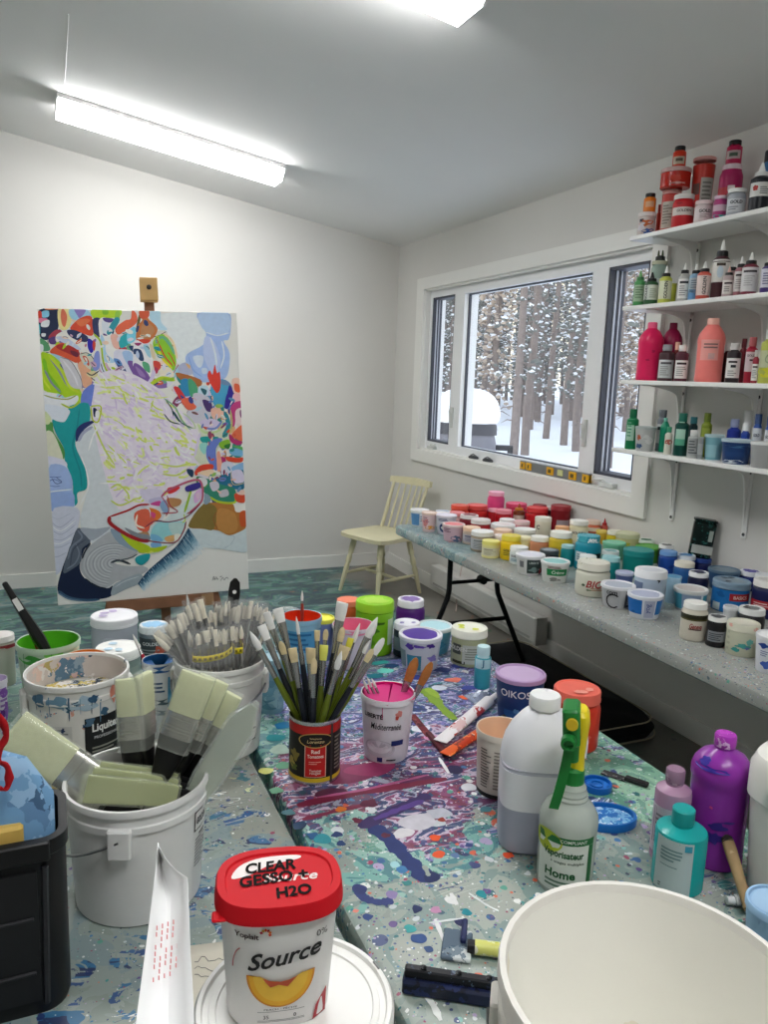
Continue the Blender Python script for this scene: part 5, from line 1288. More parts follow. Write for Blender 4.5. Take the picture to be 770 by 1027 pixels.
h_(0, 'jar', 'red jar with a white lid and white lettered band on the highest shelf', 673, 697.5, 193.5, 226, 'c9242c', 'eee8e4', None, [('lab', -70, 70, .36, .6, 'e6dcd6'), ('txt', 'GOLDEN', 5, .5, .12, '5a3a3c', dict(bold=.02, shear=.15)), ('smear', -20, .72, .12, .05, 'b01a22')], lidw=.95, X=2.315)
h_(0, 'jar', 'pink-lidded white jar with dark lettering on the highest shelf', 695.5, 715, 200, 222, 'e2d2d2', 'f0d8d8', None, [('lab', -70, 70, .15, .62, 'e4d8d8'), ('txt', 'GOLD', 12, .52, .16, '2e2a2c', dict(bold=.03)), ('lines', -20, 50, .2, .4, 3, 'a08a8a')], lidw=1.0, X=2.31)
h_(0, 'tub', 'tall red tub with a pale lid, at the back of the highest shelf', 687, 715.5, 156, 214, 'c43428', 'd9a09a', None, [('lab', -10, 70, .3, .72, 'b4b4aa'), ('lines', 0, 60, .36, .68, 6, '7a7a74'), ('lab', -60, -15, .5, .65, '6a4a44')], X=2.425)
h_(0, 'jar', 'low magenta jar with a teal stain beside the pink-lidded white jar', 714, 731, 195.5, 216, 'b03a78', 'e9cfdc', None, [('lab', -70, 70, .36, .62, 'd8b8c8'), ('smear', 10, .12, .4, .12, '3fb0a8')], lidw=.97, X=2.315)
h_(0, 'jar', 'white jar with dark lettering and a white lid next to the dark dropper bottle', 728, 749, 188, 211, 'b4b8c0', 'f2f1ee', None, [('lab', -75, 75, .14, .62, 'd4d6da'), ('txt', 'GOLD', 0, .5, .17, '2e2e34', dict(bold=.03)), ('lines', -50, 40, .2, .36, 2, '8a8e96')], lidw=1.02, X=2.31)
h_(0, 'jar', 'big magenta jar with a red label, at the back of the highest shelf', 717, 746.5, 163, 206, 'a81a58', 'e9d0d8', None, [('lab', -75, 75, .42, .62, 'b8303c'), ('lab', -12, 22, .4, .64, 'ded0d0', .0014), ('smear', 5, .52, .06, .05, 'c02a50', .002)], lidw=.86, X=2.42)
h_(0, 'dropper', 'black ink bottle with a white nozzle and a red-spotted label on the highest shelf', 749, 770, 163, 206, '15181f', 'e6e6e4', 'f2f2f0', [('lab', -70, 60, .3, .58, 'dcdad6'), ('smear', -25, .47, .07, .06, 'b02a24', .0018), ('lines', 0, 50, .34, .5, 4, '5a5a5c')], X=2.32)
h_(0, 'bottle', 'blue and orange paint bottle at the right edge of the highest shelf', 759, 779, 150, 204, '2a5f8a', '1a1c20', None, [('lab', -80, 60, .5, .64, 'd8d0a0'), ('smear', 0, .56, .12, .05, 'd0602a', .002), ('lab', -80, 60, .2, .36, 'c8c4a0')], lidw=.9, X=2.41)
def stack(kind, label, xl, xr, yt, yb, zb, Xc, body, lid, top=None, items=(), **k):
    g = 'pots and bottles on the highest shelf'
    return pot(kind, label, (xl, xr, yt, yb), zb, body, lid, top, items, X=Xc, group=g, **k)
def toph(lbl):
    for t, R, h, z in POTS:
        if t['label'].startswith(lbl): return z+h, t.location
zb, q = toph('low pot with orange'); stack('vial', 'orange bottle with a black cap standing on the stained low pot', 644.5, 657, 193.5, 212, zb+.0005, q.x, 'e8801f', '17181a', None, [('lab', -40, 40, .25, .55, 'e0b088')], lidw=.8)
zb, q = toph('red pot with a cloudy'); st = stack('wide', 'squat red tub with a cloudy lid stacked on the red pots', 664.5, 697.5, 166, 190, zb+.0005, q.x, 'c02a1c', 'd8b4b0', None, [('smear', 0, .4, .3, .2, 'cf3a24'), ('smear', 10, .15, .5, .08, 'd8a8a0')], rough=.2)
zb, q = toph('squat red tub'); stack('vial', 'red bottle with a black cap standing on top of the squat red tub', 673.5, 687, 146, 167, zb+.0005, q.x-.01, 'd83a1c', '17181a', None, [('lab', -60, 50, .15, .5, 'c8b8a0'), ('lab', -30, 30, .28, .42, '5a4a3a', .0014)], lidw=.8)
zb, q = toph('big magenta jar'); stack('vial', 'magenta bottle with a black cap standing on the big magenta jar', 727, 743, 140, 164, zb+.0005, q.x, 'c01f50', '17181a', None, [('lab', -65, 50, .2, .55, 'c0a8a8'), ('lab', -35, 25, .3, .45, '4a5a4a', .0014)], lidw=.8)
# second shelf
G2 = [('green bottle with a green cap at the left end of the second shelf', 634, 645.5, 271, 306, '4f9a5a', '3f7a4a', '6fae6a', [('lab', -60, 60, .12, .58, 'a8c0a0'), ('lines', -40, 40, .2, .55, 5, '6a8a6a')], 2.30),
      ('clear bottle of dark green with a black cap, second on the second shelf', 644.5, 658.5, 273, 305, '2f5a38', '1a1a1c', '2a2a2a', [('lab', -75, 70, .15, .6, 'd4d8d0'), ('txt', 'GOLDEN', -42, .38, .12, '2a2a2c', dict(rot=PI/2, bold=.02)), ('lines', -10, 55, .2, .5, 5, '8a9a8a')], 2.305),
      ('yellow-green lettered bottle with a white nozzle on the second shelf', 659, 672, 267, 304, 'c9d05a', '1a1a1c', None, [('lab', -75, 75, .12, .6, 'dfe2c4'), ('txt', 'GOLDEN', 5, .36, .13, '2a2a2c', dict(rot=PI/2, bold=.02))], 2.305),
      ('white labelled bottle with a white nozzle right of the yellow-green one', 678, 690, 263.5, 301, 'b9b8b2', '1a1a1c', None, small(), 2.305),
      ('bottle with a blue label and black collar on the second shelf', 689, 702, 264, 299, '8ab0cc', '1a1a1c', None, [('lab', -70, 70, .2, .6, 'b0bcc4'), ('lab', -70, 70, .05, .3, '5f93c0'), ('lines', -40, 40, .32, .56, 4, '6a7a8a')], 2.31),
      ('bottle with vertical black lettering and a red base on the second shelf', 699, 713, 262, 300, 'cf5a4a', '1a1a1c', None, [('lab', -75, 75, .1, .62, 'e2cfc8'), ('txt', 'GOLDEN', 8, .36, .13, '2a2024', dict(rot=PI/2, bold=.02))], 2.30),
      ('big bottle of dark brown with a tall white label, tallest on the second shelf', 711, 728, 240.5, 297, '4a2a30', '1a1a1c', None, [('lab', -85, 85, .28, .66, 'e4e0da'), ('lab', -30, 30, .55, .6, '4a4038', .0014), ('oval', -3, .45, .05, .1, 'c9d8e2'), ('lab', -85, 85, .615, .63, '5a5450', .0014)], 2.335),
      ('pinkish bottle half hidden behind the small black-capped bottle', 722.5, 735.5, 260, 296, 'c9a8a8', '1a1a1c', None, [('lab', -70, 70, .2, .6, 'd8c0bc'), ('lab', -40, 40, .5, .55, '4a3a3a', .0014)], 2.375),
      ('small bottle with a pink nozzle and black collar in front of the pinkish one', 723, 734.5, 267.5, 297, 'b9a4a4', '1a1a1c', 'e6b8b0', [('lab', -70, 70, .1, .55, 'dcd6d0'), ('lab', -40, 40, .42, .48, '3a3030', .0014), ('lines', -40, 40, .16, .36, 3, '8a8280')], 2.30),
      ('mauve bottle with a grey label, third from the right on the second shelf', 734, 746, 257, 295, '9a5f68', '1a1a1c', None, [('lab', -75, 75, .12, .62, 'd6cfcc'), ('lab', -45, 45, .5, .55, '3a3030', .0014), ('lines', -40, 40, .18, .44, 5, '9a9492')], 2.315),
      ('wide white labelled bottle with a plum base on the second shelf', 741.5, 758, 253, 294, '7a2a3c', '1a1a1c', None, [('lab', -85, 85, .08, .64, 'd9d6d6'), ('lab', -50, 50, .52, .57, '4a4448', .0014), ('lines', -40, 40, .2, .46, 5, 'b4aeb0')], 2.305),
      ('purple-based bottle at the right end of the second shelf', 761, 774, 256, 292, '4a3a78', '1a1a1c', None, [('lab', -75, 75, .15, .64, 'd2d0dc'), ('lines', -40, 40, .22, .55, 5, '6a6488')], 2.305)]
for lab, xl, xr, yt, yb, body, lid, top, it, X in G2: h_(1, 'dropper', lab, xl, xr, yt, yb, body, lid, top, it, X=X)
h_(1, 'jar', 'clear grey-green jar with two nozzles on its lid, behind the small green bottles', 650, 670, 261, 302, '8fa498', 'b9bba0', None, [('lab', -60, 60, .3, .62, 'b4c0bc')], X=2.40, lidw=.98)
zb, q = toph('clear grey-green jar'); 
qj = next(p[0] for p in POTS if p[0]['label'].startswith('clear grey-green jar')); zj = zb-SZ[1]
k = B(M('1c1b19', .4)); k.lathe([(.0, 0), (.02, 0), (.019, .018), (.012, .022), (0, .022)], n=18, T=Matrix.Translation((0, 0, zj))); k.build('cap_collar', qj)
for dx in (-.008, .008): k = B(M('5f6a44', .4)); k.lathe([(.005, 0), (.003, .02), (0, .024)], n=10, T=Matrix.Translation((dx, 0, zj+.022))); k.build('nozzle', qj)
h_(1, 'wide', 'low yellow-green pot peeping out behind the lettered yellow-green bottle', 671, 679, 284, 302, 'b4b838', 'a8ae48', None, X=2.39)
# third shelf
h_(2, 'squeeze', 'hot pink squeeze bottle at the left end of the third shelf', 636, 661.5, 323, 378, 'e21f5c', 'f05a86', None, [('smear', -10, .35, .04, .02, 'b8144a'), ('smear', 15, .5, .03, .03, 'c01850')], X=2.31)
h_(2, 'squeeze', 'crimson squeeze bottle behind the hot pink one', 658.5, 679.5, 323.5, 378, '8a1240', '8f1c48', None, X=2.40)
h_(2, 'bottle', 'grey-capped bottle with a white label beside the hot pink squeeze bottle', 658.5, 674.5, 345.5, 379, '4a2f34', '8f9094', None, small('5a5a5c', 'd0d4d4'), X=2.30)
h_(2, 'vial', 'brown bottle with a peach cap behind the two white labelled bottles', 672, 682.5, 343, 378, '6a2a28', 'f0b8a0', None, X=2.37)
h_(2, 'bottle', 'white-capped bottle with a big white label left of the salmon bottle', 675, 689.5, 346, 379, '5a2a38', 'e6e2de', None, small('3a2a30', 'ece9e6'), X=2.30)
h_(2, 'squeeze', 'large salmon pink squeeze bottle on the third shelf', 696.5, 724.5, 319, 380, 'f5837c', 'eab0a0', None, [('lab', -45, 35, .34, .66, 'f2a49c'), ('lab', -30, 28, .58, .6, '8a6a68', .0014), ('lab', -30, 28, .53, .55, '8a6a68', .0014), ('lab', -8, 18, .36, .45, 'd8a8a4', .0014)], X=2.32, lidw=.4)
h_(2, 'vial', 'dark brown bottle with a white cap just right of the salmon bottle', 721, 731.5, 344, 380, '3a1a1c', 'd9d6d2', None, X=2.37)
h_(2, 'bottle', 'dark bottle with a square white label right of the salmon bottle', 726, 742, 344, 380, '2a2226', 'cfccc8', None, [('lab', -70, 70, .12, .62, 'e9e6e2'), ('lab', -40, 30, .5, .55, '3a3034', .0014), ('lab', -18, 22, .38, .45, '2a2a30', .0014), ('lines', -40, 40, .16, .32, 3, '9a9694')], X=2.305)
h_(2, 'vial', 'maroon bottle behind the red-capped bottle on the third shelf', 738, 749.5, 339.5, 379, '6a1424', '5a1420', None, X=2.38)
h_(2, 'vial', 'red bottle with a dusty rose cap and lettered label on the third shelf', 744.5, 759.5, 338, 380, 'a01c34', 'b05a5c', None, [('lab', -75, 75, .25, .68, 'dac4c8'), ('txt', 'GOLD', -5, .6, .08, '4a2a34', dict(bold=.02)), ('lab', -15, 15, .48, .52, '4a2a34', .0014)], X=2.32)
h_(2, 'vial', 'small white labelled bottle between the red bottle and the yellow tube', 753, 762, 351, 380, '9a3040', 'cfc8c4', None, small('6a5a5c'), X=2.29)
h_(2, 'bottle', 'yellow-green tube bottle with a grey cap at the right end of the third shelf', 758, 778, 331, 382, 'b9be5a', 'd0d2cc', None, [('lab', -80, 80, .3, .62, 'c4c8a4'), ('smear', 0, .2, .2, .1, 'd8d43a'), ('smear', 20, .45, .1, .12, '9aa88a')], X=2.31)
# lowest shelf
h_(3, 'vial', 'green bottle with a pale label at the left end of the lowest shelf', 626, 639.5, 410, 449, '0f7a4a', '0f6a42', None, [('lab', -55, 20, .22, .75, 'a9cdb8'), ('lines', -45, 10, .3, .7, 5, '5a9a7a')], X=2.305, lidw=.62)
h_(3, 'tub', 'small grey tub with a red and blue stain right of the green bottle', 637, 659, 427, 450, 'bdbfbd', 'b4bcba', None, [('smear', -40, .55, .1, .12, 'c05a34'), ('smear', -35, .2, .15, .12, '3f5a80'), ('smear', 20, .5, .25, .2, 'd0d2d0')], X=2.31)
h_(3, 'bottle', 'grey bottle with a white and black label behind the small grey tub', 656.5, 668.5, 411, 450, '7a8088', '6a7076', None, [('lab', -70, 70, .2, .66, 'c4c6c6'), ('lab', -50, 50, .52, .6, '2a2c30', .0014)], X=2.375, lidw=.8)
h_(3, 'squeeze', 'teal squeeze tube leaning against the dark green bottle on the lowest shelf', 659.5, 669.5, 419, 452, '128a68', '6fb8a4', None, X=2.36)
h_(3, 'vial', 'little white bottle with a green cap on the lowest shelf', 665, 674, 428, 454, 'd4d4c6', '3f9a74', None, [('smear', 0, .45, .2, .1, 'b05a4a')], X=2.30)
h_(3, 'vial', 'dark green bottle with a pale green label on the lowest shelf', 674, 690, 414, 455.5, '0d4a40', '1f6a58', None, [('lab', -50, 30, .25, .8, 'a9d0bc'), ('lab', -50, 30, .25, .4, '5fb090', .0014)], X=2.315, lidw=.6)
h_(3, 'bottle', 'blackish teal bottle behind the dark green labelled one', 688, 699, 418, 455, '0f2f36', '2f6f78', None, X=2.38, lidw=.8)
h_(3, 'vial', 'small white bottle with a grey printed label in front of the teal bottles', 688, 700, 431, 457, 'b8bab8', 'dcdcd8', None, [('lab', -70, 70, .1, .7, 'a4a8a8'), ('lines', -50, 50, .15, .65, 5, '5a5e60')], X=2.295, lidw=.7)
h_(3, 'wide', 'small grey jar right of the small white bottle', 698, 706.5, 438, 457.5, '8f9494', '9a9e9c', None, [('lab', -60, 60, .2, .7, 'a8acac')], X=2.30)
h_(3, 'vial', 'olive green bottle standing behind the aqua tub', 700, 713.5, 414, 457, '7f8f2a', '6a7a2a', None, [('lab', -50, 40, .4, .75, '9aa848')], X=2.39, lidw=.65)
h_(3, 'tub', 'aqua tub half hidden behind the navy tub on the lowest shelf', 706, 727, 435, 461, '7fb4bf', 'b4cdd0', None, [('lab', -60, 20, .1, .6, '9ac8d0')], X=2.345)
h_(3, 'tub', 'navy blue tub with a pale rim on the lowest shelf', 719, 751.5, 439, 465, '1f3f74', 'b9ccd6', None, [('smear', -20, .1, .5, .1, 'cfdbe2'), ('smear', 10, .72, .8, .06, '3f6f9a'), ('lab', -50, 30, .3, .5, '24467c')], X=2.30)
h_(3, 'vial', 'deep blue bottle behind the navy tub', 726, 742, 420, 463, '1c2f8a', '8f98b8', None, X=2.40)
h_(3, 'vial', 'white bottle with a tall white cap behind the navy tub', 740, 754, 411.5, 463, 'dcdcda', 'd6d6d2', None, X=2.43, lidw=.85)
h_(3, 'vial', 'blue bottle with a white cap between the navy tub and the lettered blue bottles', 738.5, 750.5, 424, 464, '1f3f9a', 'e6e6e4', None, X=2.375, lidw=.7)
h_(3, 'vial', 'lettered blue bottle with a dark cap on the lowest shelf', 751, 764, 415, 466, '2a4f9a', '3a4f7a', None, [('lab', -75, 75, .3, .72, 'd4d8dc'), ('txt', 'GOLD', -5, .58, .1, '2a3450', dict(bold=.03))], X=2.385, lidw=.8)
h_(3, 'vial', 'second lettered blue bottle at the right end of the lowest shelf', 763, 776, 417, 466, '3a5aa0', '4a5f8a', None, [('lab', -75, 75, .3, .72, 'd4d8dc'), ('txt', 'GOLD', -5, .58, .1, '2a3450', dict(bold=.03))], X=2.39, lidw=.8)
h_(3, 'tub', 'large grey tub with a white lid at the right end of the lowest shelf', 751, 778, 442, 469, 'a8a9a8', 'd9dbda', None, X=2.30)
# ------------------------------------------------------------------ pails, tubs and tools on the two front tables
GF = 'tubs and jars on the painted front tables'
def fp(kind, label, xl, xr, yt, yb, body, lid=None, top=None, items=(), **k):
    return pot(kind, label, (xl, xr, yt, yb), k.pop('z', ZT), body, lid, top, items, group=k.pop('group', GF), **k)
def pail(label, x, y, R, h, z, body, items=(), inside=None, fill=None, zf=.12, handle=None, name='plastic_pail', turn=0, ear=None, rimdirt=None, bodymat=None, tp=.87):
    t = thing(name, label, 'bucket', (x, y, z), face_cam((x, y))+math.radians(turn))
    bm = bodymat or M(body, .35); prof = [(0, 0), (R*tp*.97, 0), (R*tp, .012*h), (R*.955, .80*h)]
    b = B(bm); b.lathe(prof+[(R*.985, .81*h), (R*.985, .86*h), (R*.965, .87*h), (R*.965, .94*h), (R, .95*h), (R, .985*h), (R*.99, h), (R*.95, h), (R*.935, .97*h)], n=48)
    im = inside or bm; zz = zf*h; Rz = lambda q: R*(tp-.03)+(R*.935-R*(tp-.03))*q/h/.97
    b.lathe([(R*.935, .97*h), (Rz(zz), zz), (0, zz)], im, n=48); rad = interp(prof[1:4]+[(R*.985, .83*h), (R*.965, .9*h), (R, .97*h)])
    dress(b, rad, h, [q for q in items if q[0] in ('smear', 'drip')], random.Random(label)); b.build('pail_body', t)
    if items: label_parts(t, rad, h, items, random.Random(label))
    if fill: f = B(fill); f.lathe([(0, zz+.002), (Rz(zz)*.5, zz+.006), (Rz(zz)*.985, zz+.003)][::-1], n=40); f.build('paint_residue', t)
    if handle is not None:
        a0 = math.radians(handle[0]); m_ = cyl(rad, 0, .004)
        for a in (a0, a0+PI):
            e = B(bm); e.add([], []); p = Vector(m_(a, .80*h)); d = Vector((math.sin(a), -math.cos(a), 0)); w = Vector((math.cos(a), math.sin(a), 0))
            T = Matrix((w, d, Vector((0, 0, 1)))).transposed().to_4x4(); T.translation = p
            e.box(-.016, .016, -.006, .006, -.032*h/.19, .012, bev=.004, T=T); e.build('handle_ear', t)
        w = B(M('8a8c8e', .3, .8)); P = []
        ax = Vector((math.sin(a0), -math.cos(a0), 0)); sd = Vector((math.cos(a0), math.sin(a0), 0))*handle[1]
        for i in range(17):
            q = PI*i/16; Q = ax*(R*1.04*math.cos(q))+sd*(R*1.06*math.sin(q)); zz_ = .78*h-handle[2]*h*math.sin(q); P.append((Q.x, Q.y, zz_))
        w.tube(P, .0022, n=6); w.build('wire_handle', t)
    t['_r'] = R; POTS.append([t, R, h, z]); return t
WPL = M('e4e4e2', .35, var=.02)
# white bucket of flat brushes
B2 = Vector((.1, 1.095, ZT))
pail('white pail holding wide flat brushes, standing beside the black case', B2.x, B2.y, .1015, .18, ZT, 'e2e2e0', [('lab', 52, 74, .62, .8, '2a2a2c'), ('lab', 53, 73, .635, .785, 'e6e6e4', .0012), ('txt', 'GOLDEN', 63, .71, .06, '1c1c1e', dict(bold=.03, width=.028)), ('lines', 54, 80, .3, .56, 9, '8a8a8a'), ('lines', 60, 75, .56, .6, 1, '3a3a3a')], handle=(-14, -1, .30), turn=0)
# paint-crusted pail
CRUST = M('cfc6c0', .5, dirt=('d8d2cc c2cbd2 e2c9bd 5f7f96 dcd8d2 d8b9b4 b9a86a 2f4a66 e6e2de 8fa4b4 c98a80 d2d6d8', 42, .5), var=.1)
SPL = M('d9d8d4', .4, dirt=('5f86a0 3f6480 c9d3d8 2f5270 d9a08c e2e2e0 7f9fb4 36506a', 60, .63))
pail('white pail crusted inside with old paint, with a black lettered label', .034, 1.525, .0955, .19, ZT, 'd9d8d4', [('lab', 6, 58, .12, .66, '17181a'), ('txt', 'Liquitex', 33, .54, .11, 'e8e8e6', dict(bold=.03, width=.058)), ('txt', 'PROFESSIONAL', 33, .45, .03, 'd0d0d0', dict(width=.05)), ('lines', 14, 58, .16, .36, 5, '8f8f86'),
    ('lab', -30, -8, .1, .6, 'c6c6c4'), ('lines', -28, -12, .12, .58, 12, '8a8a8a'), ('smear', 8, .82, .14, .1, 'a9c0d0'), ('smear', 16, .86, .05, .05, '2f5270', .0018), ('smear', -20, .84, .12, .07, '6f94ac'), ('smear', 44, .86, .08, .12, 'd88a74'), ('smear', -45, .85, .08, .08, '4a708c'),
    ('drip', -32, .9, .7, .006, '5f86a0'), ('drip', -10, .9, .66, .008, '3f6480'), ('drip', 14, .88, .7, .005, '2f5270'), ('drip', 24, .84, .6, .007, '5f86a0'), ('drip', -50, .9, .74, .006, '35566f'), ('drip', 2, .88, .72, .004, '7f9fb4'), ('smear', 12, .62, .05, .06, '4a6a84'), ('smear', -18, .56, .02, .03, '2a3a5a'), ('smear', 30, .7, .04, .05, '3f6480')],
    inside=CRUST, fill=M('cfcabf', .6, dirt=('d8d4ce b9a24a e2dcd6 2a3a4a c9b86a ddd8d2 8a94a0', 70, .48), bump=.5), zf=.72, handle=(-80, -1, .2), bodymat=SPL)
# white bucket of sleeved brushes
PK = Vector((.303, 1.508, ZT))
pail('white pail packed with new brushes in clear plastic sleeves', PK.x, PK.y, .0925, .192, ZT, 'deded9', [('lab', 28, 58, .16, .3, '232325'), ('lab', 29.5, 56.5, .175, .285, 'deded9', .0013), ('lines', 32, 54, .19, .27, 3, '9a9a98'), ('lab', 20, 24, .62, .66, '7a5a4a')], handle=(78, -1, .24))
# big empty white bucket in front
BB = (.46, .445)
pail('big empty white bucket at the front edge of the table', BB[0], BB[1], .1325, .26, ZT, 'e9e6df', inside=M('fdfbf4', .4, var=.03, scale=8, dirt=('f2ecd8 f5f0e2', 14, .62)), zf=.1, handle=(-78, 1, .34))
# lidded pail with the yoghurt tub on it
PL = Vector((.21, .668, ZT))
t = thing('lidded_pail', 'low white pail with a flat ridged lid standing beneath the red-lidded yoghurt tub', 'bucket', PL, face_cam(PL))
b = B(WPL); b.lathe([(0, 0), (.088, 0), (.09, .003), (.0965, .112), (0, .112)], n=48); b.build('pail_body', t)
b = B(M('efeeea', .35, var=.015, dirt=('e4b8b0 e8d8d2 efeeea', 26, .74))); b.lathe([(.0985, .104), (.1015, .106), (.1015, .126), (.0985, .131), (.094, .131), (.0925, .1265), (.087, .1265), (.086, .1285), (.080, .1285), (.079, .1265), (0, .1265)], n=64); b.build('lid', t)
b = B(M('8f8f8c', .5)); 
for a in (-.9, .4, 1.2): b.tube([(.097*math.cos(q), .097*math.sin(q), .1312) for q in (a, a+.12)], .0012, n=5)
b.build('lid_scratch', t); POTS.append([t, .1015, .131, ZT])
# yoghurt tub
zt_ = ZT+.1268
ce = 2.7; ratio = .78
sx, sy, sr, sh = solve(214, 344.5, 848, 1032, zt_, .8, ry=ratio)
t = thing('yogurt_tub', 'white yoghurt tub with a red lid marked CLEAR GESSO and a peach slice picture', 'tub', (sx, sy, zt_), face_cam((sx, sy))+math.radians(4))
R0 = sr*.985
def rxz(z): return R0*(.80+.14*z/sh)
b = B(M('f1efee', .35, var=.01)); b.oval([(rxz(0)*.96, rxz(0)*.96*ratio, 0), (rxz(0), rxz(0)*ratio, .004), (rxz(sh*.93), rxz(sh*.93)*ratio, sh*.93), (rxz(sh)*.9, rxz(sh)*.9*ratio, sh*.94)], n=48, e=ce); b.build('tub_body', t)
LR = M('cf1824', .55, var=.03, spec=.15)
b = B(LR); q = ratio*1.0
b.oval([(R0*.955, R0*.955*q, sh*.87), (R0*1.0, R0*1.0*q, sh*.868), (R0*1.0, R0*q, sh*.9), (R0*.985, R0*.985*q, sh*.915), (R0*.985, R0*.985*q, sh*.975), (R0*.96, R0*.96*q, sh), (R0*.84, R0*.80*q, sh), (R0*.82, R0*.78*q, sh*.985), (R0*.4, R0*.36*q, sh*.985), (0.0001, 0.0001, sh*.985)], n=56, e=ce)
b.box(-R0*1.03, -R0*.8, -R0*q*.75, -R0*q*.45, sh*.868, sh*.885, bev=.003); lid_ = b.build('lid', t)
zl = sh*.985+.0004
b = B(M('efe4e2', .4)); b.add([(x*R0*.80, y*R0*.76*q, zl) for x, y in smooth_closed([(-.92, .1), (-.75, .62), (-.3, .9), (.4, .9), (.42, .72), (-.15, .55), (-.55, .2)], 4)], [tuple(range(28))])
b.add([(x*R0*.80, y*R0*.76*q, zl) for x, y in smooth_closed([(-.75, -.45), (-.2, -.1), (.1, .05), (-.35, -.2)], 4)], [tuple(range(16))], M('f0c9c6', .4))
put_text(b, 'Source', lambda x, y: (x+R0*.18, y-R0*.02, zl+.0003), R0*.22, M('f2dcd8', .4), shear=.3, bold=.02)
b.build('lid_print', lid_)
b = B(M('141213', .7, spec=.1))
put_text(b, 'CLEAR', lambda x, y: (x-R0*.12, y+R0*.36*q, zl+.0006), R0*.27, None, width=R0*.80, shear=.15, bold=.035, rot=.05); put_text(b, 'GESSO +', lambda x, y: (x-R0*.08, y-R0*.02*q, zl+.0006), R0*.27, None, width=R0*1.08, shear=.1, bold=.035, rot=.08); put_text(b, 'H2O', lambda x, y: (x+R0*.2, y-R0*.48*q, zl+.0006), R0*.25, None, width=R0*.55, shear=.1, bold=.035, rot=.1)
b.build('handwriting', lid_)
def fm(off=.0006): 
    def f(x, z):
        rx = rxz(z); u = min(.98, abs(x/rx)); return (x, -(rx*ratio)*(1-u**ce)**(1/ce)-off, z)
    return f
lb = B(); f1, f2 = fm(), fm(.0012)
K1 = M('1a1a1c', .4)
put_text(lb, 'Source', lambda x, y: f2(x*1+R0*.06, y+sh*.60+x*.16), sh*.135, K1, width=R0*1.12, shear=.28, bold=.022)
put_text(lb, 'Yoplait', lambda x, y: f2(x-R0*.52, y+sh*.77-x*.1), sh*.055, M('3a2024', .4), width=R0*.36, bold=.02)
for i in range(6):
    a = -.3+i*.62; c_ = ('d83a2a', 'e87a2a', 'b02a3a', 'e0502a', 'd8a03a', 'c83048')[i]; p = [(R0*(-.24)+math.cos(a)*k*sh*.045+math.cos(a+PI/2)*w_*sh*.012, sh*.795+math.sin(a)*k*sh*.045+math.sin(a+PI/2)*w_*sh*.012) for k, w_ in ((.35, 0), (.7, -1), (1, 0), (.7, 1))]
    lb.add([f2(*u) for u in p], [(0, 1, 2, 3)], M(c_, .4))
put_text(lb, '0%', lambda x, y: f2(x+R0*.62, y+sh*.735), sh*.05, K1, bold=0)
arc = [f2(R0*(-.72)+R0*.13*(1-math.cos(q))*1.0, sh*(.50+.17*math.sin(q))) for q in [i*.15 for i in range(10)]]
lb.tube(arc, .0006, M('c0606a', .4), n=5)
# peach slice
def peach(s, hexc, off):
    fz = fm(off); P = []
    for i in range(25):
        a = PI+PI*i/24; P.append((math.cos(a)*R0*.52*s, sh*.455+math.sin(a)*sh*.27*s-(0 if s == 1 else sh*.004)))
    P += [(R0*.40*s, sh*.452), (R0*.2*s, sh*.41), (0, sh*.395), (-R0*.2*s, sh*.41), (-R0*.40*s, sh*.452)]
    c = (0, sh*.34); n = len(P); lb.add([fz(*c)]+[fz(*p) for p in P], [(0, 1+i, 1+(i+1) % n) for i in range(n)], M(hexc, .4, var=.15, scale=50))
peach(1, 'e2922a', .0006); peach(.93, 'f0b22c', .0009); peach(.80, 'f4c23e', .0011)
P = [(-R0*.28, sh*.435), (-R0*.16, sh*.36), (-R0*.03, sh*.375), (R0*.1, sh*.355), (R0*.26, sh*.435), (R0*.1, sh*.405), (0, sh*.40), (-R0*.12, sh*.405)]
lb.add([fm(.0014)(*p) for p in P], [tuple(range(8))], M('c4502a', .4))
for s_, z_, k_, w_ in (('PEACH - PÊCHE', .175, .018, .36), ('35', .11, .03, None), ('0', .11, .03, None)):
    xo = 0 if len(s_) > 3 else (-R0*.22 if s_ == '35' else R0*.22); put_text(lb, s_, (lambda xo, z_: lambda x, y: f2(x+xo, y+sh*z_))(xo, z_), sh*k_, M('4a4a4c', .4), width=R0*w_*1.4 if w_ else None)
for z_ in (.075, .065, .148): lb.sheet([[f1(R0*(-.35+.09*i), sh*z_+d) for i in range(9)] for d in (0, .0006)], M('8a8a8c', .4))
lb.add([fm(.0009)(*p) for p in ((R0*.5, .002), (R0*.72, .002), (R0*.73, sh*.23), (R0*.55, sh*.13))], [(0, 1, 2, 3)], M('b01f2c', .4))
lb.build('label', t)
# papers
def quad_sheet(name, label, cat, P, mat, n=8):
    """thin paper through four corner points, rippled"""
    t = None; a, b_, c, d = [Vector(p) for p in P]; b = B(mat); G = []
    for i in range(n+1):
        r = []
        for j in range(n+1):
            u, v = i/n, j/n; r.append(tuple(a.lerp(b_, u).lerp(d.lerp(c, u), v)))
        G.append(r)
    b.sheet(G); o = b.build(name); md = o.modifiers.new('thick', 'SOLIDIFY'); md.thickness = .0006; return tag(o, label, cat)
o = quad_sheet('cardboard_sheet', 'cream paper with pencil scribbles lying under the low white pail', 'paper', [onZ(176, 950, ZT+.0012), onZ(236, 943, ZT+.0012), onZ(262, 1060, ZT+.0012), onZ(170, 1060, ZT+.0012)], M('ded8c8', .8, var=.04))
sb = B(M('6a6a6a', .6)); rn = random.Random(2)
for k in range(3):
    P = [onZ(195+i*3.5, 962+k*9+rn.uniform(-3, 3), ZT+.0022) for i in range(10)]; sb.tube(P, .0004, n=4)
sb.build('pencil_scribble', o)
pp = thing('paper_leaf', 'white paper leaf with faint red writing standing upright before the brush pail', 'paper', (0, 0, 0))
Y0 = .60
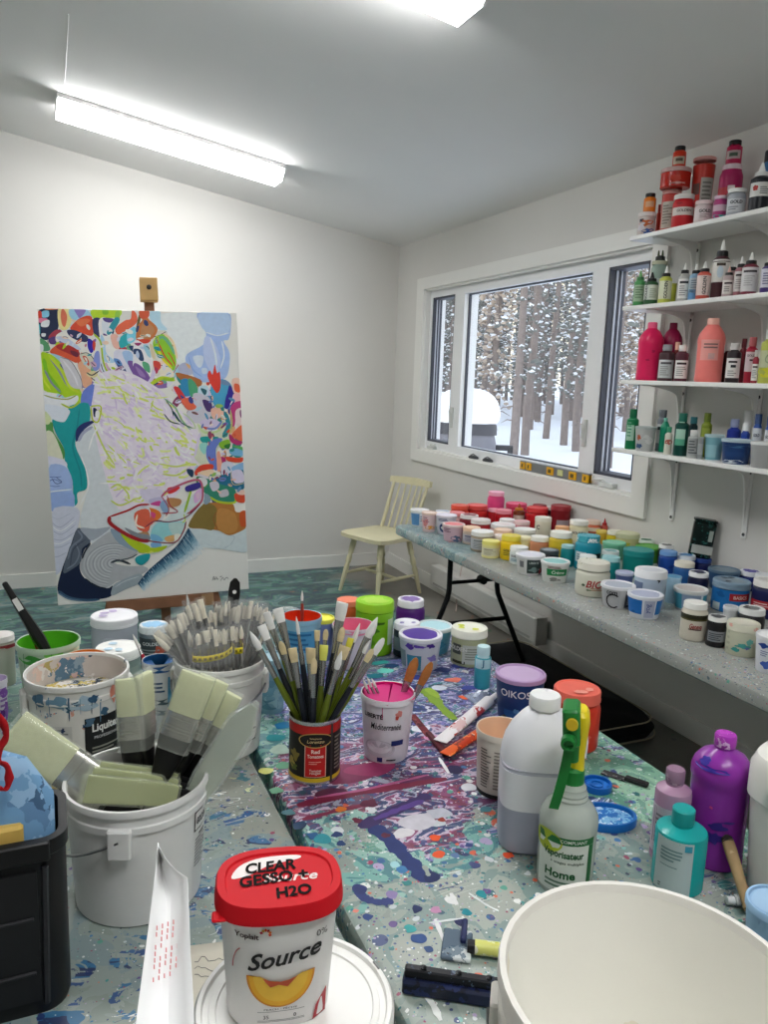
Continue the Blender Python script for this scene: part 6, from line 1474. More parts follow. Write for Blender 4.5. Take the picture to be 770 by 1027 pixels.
def pl(x, y, bend): return tuple(onY(x, y, Y0+bend+.16*max(0, (1075-y)/230)-.10))
L_ = [(158, 845), (156, 870), (153, 895), (150, 920), (146, 950), (142, 980), (138, 1010), (134, 1045), (131, 1075)]
R_ = [(160, 850), (167, 862), (177, 873), (188, 880), (190, 920), (191, 955), (193, 985), (195, 1030), (196, 1075)]
b = B(M('fbfbfb', .7, var=.01)); n = 7
G = [[pl(L_[i][0]+(R_[i][0]-L_[i][0])*j/n, L_[i][1]+(R_[i][1]-L_[i][1])*j/n, .02*math.sin(PI*j/n)-.012*j/n) for j in range(n+1)] for i in range(9)]
G.append([(x, y-.02, ZT+.0012) for x, y, z in G[-1]]); b.sheet(G)
o = b.build('leaf', pp); md = o.modifiers.new('thick', 'SOLIDIFY'); md.thickness = .0005
b = B(M('d88a8c', .6)); rn = random.Random(8)
for k in range(5):
    x = 153+k*5.4
    for i in range(9):
        if rn.random() < .8: y = 985-i*6.5-k*2; b.add([pl(x+dx-(985-y)*-.07, y-dy, .006) for dx, dy in ((0, 0), (1.4, 0), (1.4, 4.6), (0, 4.6))], [(0, 1, 2, 3)])
b.build('red_writing', pp)
# ------------------------------------------------------------------ the black case and what lies in it
BK = M('131315', .4, var=.2)
cx0, cx1, cy0, cy1, cz = -.37, .004, .895, 1.02, .962
t = thing('storage_case', 'open black plastic case at the left front corner, with ribbed inner panel', 'case', ((cx0+cx1)/2, (cy0+cy1)/2, ZT))
w, d, hh = (cx1-cx0)/2, (cy1-cy0)/2, cz-ZT
b = B(BK); o_ = rrect(-w, w, -d, d, .03, 6); i_ = inset(o_, .01)
b.loft([[(x*.97, y*.97, 0) for x, y in o_], [(x*.985, y*.985, .01) for x, y in o_], [(x*.985, y*.985, hh-.02) for x, y in o_], [(x, y, hh-.018) for x, y in o_], [(x, y, hh) for x, y in o_], [(x, y, hh) for x, y in i_], [(x*.95, y*.95, .012) for x, y in i_]]); b.build('case_body', t)
b = B(M('1c1c1f', .35)); 
b.box(-w+.03, w-.035, -d-.002, -d+.004, .02, hh-.035, bev=.0); b.build('front_panel', t)
b = B(M('2a2a2e', .35))
for z in (.055, .125): b.tube([(-w+.03, -d-.003, z), (w-.04, -d-.003, z+.004)], .0025, n=6)
b.tube([(w-.03, -d-.001, .015), (w-.026, -d-.001, hh-.03)], .004, n=6); b.build('panel_rib', t)
b = B(BK); b.box(w-.10, w-.02, -d-.006, -d+.002, hh-.022, hh+.002, bev=.003); b.build('rim_latch', t)
b = B(M('6f9cc4', .6, var=.15, scale=20, bump=.6, dirt=('3f5f80 8fb4d4 5f86ae', 22, .55)))
rn = random.Random(3); G = []
for i in range(9):
    r = []
    for j in range(13):
        u, v = i/8, j/12; x = -.345+.335*v; y = .918+.085*u; r.append((x, y, .968+.055*math.sin(PI*min(1, max(0, u*.9+.1)))*(.9+.3*math.sin(v*7+u*3))+(.022*rn.random()+.008*math.sin(j*2.3+i))*(.8 if 0 < i < 8 else 0)-(.05 if j == 12 or i == 8 or i == 0 else 0)))
    G.append(r)
b.sheet(G); b.sheet([[(p[0], p[1], .86) for p in G[0]], G[0]]); b.sheet([G[-1], [(p[0], p[1], .86) for p in G[-1]]]); b.sheet([[(g[-1][0], g[-1][1], .86) for g in G][::-1], [g[-1] for g in G][::-1]])
b.sheet([[(p[0], p[1], .86) for p in g] for g in (G[0], G[-1])][::-1]); b.sheet([[g[0] for g in G], [(g[0][0], g[0][1], .86) for g in G]])
tag(b.build('blue_cloth', None, 70), 'crumpled light blue paint-stained cloth bag lying in the black case', 'cloth')
p = onZ(12, 812, .955); t = thing('wooden_block', 'yellow wooden block poking from the black case in front of the blue cloth', 'wood', (p.x-.03, .926, .935), .05)
b = B(M('dcb860', .6, var=.12, bump=.2)); b.box(-.07, .045, -.014, .012, 0, .04, bev=.006); b.build('block', t)
p = onY(60, 752, 1.33); t = thing('yellow_knob', 'small rounded yellow knob behind the wide brush by the lettered pail', 'knob', (p.x, 1.335, ZT))
b = B(M('e6c24a', .4)); b.lathe([(0, 0), (.016, 0), (.014, .12), (.02, p.z-ZT-.03), (.021, p.z-ZT-.008), (.014, p.z-ZT+.008), (0, p.z-ZT+.012)], n=20); b.build('knob_body', t)
rb = B(M('b8121c', .5, var=.15)); pts = [onY(x, y, .91) for x, y in ((-6, 716), (2, 722), (5, 738), (0, 752), (-3, 762), (6, 770), (10, 782), (4, 792), (-4, 790))]
S_ = smooth_open(pts, 4); rb.sheet([[tuple(Vector(p)+Vector((-.004+.002*math.sin(i), .002, 0))) for i, p in enumerate(S_)], [tuple(Vector(p)+Vector((.004, 0, .002*math.cos(i)))) for i, p in enumerate(S_)]])
o = rb.build('red_ribbon', None, 80); md = o.modifiers.new('thick', 'SOLIDIFY'); md.thickness = .0012; tag(o, 'red ribbon loop hanging over the blue cloth at the left edge', 'ribbon')
# ------------------------------------------------------------------ left table jars
fp('wide', 'cloudy white jar with a red-stained lid at the far left edge', -14, 16.5, 632, 690, 'c3c2b4', 'ece8e4', 'e9e4e0', [('smear', 20, .82, .3, .03, 'a03a3a', .004), ('smear', 40, .8, .15, .04, '8a2f38', .004)])
fp('open', 'white tub scribbled with purple paint at the far left edge', -18, 8, 676, 745, 'e0dce6', fill='cdbfdd', items=[('smear', 40, .8, .1, .08, '7a4aa0'), ('smear', 60, .5, .08, .2, '8a5ab0'), ('smear', 30, .45, .05, .1, '6a3a90'), ('lines', 20, 70, .1, .9, 9, '9a7ab8')])
gp = fp('open', 'open tub of bright green paint behind the crusted pail', 21, 87, 633, 712, 'b9d0b4', fill='5fc02a', items=[('smear', -30, .8, .3, .1, '3f9a3a'), ('smear', 10, .85, .2, .08, '7fd05a'), ('drip', -50, .95, .5, .006, '2f7a3f'), ('drip', 5, .95, .6, .006, '56a84a'), ('smear', 60, .9, .1, .08, 'e6e2c0')])
fp('open', 'open tub of orange paint half hidden behind the crusted pail', 57, 101, 649, 716, 'dcc4a8', fill='e07a1c', items=[('smear', 0, .85, .4, .1, 'e08a30')])
fp('wide', 'big cloudy lilac jar with a white lid streaked in lilac', 90, 138.5, 609.5, 662, 'b9bcc8', 'efeef2', None, [('smear', 0, .4, .3, .2, 'c9ccd6')], splash='c4b4d8', lidw=1.0, rough=.2)
fp('wide', 'jar with a white lid smeared pale blue, in front of the lilac jar', 95, 141.5, 641, 697, '8a9a94', 'f0f0ec', None, [('lab', -60, 60, .15, .6, '9aa8a0')], splash='b9d4e4', lidw=1.0)
fp('wide', 'dark labelled jar with sky blue paint on its lid', 139, 169, 621.5, 668, '6f7c88', 'dfe6ea', '8fc4e8', [('lab', -80, 80, .1, .72, '3a4248'), ('txt', 'GOLDEN', -10, .58, .15, 'd4d8da', dict(bold=.02)), ('lines', -60, 30, .15, .45, 4, '8a9496'), ('smear', 30, .4, .2, .15, 'b0503a', .0018)])
fp('open', 'white tub with blue stripes and blue paint inside, beside the crusted pail', 142, 177, 655, 742, 'd9dcdc', fill='2f6fa8', items=[('lab', -85, -25, .05, .82, '2f8fc0'), ('lab', 30, 50, .05, .82, '4f9fc8'), ('lines', -20, 28, .62, .78, 3, '3a5a7a'), ('smear', 8, .5, .25, .05, '5a6a70'), ('smear', 10, .36, .2, .04, '8a969a'), ('smear', 0, .93, .5, .05, '2a5f98', .003)])
fp('tub', 'grey-blue paint-stained tub between the white pail and the red can', 257, 288, 652, 717, '6f98a8', '8fb0bc', None, [('smear', 0, .5, .3, .2, '5f8a9c'), ('smear', 25, .3, .2, .2, '86a8b2'), ('smear', -20, .2, .3, .1, '4f7a8c')], group=GF)
rt = fp('open', 'open tub with red-orange paint inside and a blue outside', 282, 323, 611, 676, '8fbdd0', fill='e8401f', items=[('lab', -85, 85, .4, .8, '4f9ac4'), ('lines', -60, 60, .42, .78, 4, '2a6a9a'), ('smear', 0, .2, .3, .1, 'a8ccd8')])
fp('tub', 'small periwinkle tub with a bright yellow lid', 311, 336, 615, 664, '7f8fc0', 'e6e45a', 'eeea4a')
fp('open', 'open white tub with pink paint veined in dark lines', 332.5, 375, 619, 672, 'dcd4da', fill='ee7fa0', items=[('smear', 0, .92, .5, .06, 'e48aa4', .003)])
fp('jar', 'orange jar with a coral lid beside the lime green jar', 337.5, 361, 597.5, 642, 'ee6a3a', 'f0886a', None, lidw=1.0)
fp('wide', 'tall lime green jar with a paint-blotched lime lid', 357.5, 397.5, 596.5, 659, '86c81e', '9ad82e', 'b4e052', [('smear', 0, .5, .1, .05, '4f8a14'), ('smear', -12, .3, .1, .12, '6aa81a'), ('lab', 45, 80, .2, .7, 'c6dcc0'), ('smear', 15, .64, .12, .03, '3f6f10')], lidw=1.0)
fp('jar', 'purple jar with a white lid spotted purple', 397, 426.5, 596.5, 642, '5a2380', 'efedf2', '8a6fb0', [('smear', 0, .4, .2, .1, '6a3090')], lidw=.92)
fp('wide', 'small jar with a white lid scribbled in lilac, in front of the purple jar', 393.5, 421, 619.5, 660, '2f3a4a', 'eceaf2', None, splash='8a7fc0', items=[('lab', -70, 0, .2, .6, '8a949c')])
fp('tub', 'white tub with thick purple paint covering its lid', 399.5, 443.5, 627.5, 674, 'd2d4da', 'ecebf0', '4f2f94', [('smear', -30, .75, .15, .1, '5a3fa0'), ('smear', 0, .78, .2, .06, '6a4fb0'), ('smear', 30, .8, .15, .08, '4a2f8a'), ('lab', -40, 5, .05, .5, '3f8aa0'), ('smear', 40, .4, .2, .12, '8a7fc0'), ('lab', -80, -45, .1, .6, '8a9aa0')])
fp('tub', 'pale turquoise tub with a white lid behind the purple paint tub', 417, 453, 621, 657, '5fa4bc', 'e6f0f2', 'b4dce4', [('smear', 20, .4, .3, .2, '3f86a8')])
fp('wide', 'cream jar with a white lid bearing a lime green dab', 451.5, 489.5, 623, 670, 'b9bc94', 'eeeee0', None, [('lab', -60, -25, .34, .62, '4a5048'), ('txt', 'GOLDEN', -42, .5, .12, 'dfe0d8', dict(bold=.03)), ('lab', -20, 60, .1, .62, 'c4c8bc'), ('lines', -10, 50, .2, .55, 5, '8a9080'), ('lab', -60, -10, .08, .16, '3a3a1a')], splash='dce24a', lidw=1.0, rough=.2)
fp('vial', 'little turquoise bottle with a pale cap beside the cream jar', 474.5, 491, 646, 692, '3fa8b8', 'c4e2e8', None, [('lab', -60, 60, .5, .8, 'b9dce4'), ('txt', 'J', 0, .62, .2, '1f6a8a')], lidw=.8)
fp('tub', 'navy blue yoghurt tub with a lilac paint-covered lid', 496.5, 548, 665, 727, '1c3f78', 'b89ac4', 'c2a8cc', [('txt', 'OIKOS', -10, .68, .16, 'e4e8f0', dict(bold=.01)), ('lab', -40, 30, .05, .3, '2a5a98'), ('smear', -5, .3, .06, .06, '5a8fc0', .002)], splash='8a6f98')
fp('jar', 'red-orange jar with a chalky coral lid at the table edge', 552, 604, 680.5, 757, 'dd3a24', 'ea6a58', None, [('smear', 30, .3, .1, .1, 'e86a54'), ('smear', 10, .5, .1, .05, 'c42a18')], lidw=.98, splash='f09a88')
fp('open', 'cream tub with printed columns and peach paint dried on top', 477.5, 530, 718, 803, 'dcd4c6', fill='ecc8a8', items=[('lines', -50, -20, .15, .78, 14, '6a625a'), ('lines', -14, 14, .15, .78, 12, '8a8278'), ('lab', -90, 90, .0, .07, '2a2826')], tp=.86)
# ------------------------------------------------------------------ magenta tub, red can
lt = fp('open', 'white lettered yoghurt tub with magenta paint inside and brushes in it', 361.5, 416.5, 682.5, 766.5, 'e2dfe4', fill='d81a78', items=[('txt', 'LIBERTÉ', -32, .76, .085, '1c1c1e', dict(bold=.03)), ('txt', 'Méditerranée', -2, .60, .1, '1c1c20', dict(shear=.25, bold=.004, width=.062)), ('smear', 26, .8, .06, .06, 'd88a80'), ('smear', 22, .74, .03, .04, 'c04a40', .002),
    ('oval', -18, .24, .24, .14, 'c3c0c8'), ('oval', -18, .27, .2, .1, 'd6d3da'), ('lab', 12, 42, .3, .38, '26306a', .0022), ('lab', -22, -8, .03, .11, '26306a'), ('lines', 2, 30, .04, .09, 1, '3a3a44'), ('smear', 0, .95, 1.2, .03, 'd0287a', .003), ('drip', -10, .97, .72, .006, 'c8206c')])
cx_, cy_, cr_, chh = solve(289, 342.5, 703, 789, ZT, 1.0)
t = thing('food_can', 'black and red food can holding a fan of artist brushes', 'can', (cx_, cy_, ZT), face_cam((cx_, cy_)))
b = B(M('c9c9c6', .25, .9)); b.lathe([(0, 0), (cr_*.985, 0), (cr_, .003), (cr_, .006), (cr_*.975, .009), (cr_*.975, chh-.008), (cr_, chh-.005), (cr_, chh), (cr_*.965, chh), (cr_*.965, .006), (0, .006)], n=48); b.build('can_body', t)
rad = interp([(cr_*.977, 0), (cr_*.977, chh)]); l = B()
dress(l, rad, chh, [('lab', -180, 180, .06, .94, '16130f', .0004), ('lab', -180, 180, .80, .94, 'b8201c', .0008), ('lab', -180, 180, .06, .125, 'd8b92a', .0008),
    ('lab', -22, 26, .14, .66, 'd9b9a8', .0009), ('lab', -20, 24, .15, .65, 'c01f1c', .0012), ('oval', 2, .72, .26, .115, 'c4a45a'), ('oval', 2, .72, .24, .1, '1a1510'),
    ('txt', 'Lorenzo', 2, .705, .05, 'd8c08a', dict(shear=.2, width=.032)), ('txt', 'Selezione', 2, .755, .025, 'd8c08a', dict(width=.022)), ('txt', 'Red', 2, .55, .06, 'f0e0d4', dict(bold=.03)), ('txt', 'Tomatoes', 2, .475, .055, 'f0e0d4', dict(bold=.02, width=.03)), ('txt', 'Tomates', 2, .25, .04, 'f0e0d4', dict(width=.022)), ('txt', 'rouges', 2, .2, .04, 'f0e0d4', dict(width=.02)), ('lines', -12, 16, .34, .40, 2, 'e0a090'),
    ('lab', 36, 42, .03, .95, '3a3634', .0016), ('lines', 48, 72, .2, .75, 9, '8a8478'), ('smear', -48, .45, .1, .1, '8a7a3a', .0009), ('smear', -60, .32, .1, .1, 'b09a4a', .0009), ('smear', -52, .25, .08, .06, '5a6a2a', .001)], random.Random(1))
l.build('label', t); POTS.append([t, cr_, chh, ZT])
FER = M('a8a8a6', .25, .9); OLV = M('66741f', .3, var=.2); NAV = M('22262e', .3, var=.2); BWH = M('ecebe8', .8, var=.06, scale=120); BCR = M('d9c79c', .85, var=.15, scale=120)
BGR = M('ccd0a4', .8, var=.1, scale=120, bump=.3); BLK = M('151516', .3, var=.2); BRN = M('b0703a', .8, var=.25, scale=120)
def brush(label, p0, p1, w, tip, handle, hair, fl=.16, hl=.1, name='paint_brush', group=None, twist=0, hr=.0035, cat='brush'):
    """p0 handle end, p1 hair tip; tip: round / flat / filbert"""
    t = thing(name, label, cat, p0, 0, group); L_ = aim(t, p0, p1, twist); w = w/2
    k1, k0 = L_*(1-hl), L_*(1-hl-fl)
    b = B(handle); b.lathe([(hr*.35, 0), (hr*.6, .01*L_), (hr*.8, .25*k0), (hr*1.35, .8*k0), (hr*1.0, k0+.003)], n=10); b.build('handle', t)
    fx, fy = (w, max(.0018, w*.35)) if tip != 'round' else (w, w)
    b = B(FER); b.oval([(hr*1.05, hr*1.05, k0), (hr*1.1, hr*1.1, k0+.25*(k1-k0)), (fx*.85, fy, k1-.2*(k1-k0)), (fx*.9, fy, k1)], n=12); b.build('ferrule', t)
    b = B(hair)
    if tip == 'round': pr = [(w*.85, w*.85, k1), (w*1.1, w*1.1, k1+.3*L_*hl), (w*.8, w*.8, k1+.65*L_*hl), (w*.12, w*.12, L_)]
    elif tip == 'filbert': pr = [(w*.9, fy, k1), (w*1.12, fy*1.1, k1+.45*L_*hl), (w*.95, fy*.9, k1+.75*L_*hl), (w*.5, fy*.5, k1+.95*L_*hl), (w*.1, fy*.3, L_)]
    else: pr = [(w*.9, fy, k1), (w*1.08, fy*1.2, k1+.5*L_*hl), (w*1.12, fy*.9, k1+.95*L_*hl), (w*1.1, fy*.5, L_)]
    b.oval(pr, n=14); b.build('bristles', t); return t
can = Vector((cx_, cy_, ZT)); dcan = depth((cx_, cy_, ZT+.15)); rn = random.Random(7)
GC = 'artist brushes fanned out in the food can'
for lab, tx, ty, dz, w, tip, hd, hr_, hl, bx in (
    ('round brush with a white pointed tip and olive handle, leftmost in the food can', 250.5, 633, .01, .011, 'round', OLV, BWH, .13, .6), ('flat white brush with an olive handle, next to the leftmost round one', 267, 614, -.02, .013, 'flat', OLV, BWH, .11, .5),
    ('wide flat white brush standing tallest on the left of the can', 278.5, 610, -.03, .016, 'flat', NAV, BWH, .09, .2), ('flat white brush leaning left with a dark handle in the can', 262, 627, .0, .013, 'flat', NAV, BWH, .1, .45),
    ('cream flat bristle brush left of centre with a navy handle', 293, 650, .03, .013, 'flat', NAV, BCR, .11, .0), ('cream filbert brush with an olive handle, low on the left', 281, 643, .015, .011, 'filbert', OLV, BCR, .1, .35),
    ('slim tall white brush rising near the middle of the can', 297, 618, -.02, .006, 'round', NAV, BWH, .12, .1), ('wide cream flat brush in the middle front of the can', 311.5, 650, .035, .015, 'flat', NAV, BCR, .12, -.1),
    ('small cream filbert just in front of the middle of the can', 315, 660, .045, .011, 'filbert', NAV, BCR, .13, -.2), ('lime yellow flat brush with an olive handle in the can centre', 325, 647, .01, .013, 'flat', OLV, M('dfe06a', .6), .12, .05),
    ('big white flat brush, the tallest in the food can', 343.5, 604, -.02, .02, 'flat', NAV, BWH, .11, .0), ('cream rounded brush just below the tallest white one', 344, 629, .005, .011, 'filbert', NAV, BCR, .1, -.2),
    ('large white pointed brush at the upper right of the can', 378.5, 619, .0, .014, 'round', OLV, BWH, .13, -.6), ('slim white pointed brush between the tallest and the upper right brush', 361, 625, -.015, .008, 'round', OLV, BWH, .13, -.4),
    ('white filbert at the far right of the food can', 385, 640, .02, .011, 'filbert', OLV, BWH, .12, -.75), ('small cream brush tip at the right, with a black handle', 374, 651, .03, .010, 'filbert', NAV, BCR, .1, -.8),
    ('slender white brush beside the far right filbert', 371, 642, .005, .007, 'round', OLV, BWH, .1, -.55), ('wide cream flat brush right of the middle with a dark handle', 346, 648, .01, .017, 'flat', NAV, BCR, .1, -.35),
    ('white round brush with a short olive handle at the front right of the can', 342.5, 653, .045, .010, 'round', OLV, BWH, .14, -.45), ('dark handled brush with a pale flat tip behind the cream front brushes', 318, 632, -.03, .009, 'flat', NAV, BCR, .08, .15),
    ('dull blue-black brush with a cream tip, at the back of the can', 327, 631, -.03, .009, 'filbert', NAV, BCR, .08, -.05), ('olive handled brush with a bent yellow tip, right of the centre', 352, 640, .0, .010, 'flat', OLV, M('e2d94a', .6), .09, -.3)):
    p1 = atD(tx, ty, dcan-dz)
    a = rn.uniform(-.4, .4); rt_ = Vector((math.cos(face_cam(can)), math.sin(face_cam(can)), 0)); q = rt_*cr_*.62*bx+Vector((-rt_.y, rt_.x, 0))*cr_*(.5*(-dz/.045)+.1*a)
    p0 = Vector((cx_, cy_, ZT+.012))+q
    # stay inside the mouth of the can
    k = (chh-.012)/(p1.z-p0.z); mm = (p0.lerp(p1, k)-Vector((cx_, cy_, ZT+chh))); mm.z = 0
    if mm.length > cr_*.86:
        off = mm*(1-cr_*.84/mm.length); p0 = p0-off/(1-k); rr = p0-Vector((cx_, cy_, p0.z)); 
        if rr.length > cr_*.88: rr *= cr_*.88/rr.length; p0 = Vector((cx_, cy_, p0.z))+rr
    brush(lab, p0, p1, w*1.15, tip, hd, hr_, .2, hl, group=GC, twist=rn.uniform(-.5, .5), hr=.005)
# brushes in the magenta tub
LT = lt.location; lR, lh_ = lt['_r'], lt['_h']; dl = depth((LT.x, LT.y, LT.z+lh_))
GB = 'brushes in the magenta tub'; zb_ = ZT+lh_*.45+.003
def inm(x, y): return Vector((LT.x+x*lR, LT.y+y*lR, zb_))
brush('brush with chestnut bristles and a red handle leaning right in the magenta tub', inm(.28, .1), atD(417.5, 659.5, dl), .019, 'filbert', M('c01a50', .3), BRN, .38, .36, group=GB, twist=.2, hr=.0036)
brush('brush with tan bristles tipped dark, the rightmost in the magenta tub', inm(.5, -.15), atD(433, 664, dl-.01), .017, 'filbert', M('5a3a2a', .3), BRN, .34, .36, group=GB, twist=.3, hr=.0036)
for i, (x, y, lab) in enumerate(((364, 681, 'leftmost of the three thin grey brush handles in the magenta tub'), (368, 679, 'middle one of the three thin grey brush handles in the magenta tub'), (372.5, 680, 'rightmost of the three thin grey brush handles in the magenta tub'))):
    brush(lab, inm(-.25+.2*i, -.2), atD(x, y, dl-.005+.004*i), .006, 'round', M('8a8a80', .4), M('d8d6d0', .5), .5, .2, group=GB, hr=.003)
# brushes standing in other pots
brush('long black brush handle with a white sticker leaning out of the green paint tub', atD(4, 584, depth(gp.location)-.03), Vector((gp.location.x+.012, gp.location.y-.015, ZT+gp['_h']*.46)), .03, 'flat', BLK, BGR, .12, .12, hr=.0105)
o = [c for c in COL.objects if c.name.startswith('handle')][-1]
k = B(M('dcdcd8', .5)); k.box(-.006, .006, .0098, .0112, .045, .075); k.box(-.006, .006, -.0112, -.0098, .045, .075); k.build('sticker', o)
brush('thin red-brown brush in the green paint tub', Vector((gp.location.x-.015, gp.location.y+.01, ZT+gp['_h']*.46)), atD(29, 632, depth(gp.location)), .007, 'round', M('8a3a2c', .4), M('9a5a48', .5), .2, .15)
bt = [p for p in POTS if p[0]['label'].startswith('white tub with blue stripes')][0]
brush('thin red brush with a white tip standing in the blue striped tub', Vector((bt[0].location.x+.006, bt[0].location.y, ZT+bt[2]*.46)), atD(133, 636, depth(bt[0].location)+.02), .007, 'round', M('a81a34', .35), M('e6e2dc', .5), .1, .22)
brush('thin white-tipped brush with a red-brown handle standing in the red-orange tub', Vector((rt.location.x+.002, rt.location.y, ZT+rt['_h']*.46)), atD(303, 592, depth(rt.location)), .007, 'round', M('9a3a30', .35), M('eceae6', .5), .05, .2)
# ------------------------------------------------------------------ flat brushes in the white pail
def flat_brush(label, p0, p1, w, twist=0, bl=.36, fl=.22, group='wide flat brushes in the white pail', sleeve=True, hw=.4):
    t = thing('flat_brush', label, 'brush', p0, 0, group); L_ = aim(t, p0, p1, twist); w /= 2; k1 = L_*(1-bl); k0 = k1-L_*fl
    b = B(BLK); b.oval([(w*hw*.8, .005, 0), (w*hw, .007, .02*L_), (w*hw*.85, .007, k0*.55), (w*.8, .007, k0*.85), (w*.98, .0085, k0), (w*.98, .0085, k0+.006)], n=20, e=3); b.build('handle', t)
    b = B(M('b4b2aa', .2, .9)); b.oval([(w, .0095, k0-.002), (w, .0095, k1)], n=20, e=4)
    for q in (.25, .4, .78): b.oval([(w*1.015, .0102, k0+q*(k1-k0)-.0012), (w*1.02, .0106, k0+q*(k1-k0)), (w*1.015, .0102, k0+q*(k1-k0)+.0012)], n=20, e=4)
    b.build('ferrule', t)
    b = B(BGR); b.oval([(w*.97, .0085, k1), (w*1.0, .009, k1+.4*(L_-k1)), (w*1.0, .0075, L_-.004), (w*.98, .0045, L_)], n=24, e=4); b.build('bristles', t)
    if sleeve:
        b = B(clearfilm('e9eee4', .18, .1)); b.oval([(w*1.06, .0115, k0*.9), (w*1.08, .013, k1), (w*1.08, .0115, L_), (w*1.08, .003, L_+.006)], n=20, e=4); b.build('clear_sleeve', t)
    return t
db = depth(B2+Vector((0, 0, .18)))
def ib(x, y, z=.03): return Vector((B2.x+x, B2.y+y, ZT+z))
tw = .1
flat_brush('wide flat brush in a shiny sleeve leaning far out over the left rim', ib(.03, -.03, .10), atD(12, 731, db-.01), .060, .0, .36, .27, hw=.36)
flat_brush('upright flat brush standing left of the middle in the pail', ib(.0, .02), atD(129, 681, db+.01), .038, tw-.2, .19, .12)
flat_brush('narrow upright flat brush seen edge-on just right of the upright one', ib(.022, .03), atD(143.5, 676, db+.02), .034, .9, .2, .12)
flat_brush('leaning flat brush, left one of the three tilted right in the pail', ib(-.02, .0), atD(199, 677, db+.0), .05, -.1, .19, .11)
flat_brush('leaning flat brush, middle one of the three tilted right in the pail', ib(.0, .03), atD(215, 681, db+.025), .046, -.1, .19, .11)
flat_brush('leaning flat brush, right one of the three tilted right in the pail', ib(.02, .05), atD(229, 694, db+.05), .046, -.1, .19, .11)
for i, (x, y, d_, lab) in enumerate(((86, 791, -.055, 'broad pale green brush head lying in front across the pail opening'), (91, 783, -.04, 'broad pale green brush head lying just behind the front one in the pail'), (98, 777, -.025, 'broad pale green brush head lying third from the front in the pail'))):
    p1 = atD(x, y, db+d_); p0 = ib(.082, -.03+.02*i, .145)
    t = thing('flat_brush', lab, 'brush', p0, 0, 'wide flat brushes in the white pail'); L_ = aim(t, p0, p1, -.25); w = .0185
    b = B(BLK); b.oval([(.007, .003, 0), (.012, .0035, L_*.22)], n=14, e=3); b.build('handle', t)
    b = B(M('a9b07c', .5, var=.1, bump=.2)); b.oval([(.013, .0038, L_*.2), (w*.85, .0045, L_*.35), (w, .004, L_*.98), (w*.99, .002, L_)], n=28, e=9); b.build('bristles', t)
    b = B(clearfilm('dfe6c8', .25, .1)); b.oval([(.015, .005, L_*.18), (w*1.06, .0062, L_*.35), (w*1.08, .006, L_*1.01), (w*1.08, .0015, L_*1.05)], n=28, e=9); b.build('clear_sleeve', t)
p0, p1 = ib(.065, -.02, .12), atD(256, 706, db+.01)
t = thing('brush_sleeve', 'long clear plastic sleeve with a grey-green brush leaning over the right rim', 'sleeve', p0); L_ = aim(t, p0, p1, -.35)
b = B(M('a9b2a0', .3, var=.12, scale=14, bump=.3)); b.oval([(.012, .002, .0), (.021, .0025, L_*.3), (.021, .0025, L_*.8), (.006, .0015, L_*.98)], n=16, e=4); b.build('brush_inside', t)
b = B(clearfilm('e0e8e0', .3, .08)); b.oval([(.015, .004, -.004), (.025, .005, L_*.3), (.026, .005, L_*.82), (.004, .003, L_*1.02)], n=16, e=4); b.build('clear_sleeve', t)
# ------------------------------------------------------------------ sleeved brushes in the other white pail
dp = depth(PK+Vector((0, 0, .2))); rn = random.Random(21)
GP = 'sleeved brushes in the packed white pail'
SL = {'l': 'new bristle brush in a clear sleeve, in the left bunch of the packed pail', 'b': 'new bristle brush in a clear sleeve, in the tall back bunch of the packed pail', 'f': 'new bristle brush in a clear sleeve, in the front bunch held by yellow tape', 'r': 'thin sleeved brush leaning right out of the packed pail'}
BCL = M('f0e8d4', .85, var=.12, scale=120)
def sb_(k, tx, ty, dz, bx, by, w):
    p1 = atD(tx, ty, dp-dz); p0 = Vector((PK.x+bx, PK.y+by, ZT+.03))
    kk = (.192-.03)/(p1.z-p0.z); mm = p0.lerp(p1, kk)-Vector((PK.x, PK.y, ZT+.192)); mm.z = 0
    if mm.length > .072:
        off = mm*(1-.070/mm.length); p0 = p0-off/(1-kk); rr = p0-Vector((PK.x, PK.y, p0.z))
        if rr.length > .068: p0 = Vector((PK.x, PK.y, p0.z))+rr*(.068/rr.length)
    t = brush(SL[k], p0, p1, w, rn.choice(['flat', 'filbert', 'filbert', 'round']), M(rn.choice(['8f8c84', '6f6a62', 'a9a294']), .4), BCL, .24, rn.uniform(.1, .15), group=GP, twist=rn.uniform(-.7, .7), hr=.0032)
    L_ = (p1-p0).length; b = B(clearfilm('f8faf8', .07, .05)); b.oval([(w*.62, .005, L_*.35), (w*.72, .007, L_*.72), (w*.85, .006, L_*.95), (w*.95, .0012, L_*rn.uniform(1.01, 1.05))], n=12, e=3); b.build('clear_sleeve', t)
for i in range(16): sb_('l', 155+i*2.9+rn.uniform(-2, 2), 636-i*2.3+rn.uniform(-4, 3), .03-.012*(i % 4), -.05+.005*i, -.03+.012*(i % 4), rn.uniform(.008, .013))
for i in range(17): sb_('b', 217+i*3.2, 607+rn.uniform(-5, 4), -.03+.008*(i % 4), -.01+.004*i, .03+.006*(i % 3), rn.uniform(.008, .012))
for i in range(9): sb_('b', 187+i*4, 613+rn.uniform(-4, 4), -.02, -.04+.01*i, .02, rn.uniform(.009, .013))
for i in range(13): sb_('f', 189+i*4.4, 635-i*.7+rn.uniform(-4, 3), .045-.006*(i % 2), -.035+.006*i, -.05, rn.uniform(.008, .012))
for i in range(5): sb_('r', 262+i*4, 640-i*7, .0, .03+.008*i, .0, .006)
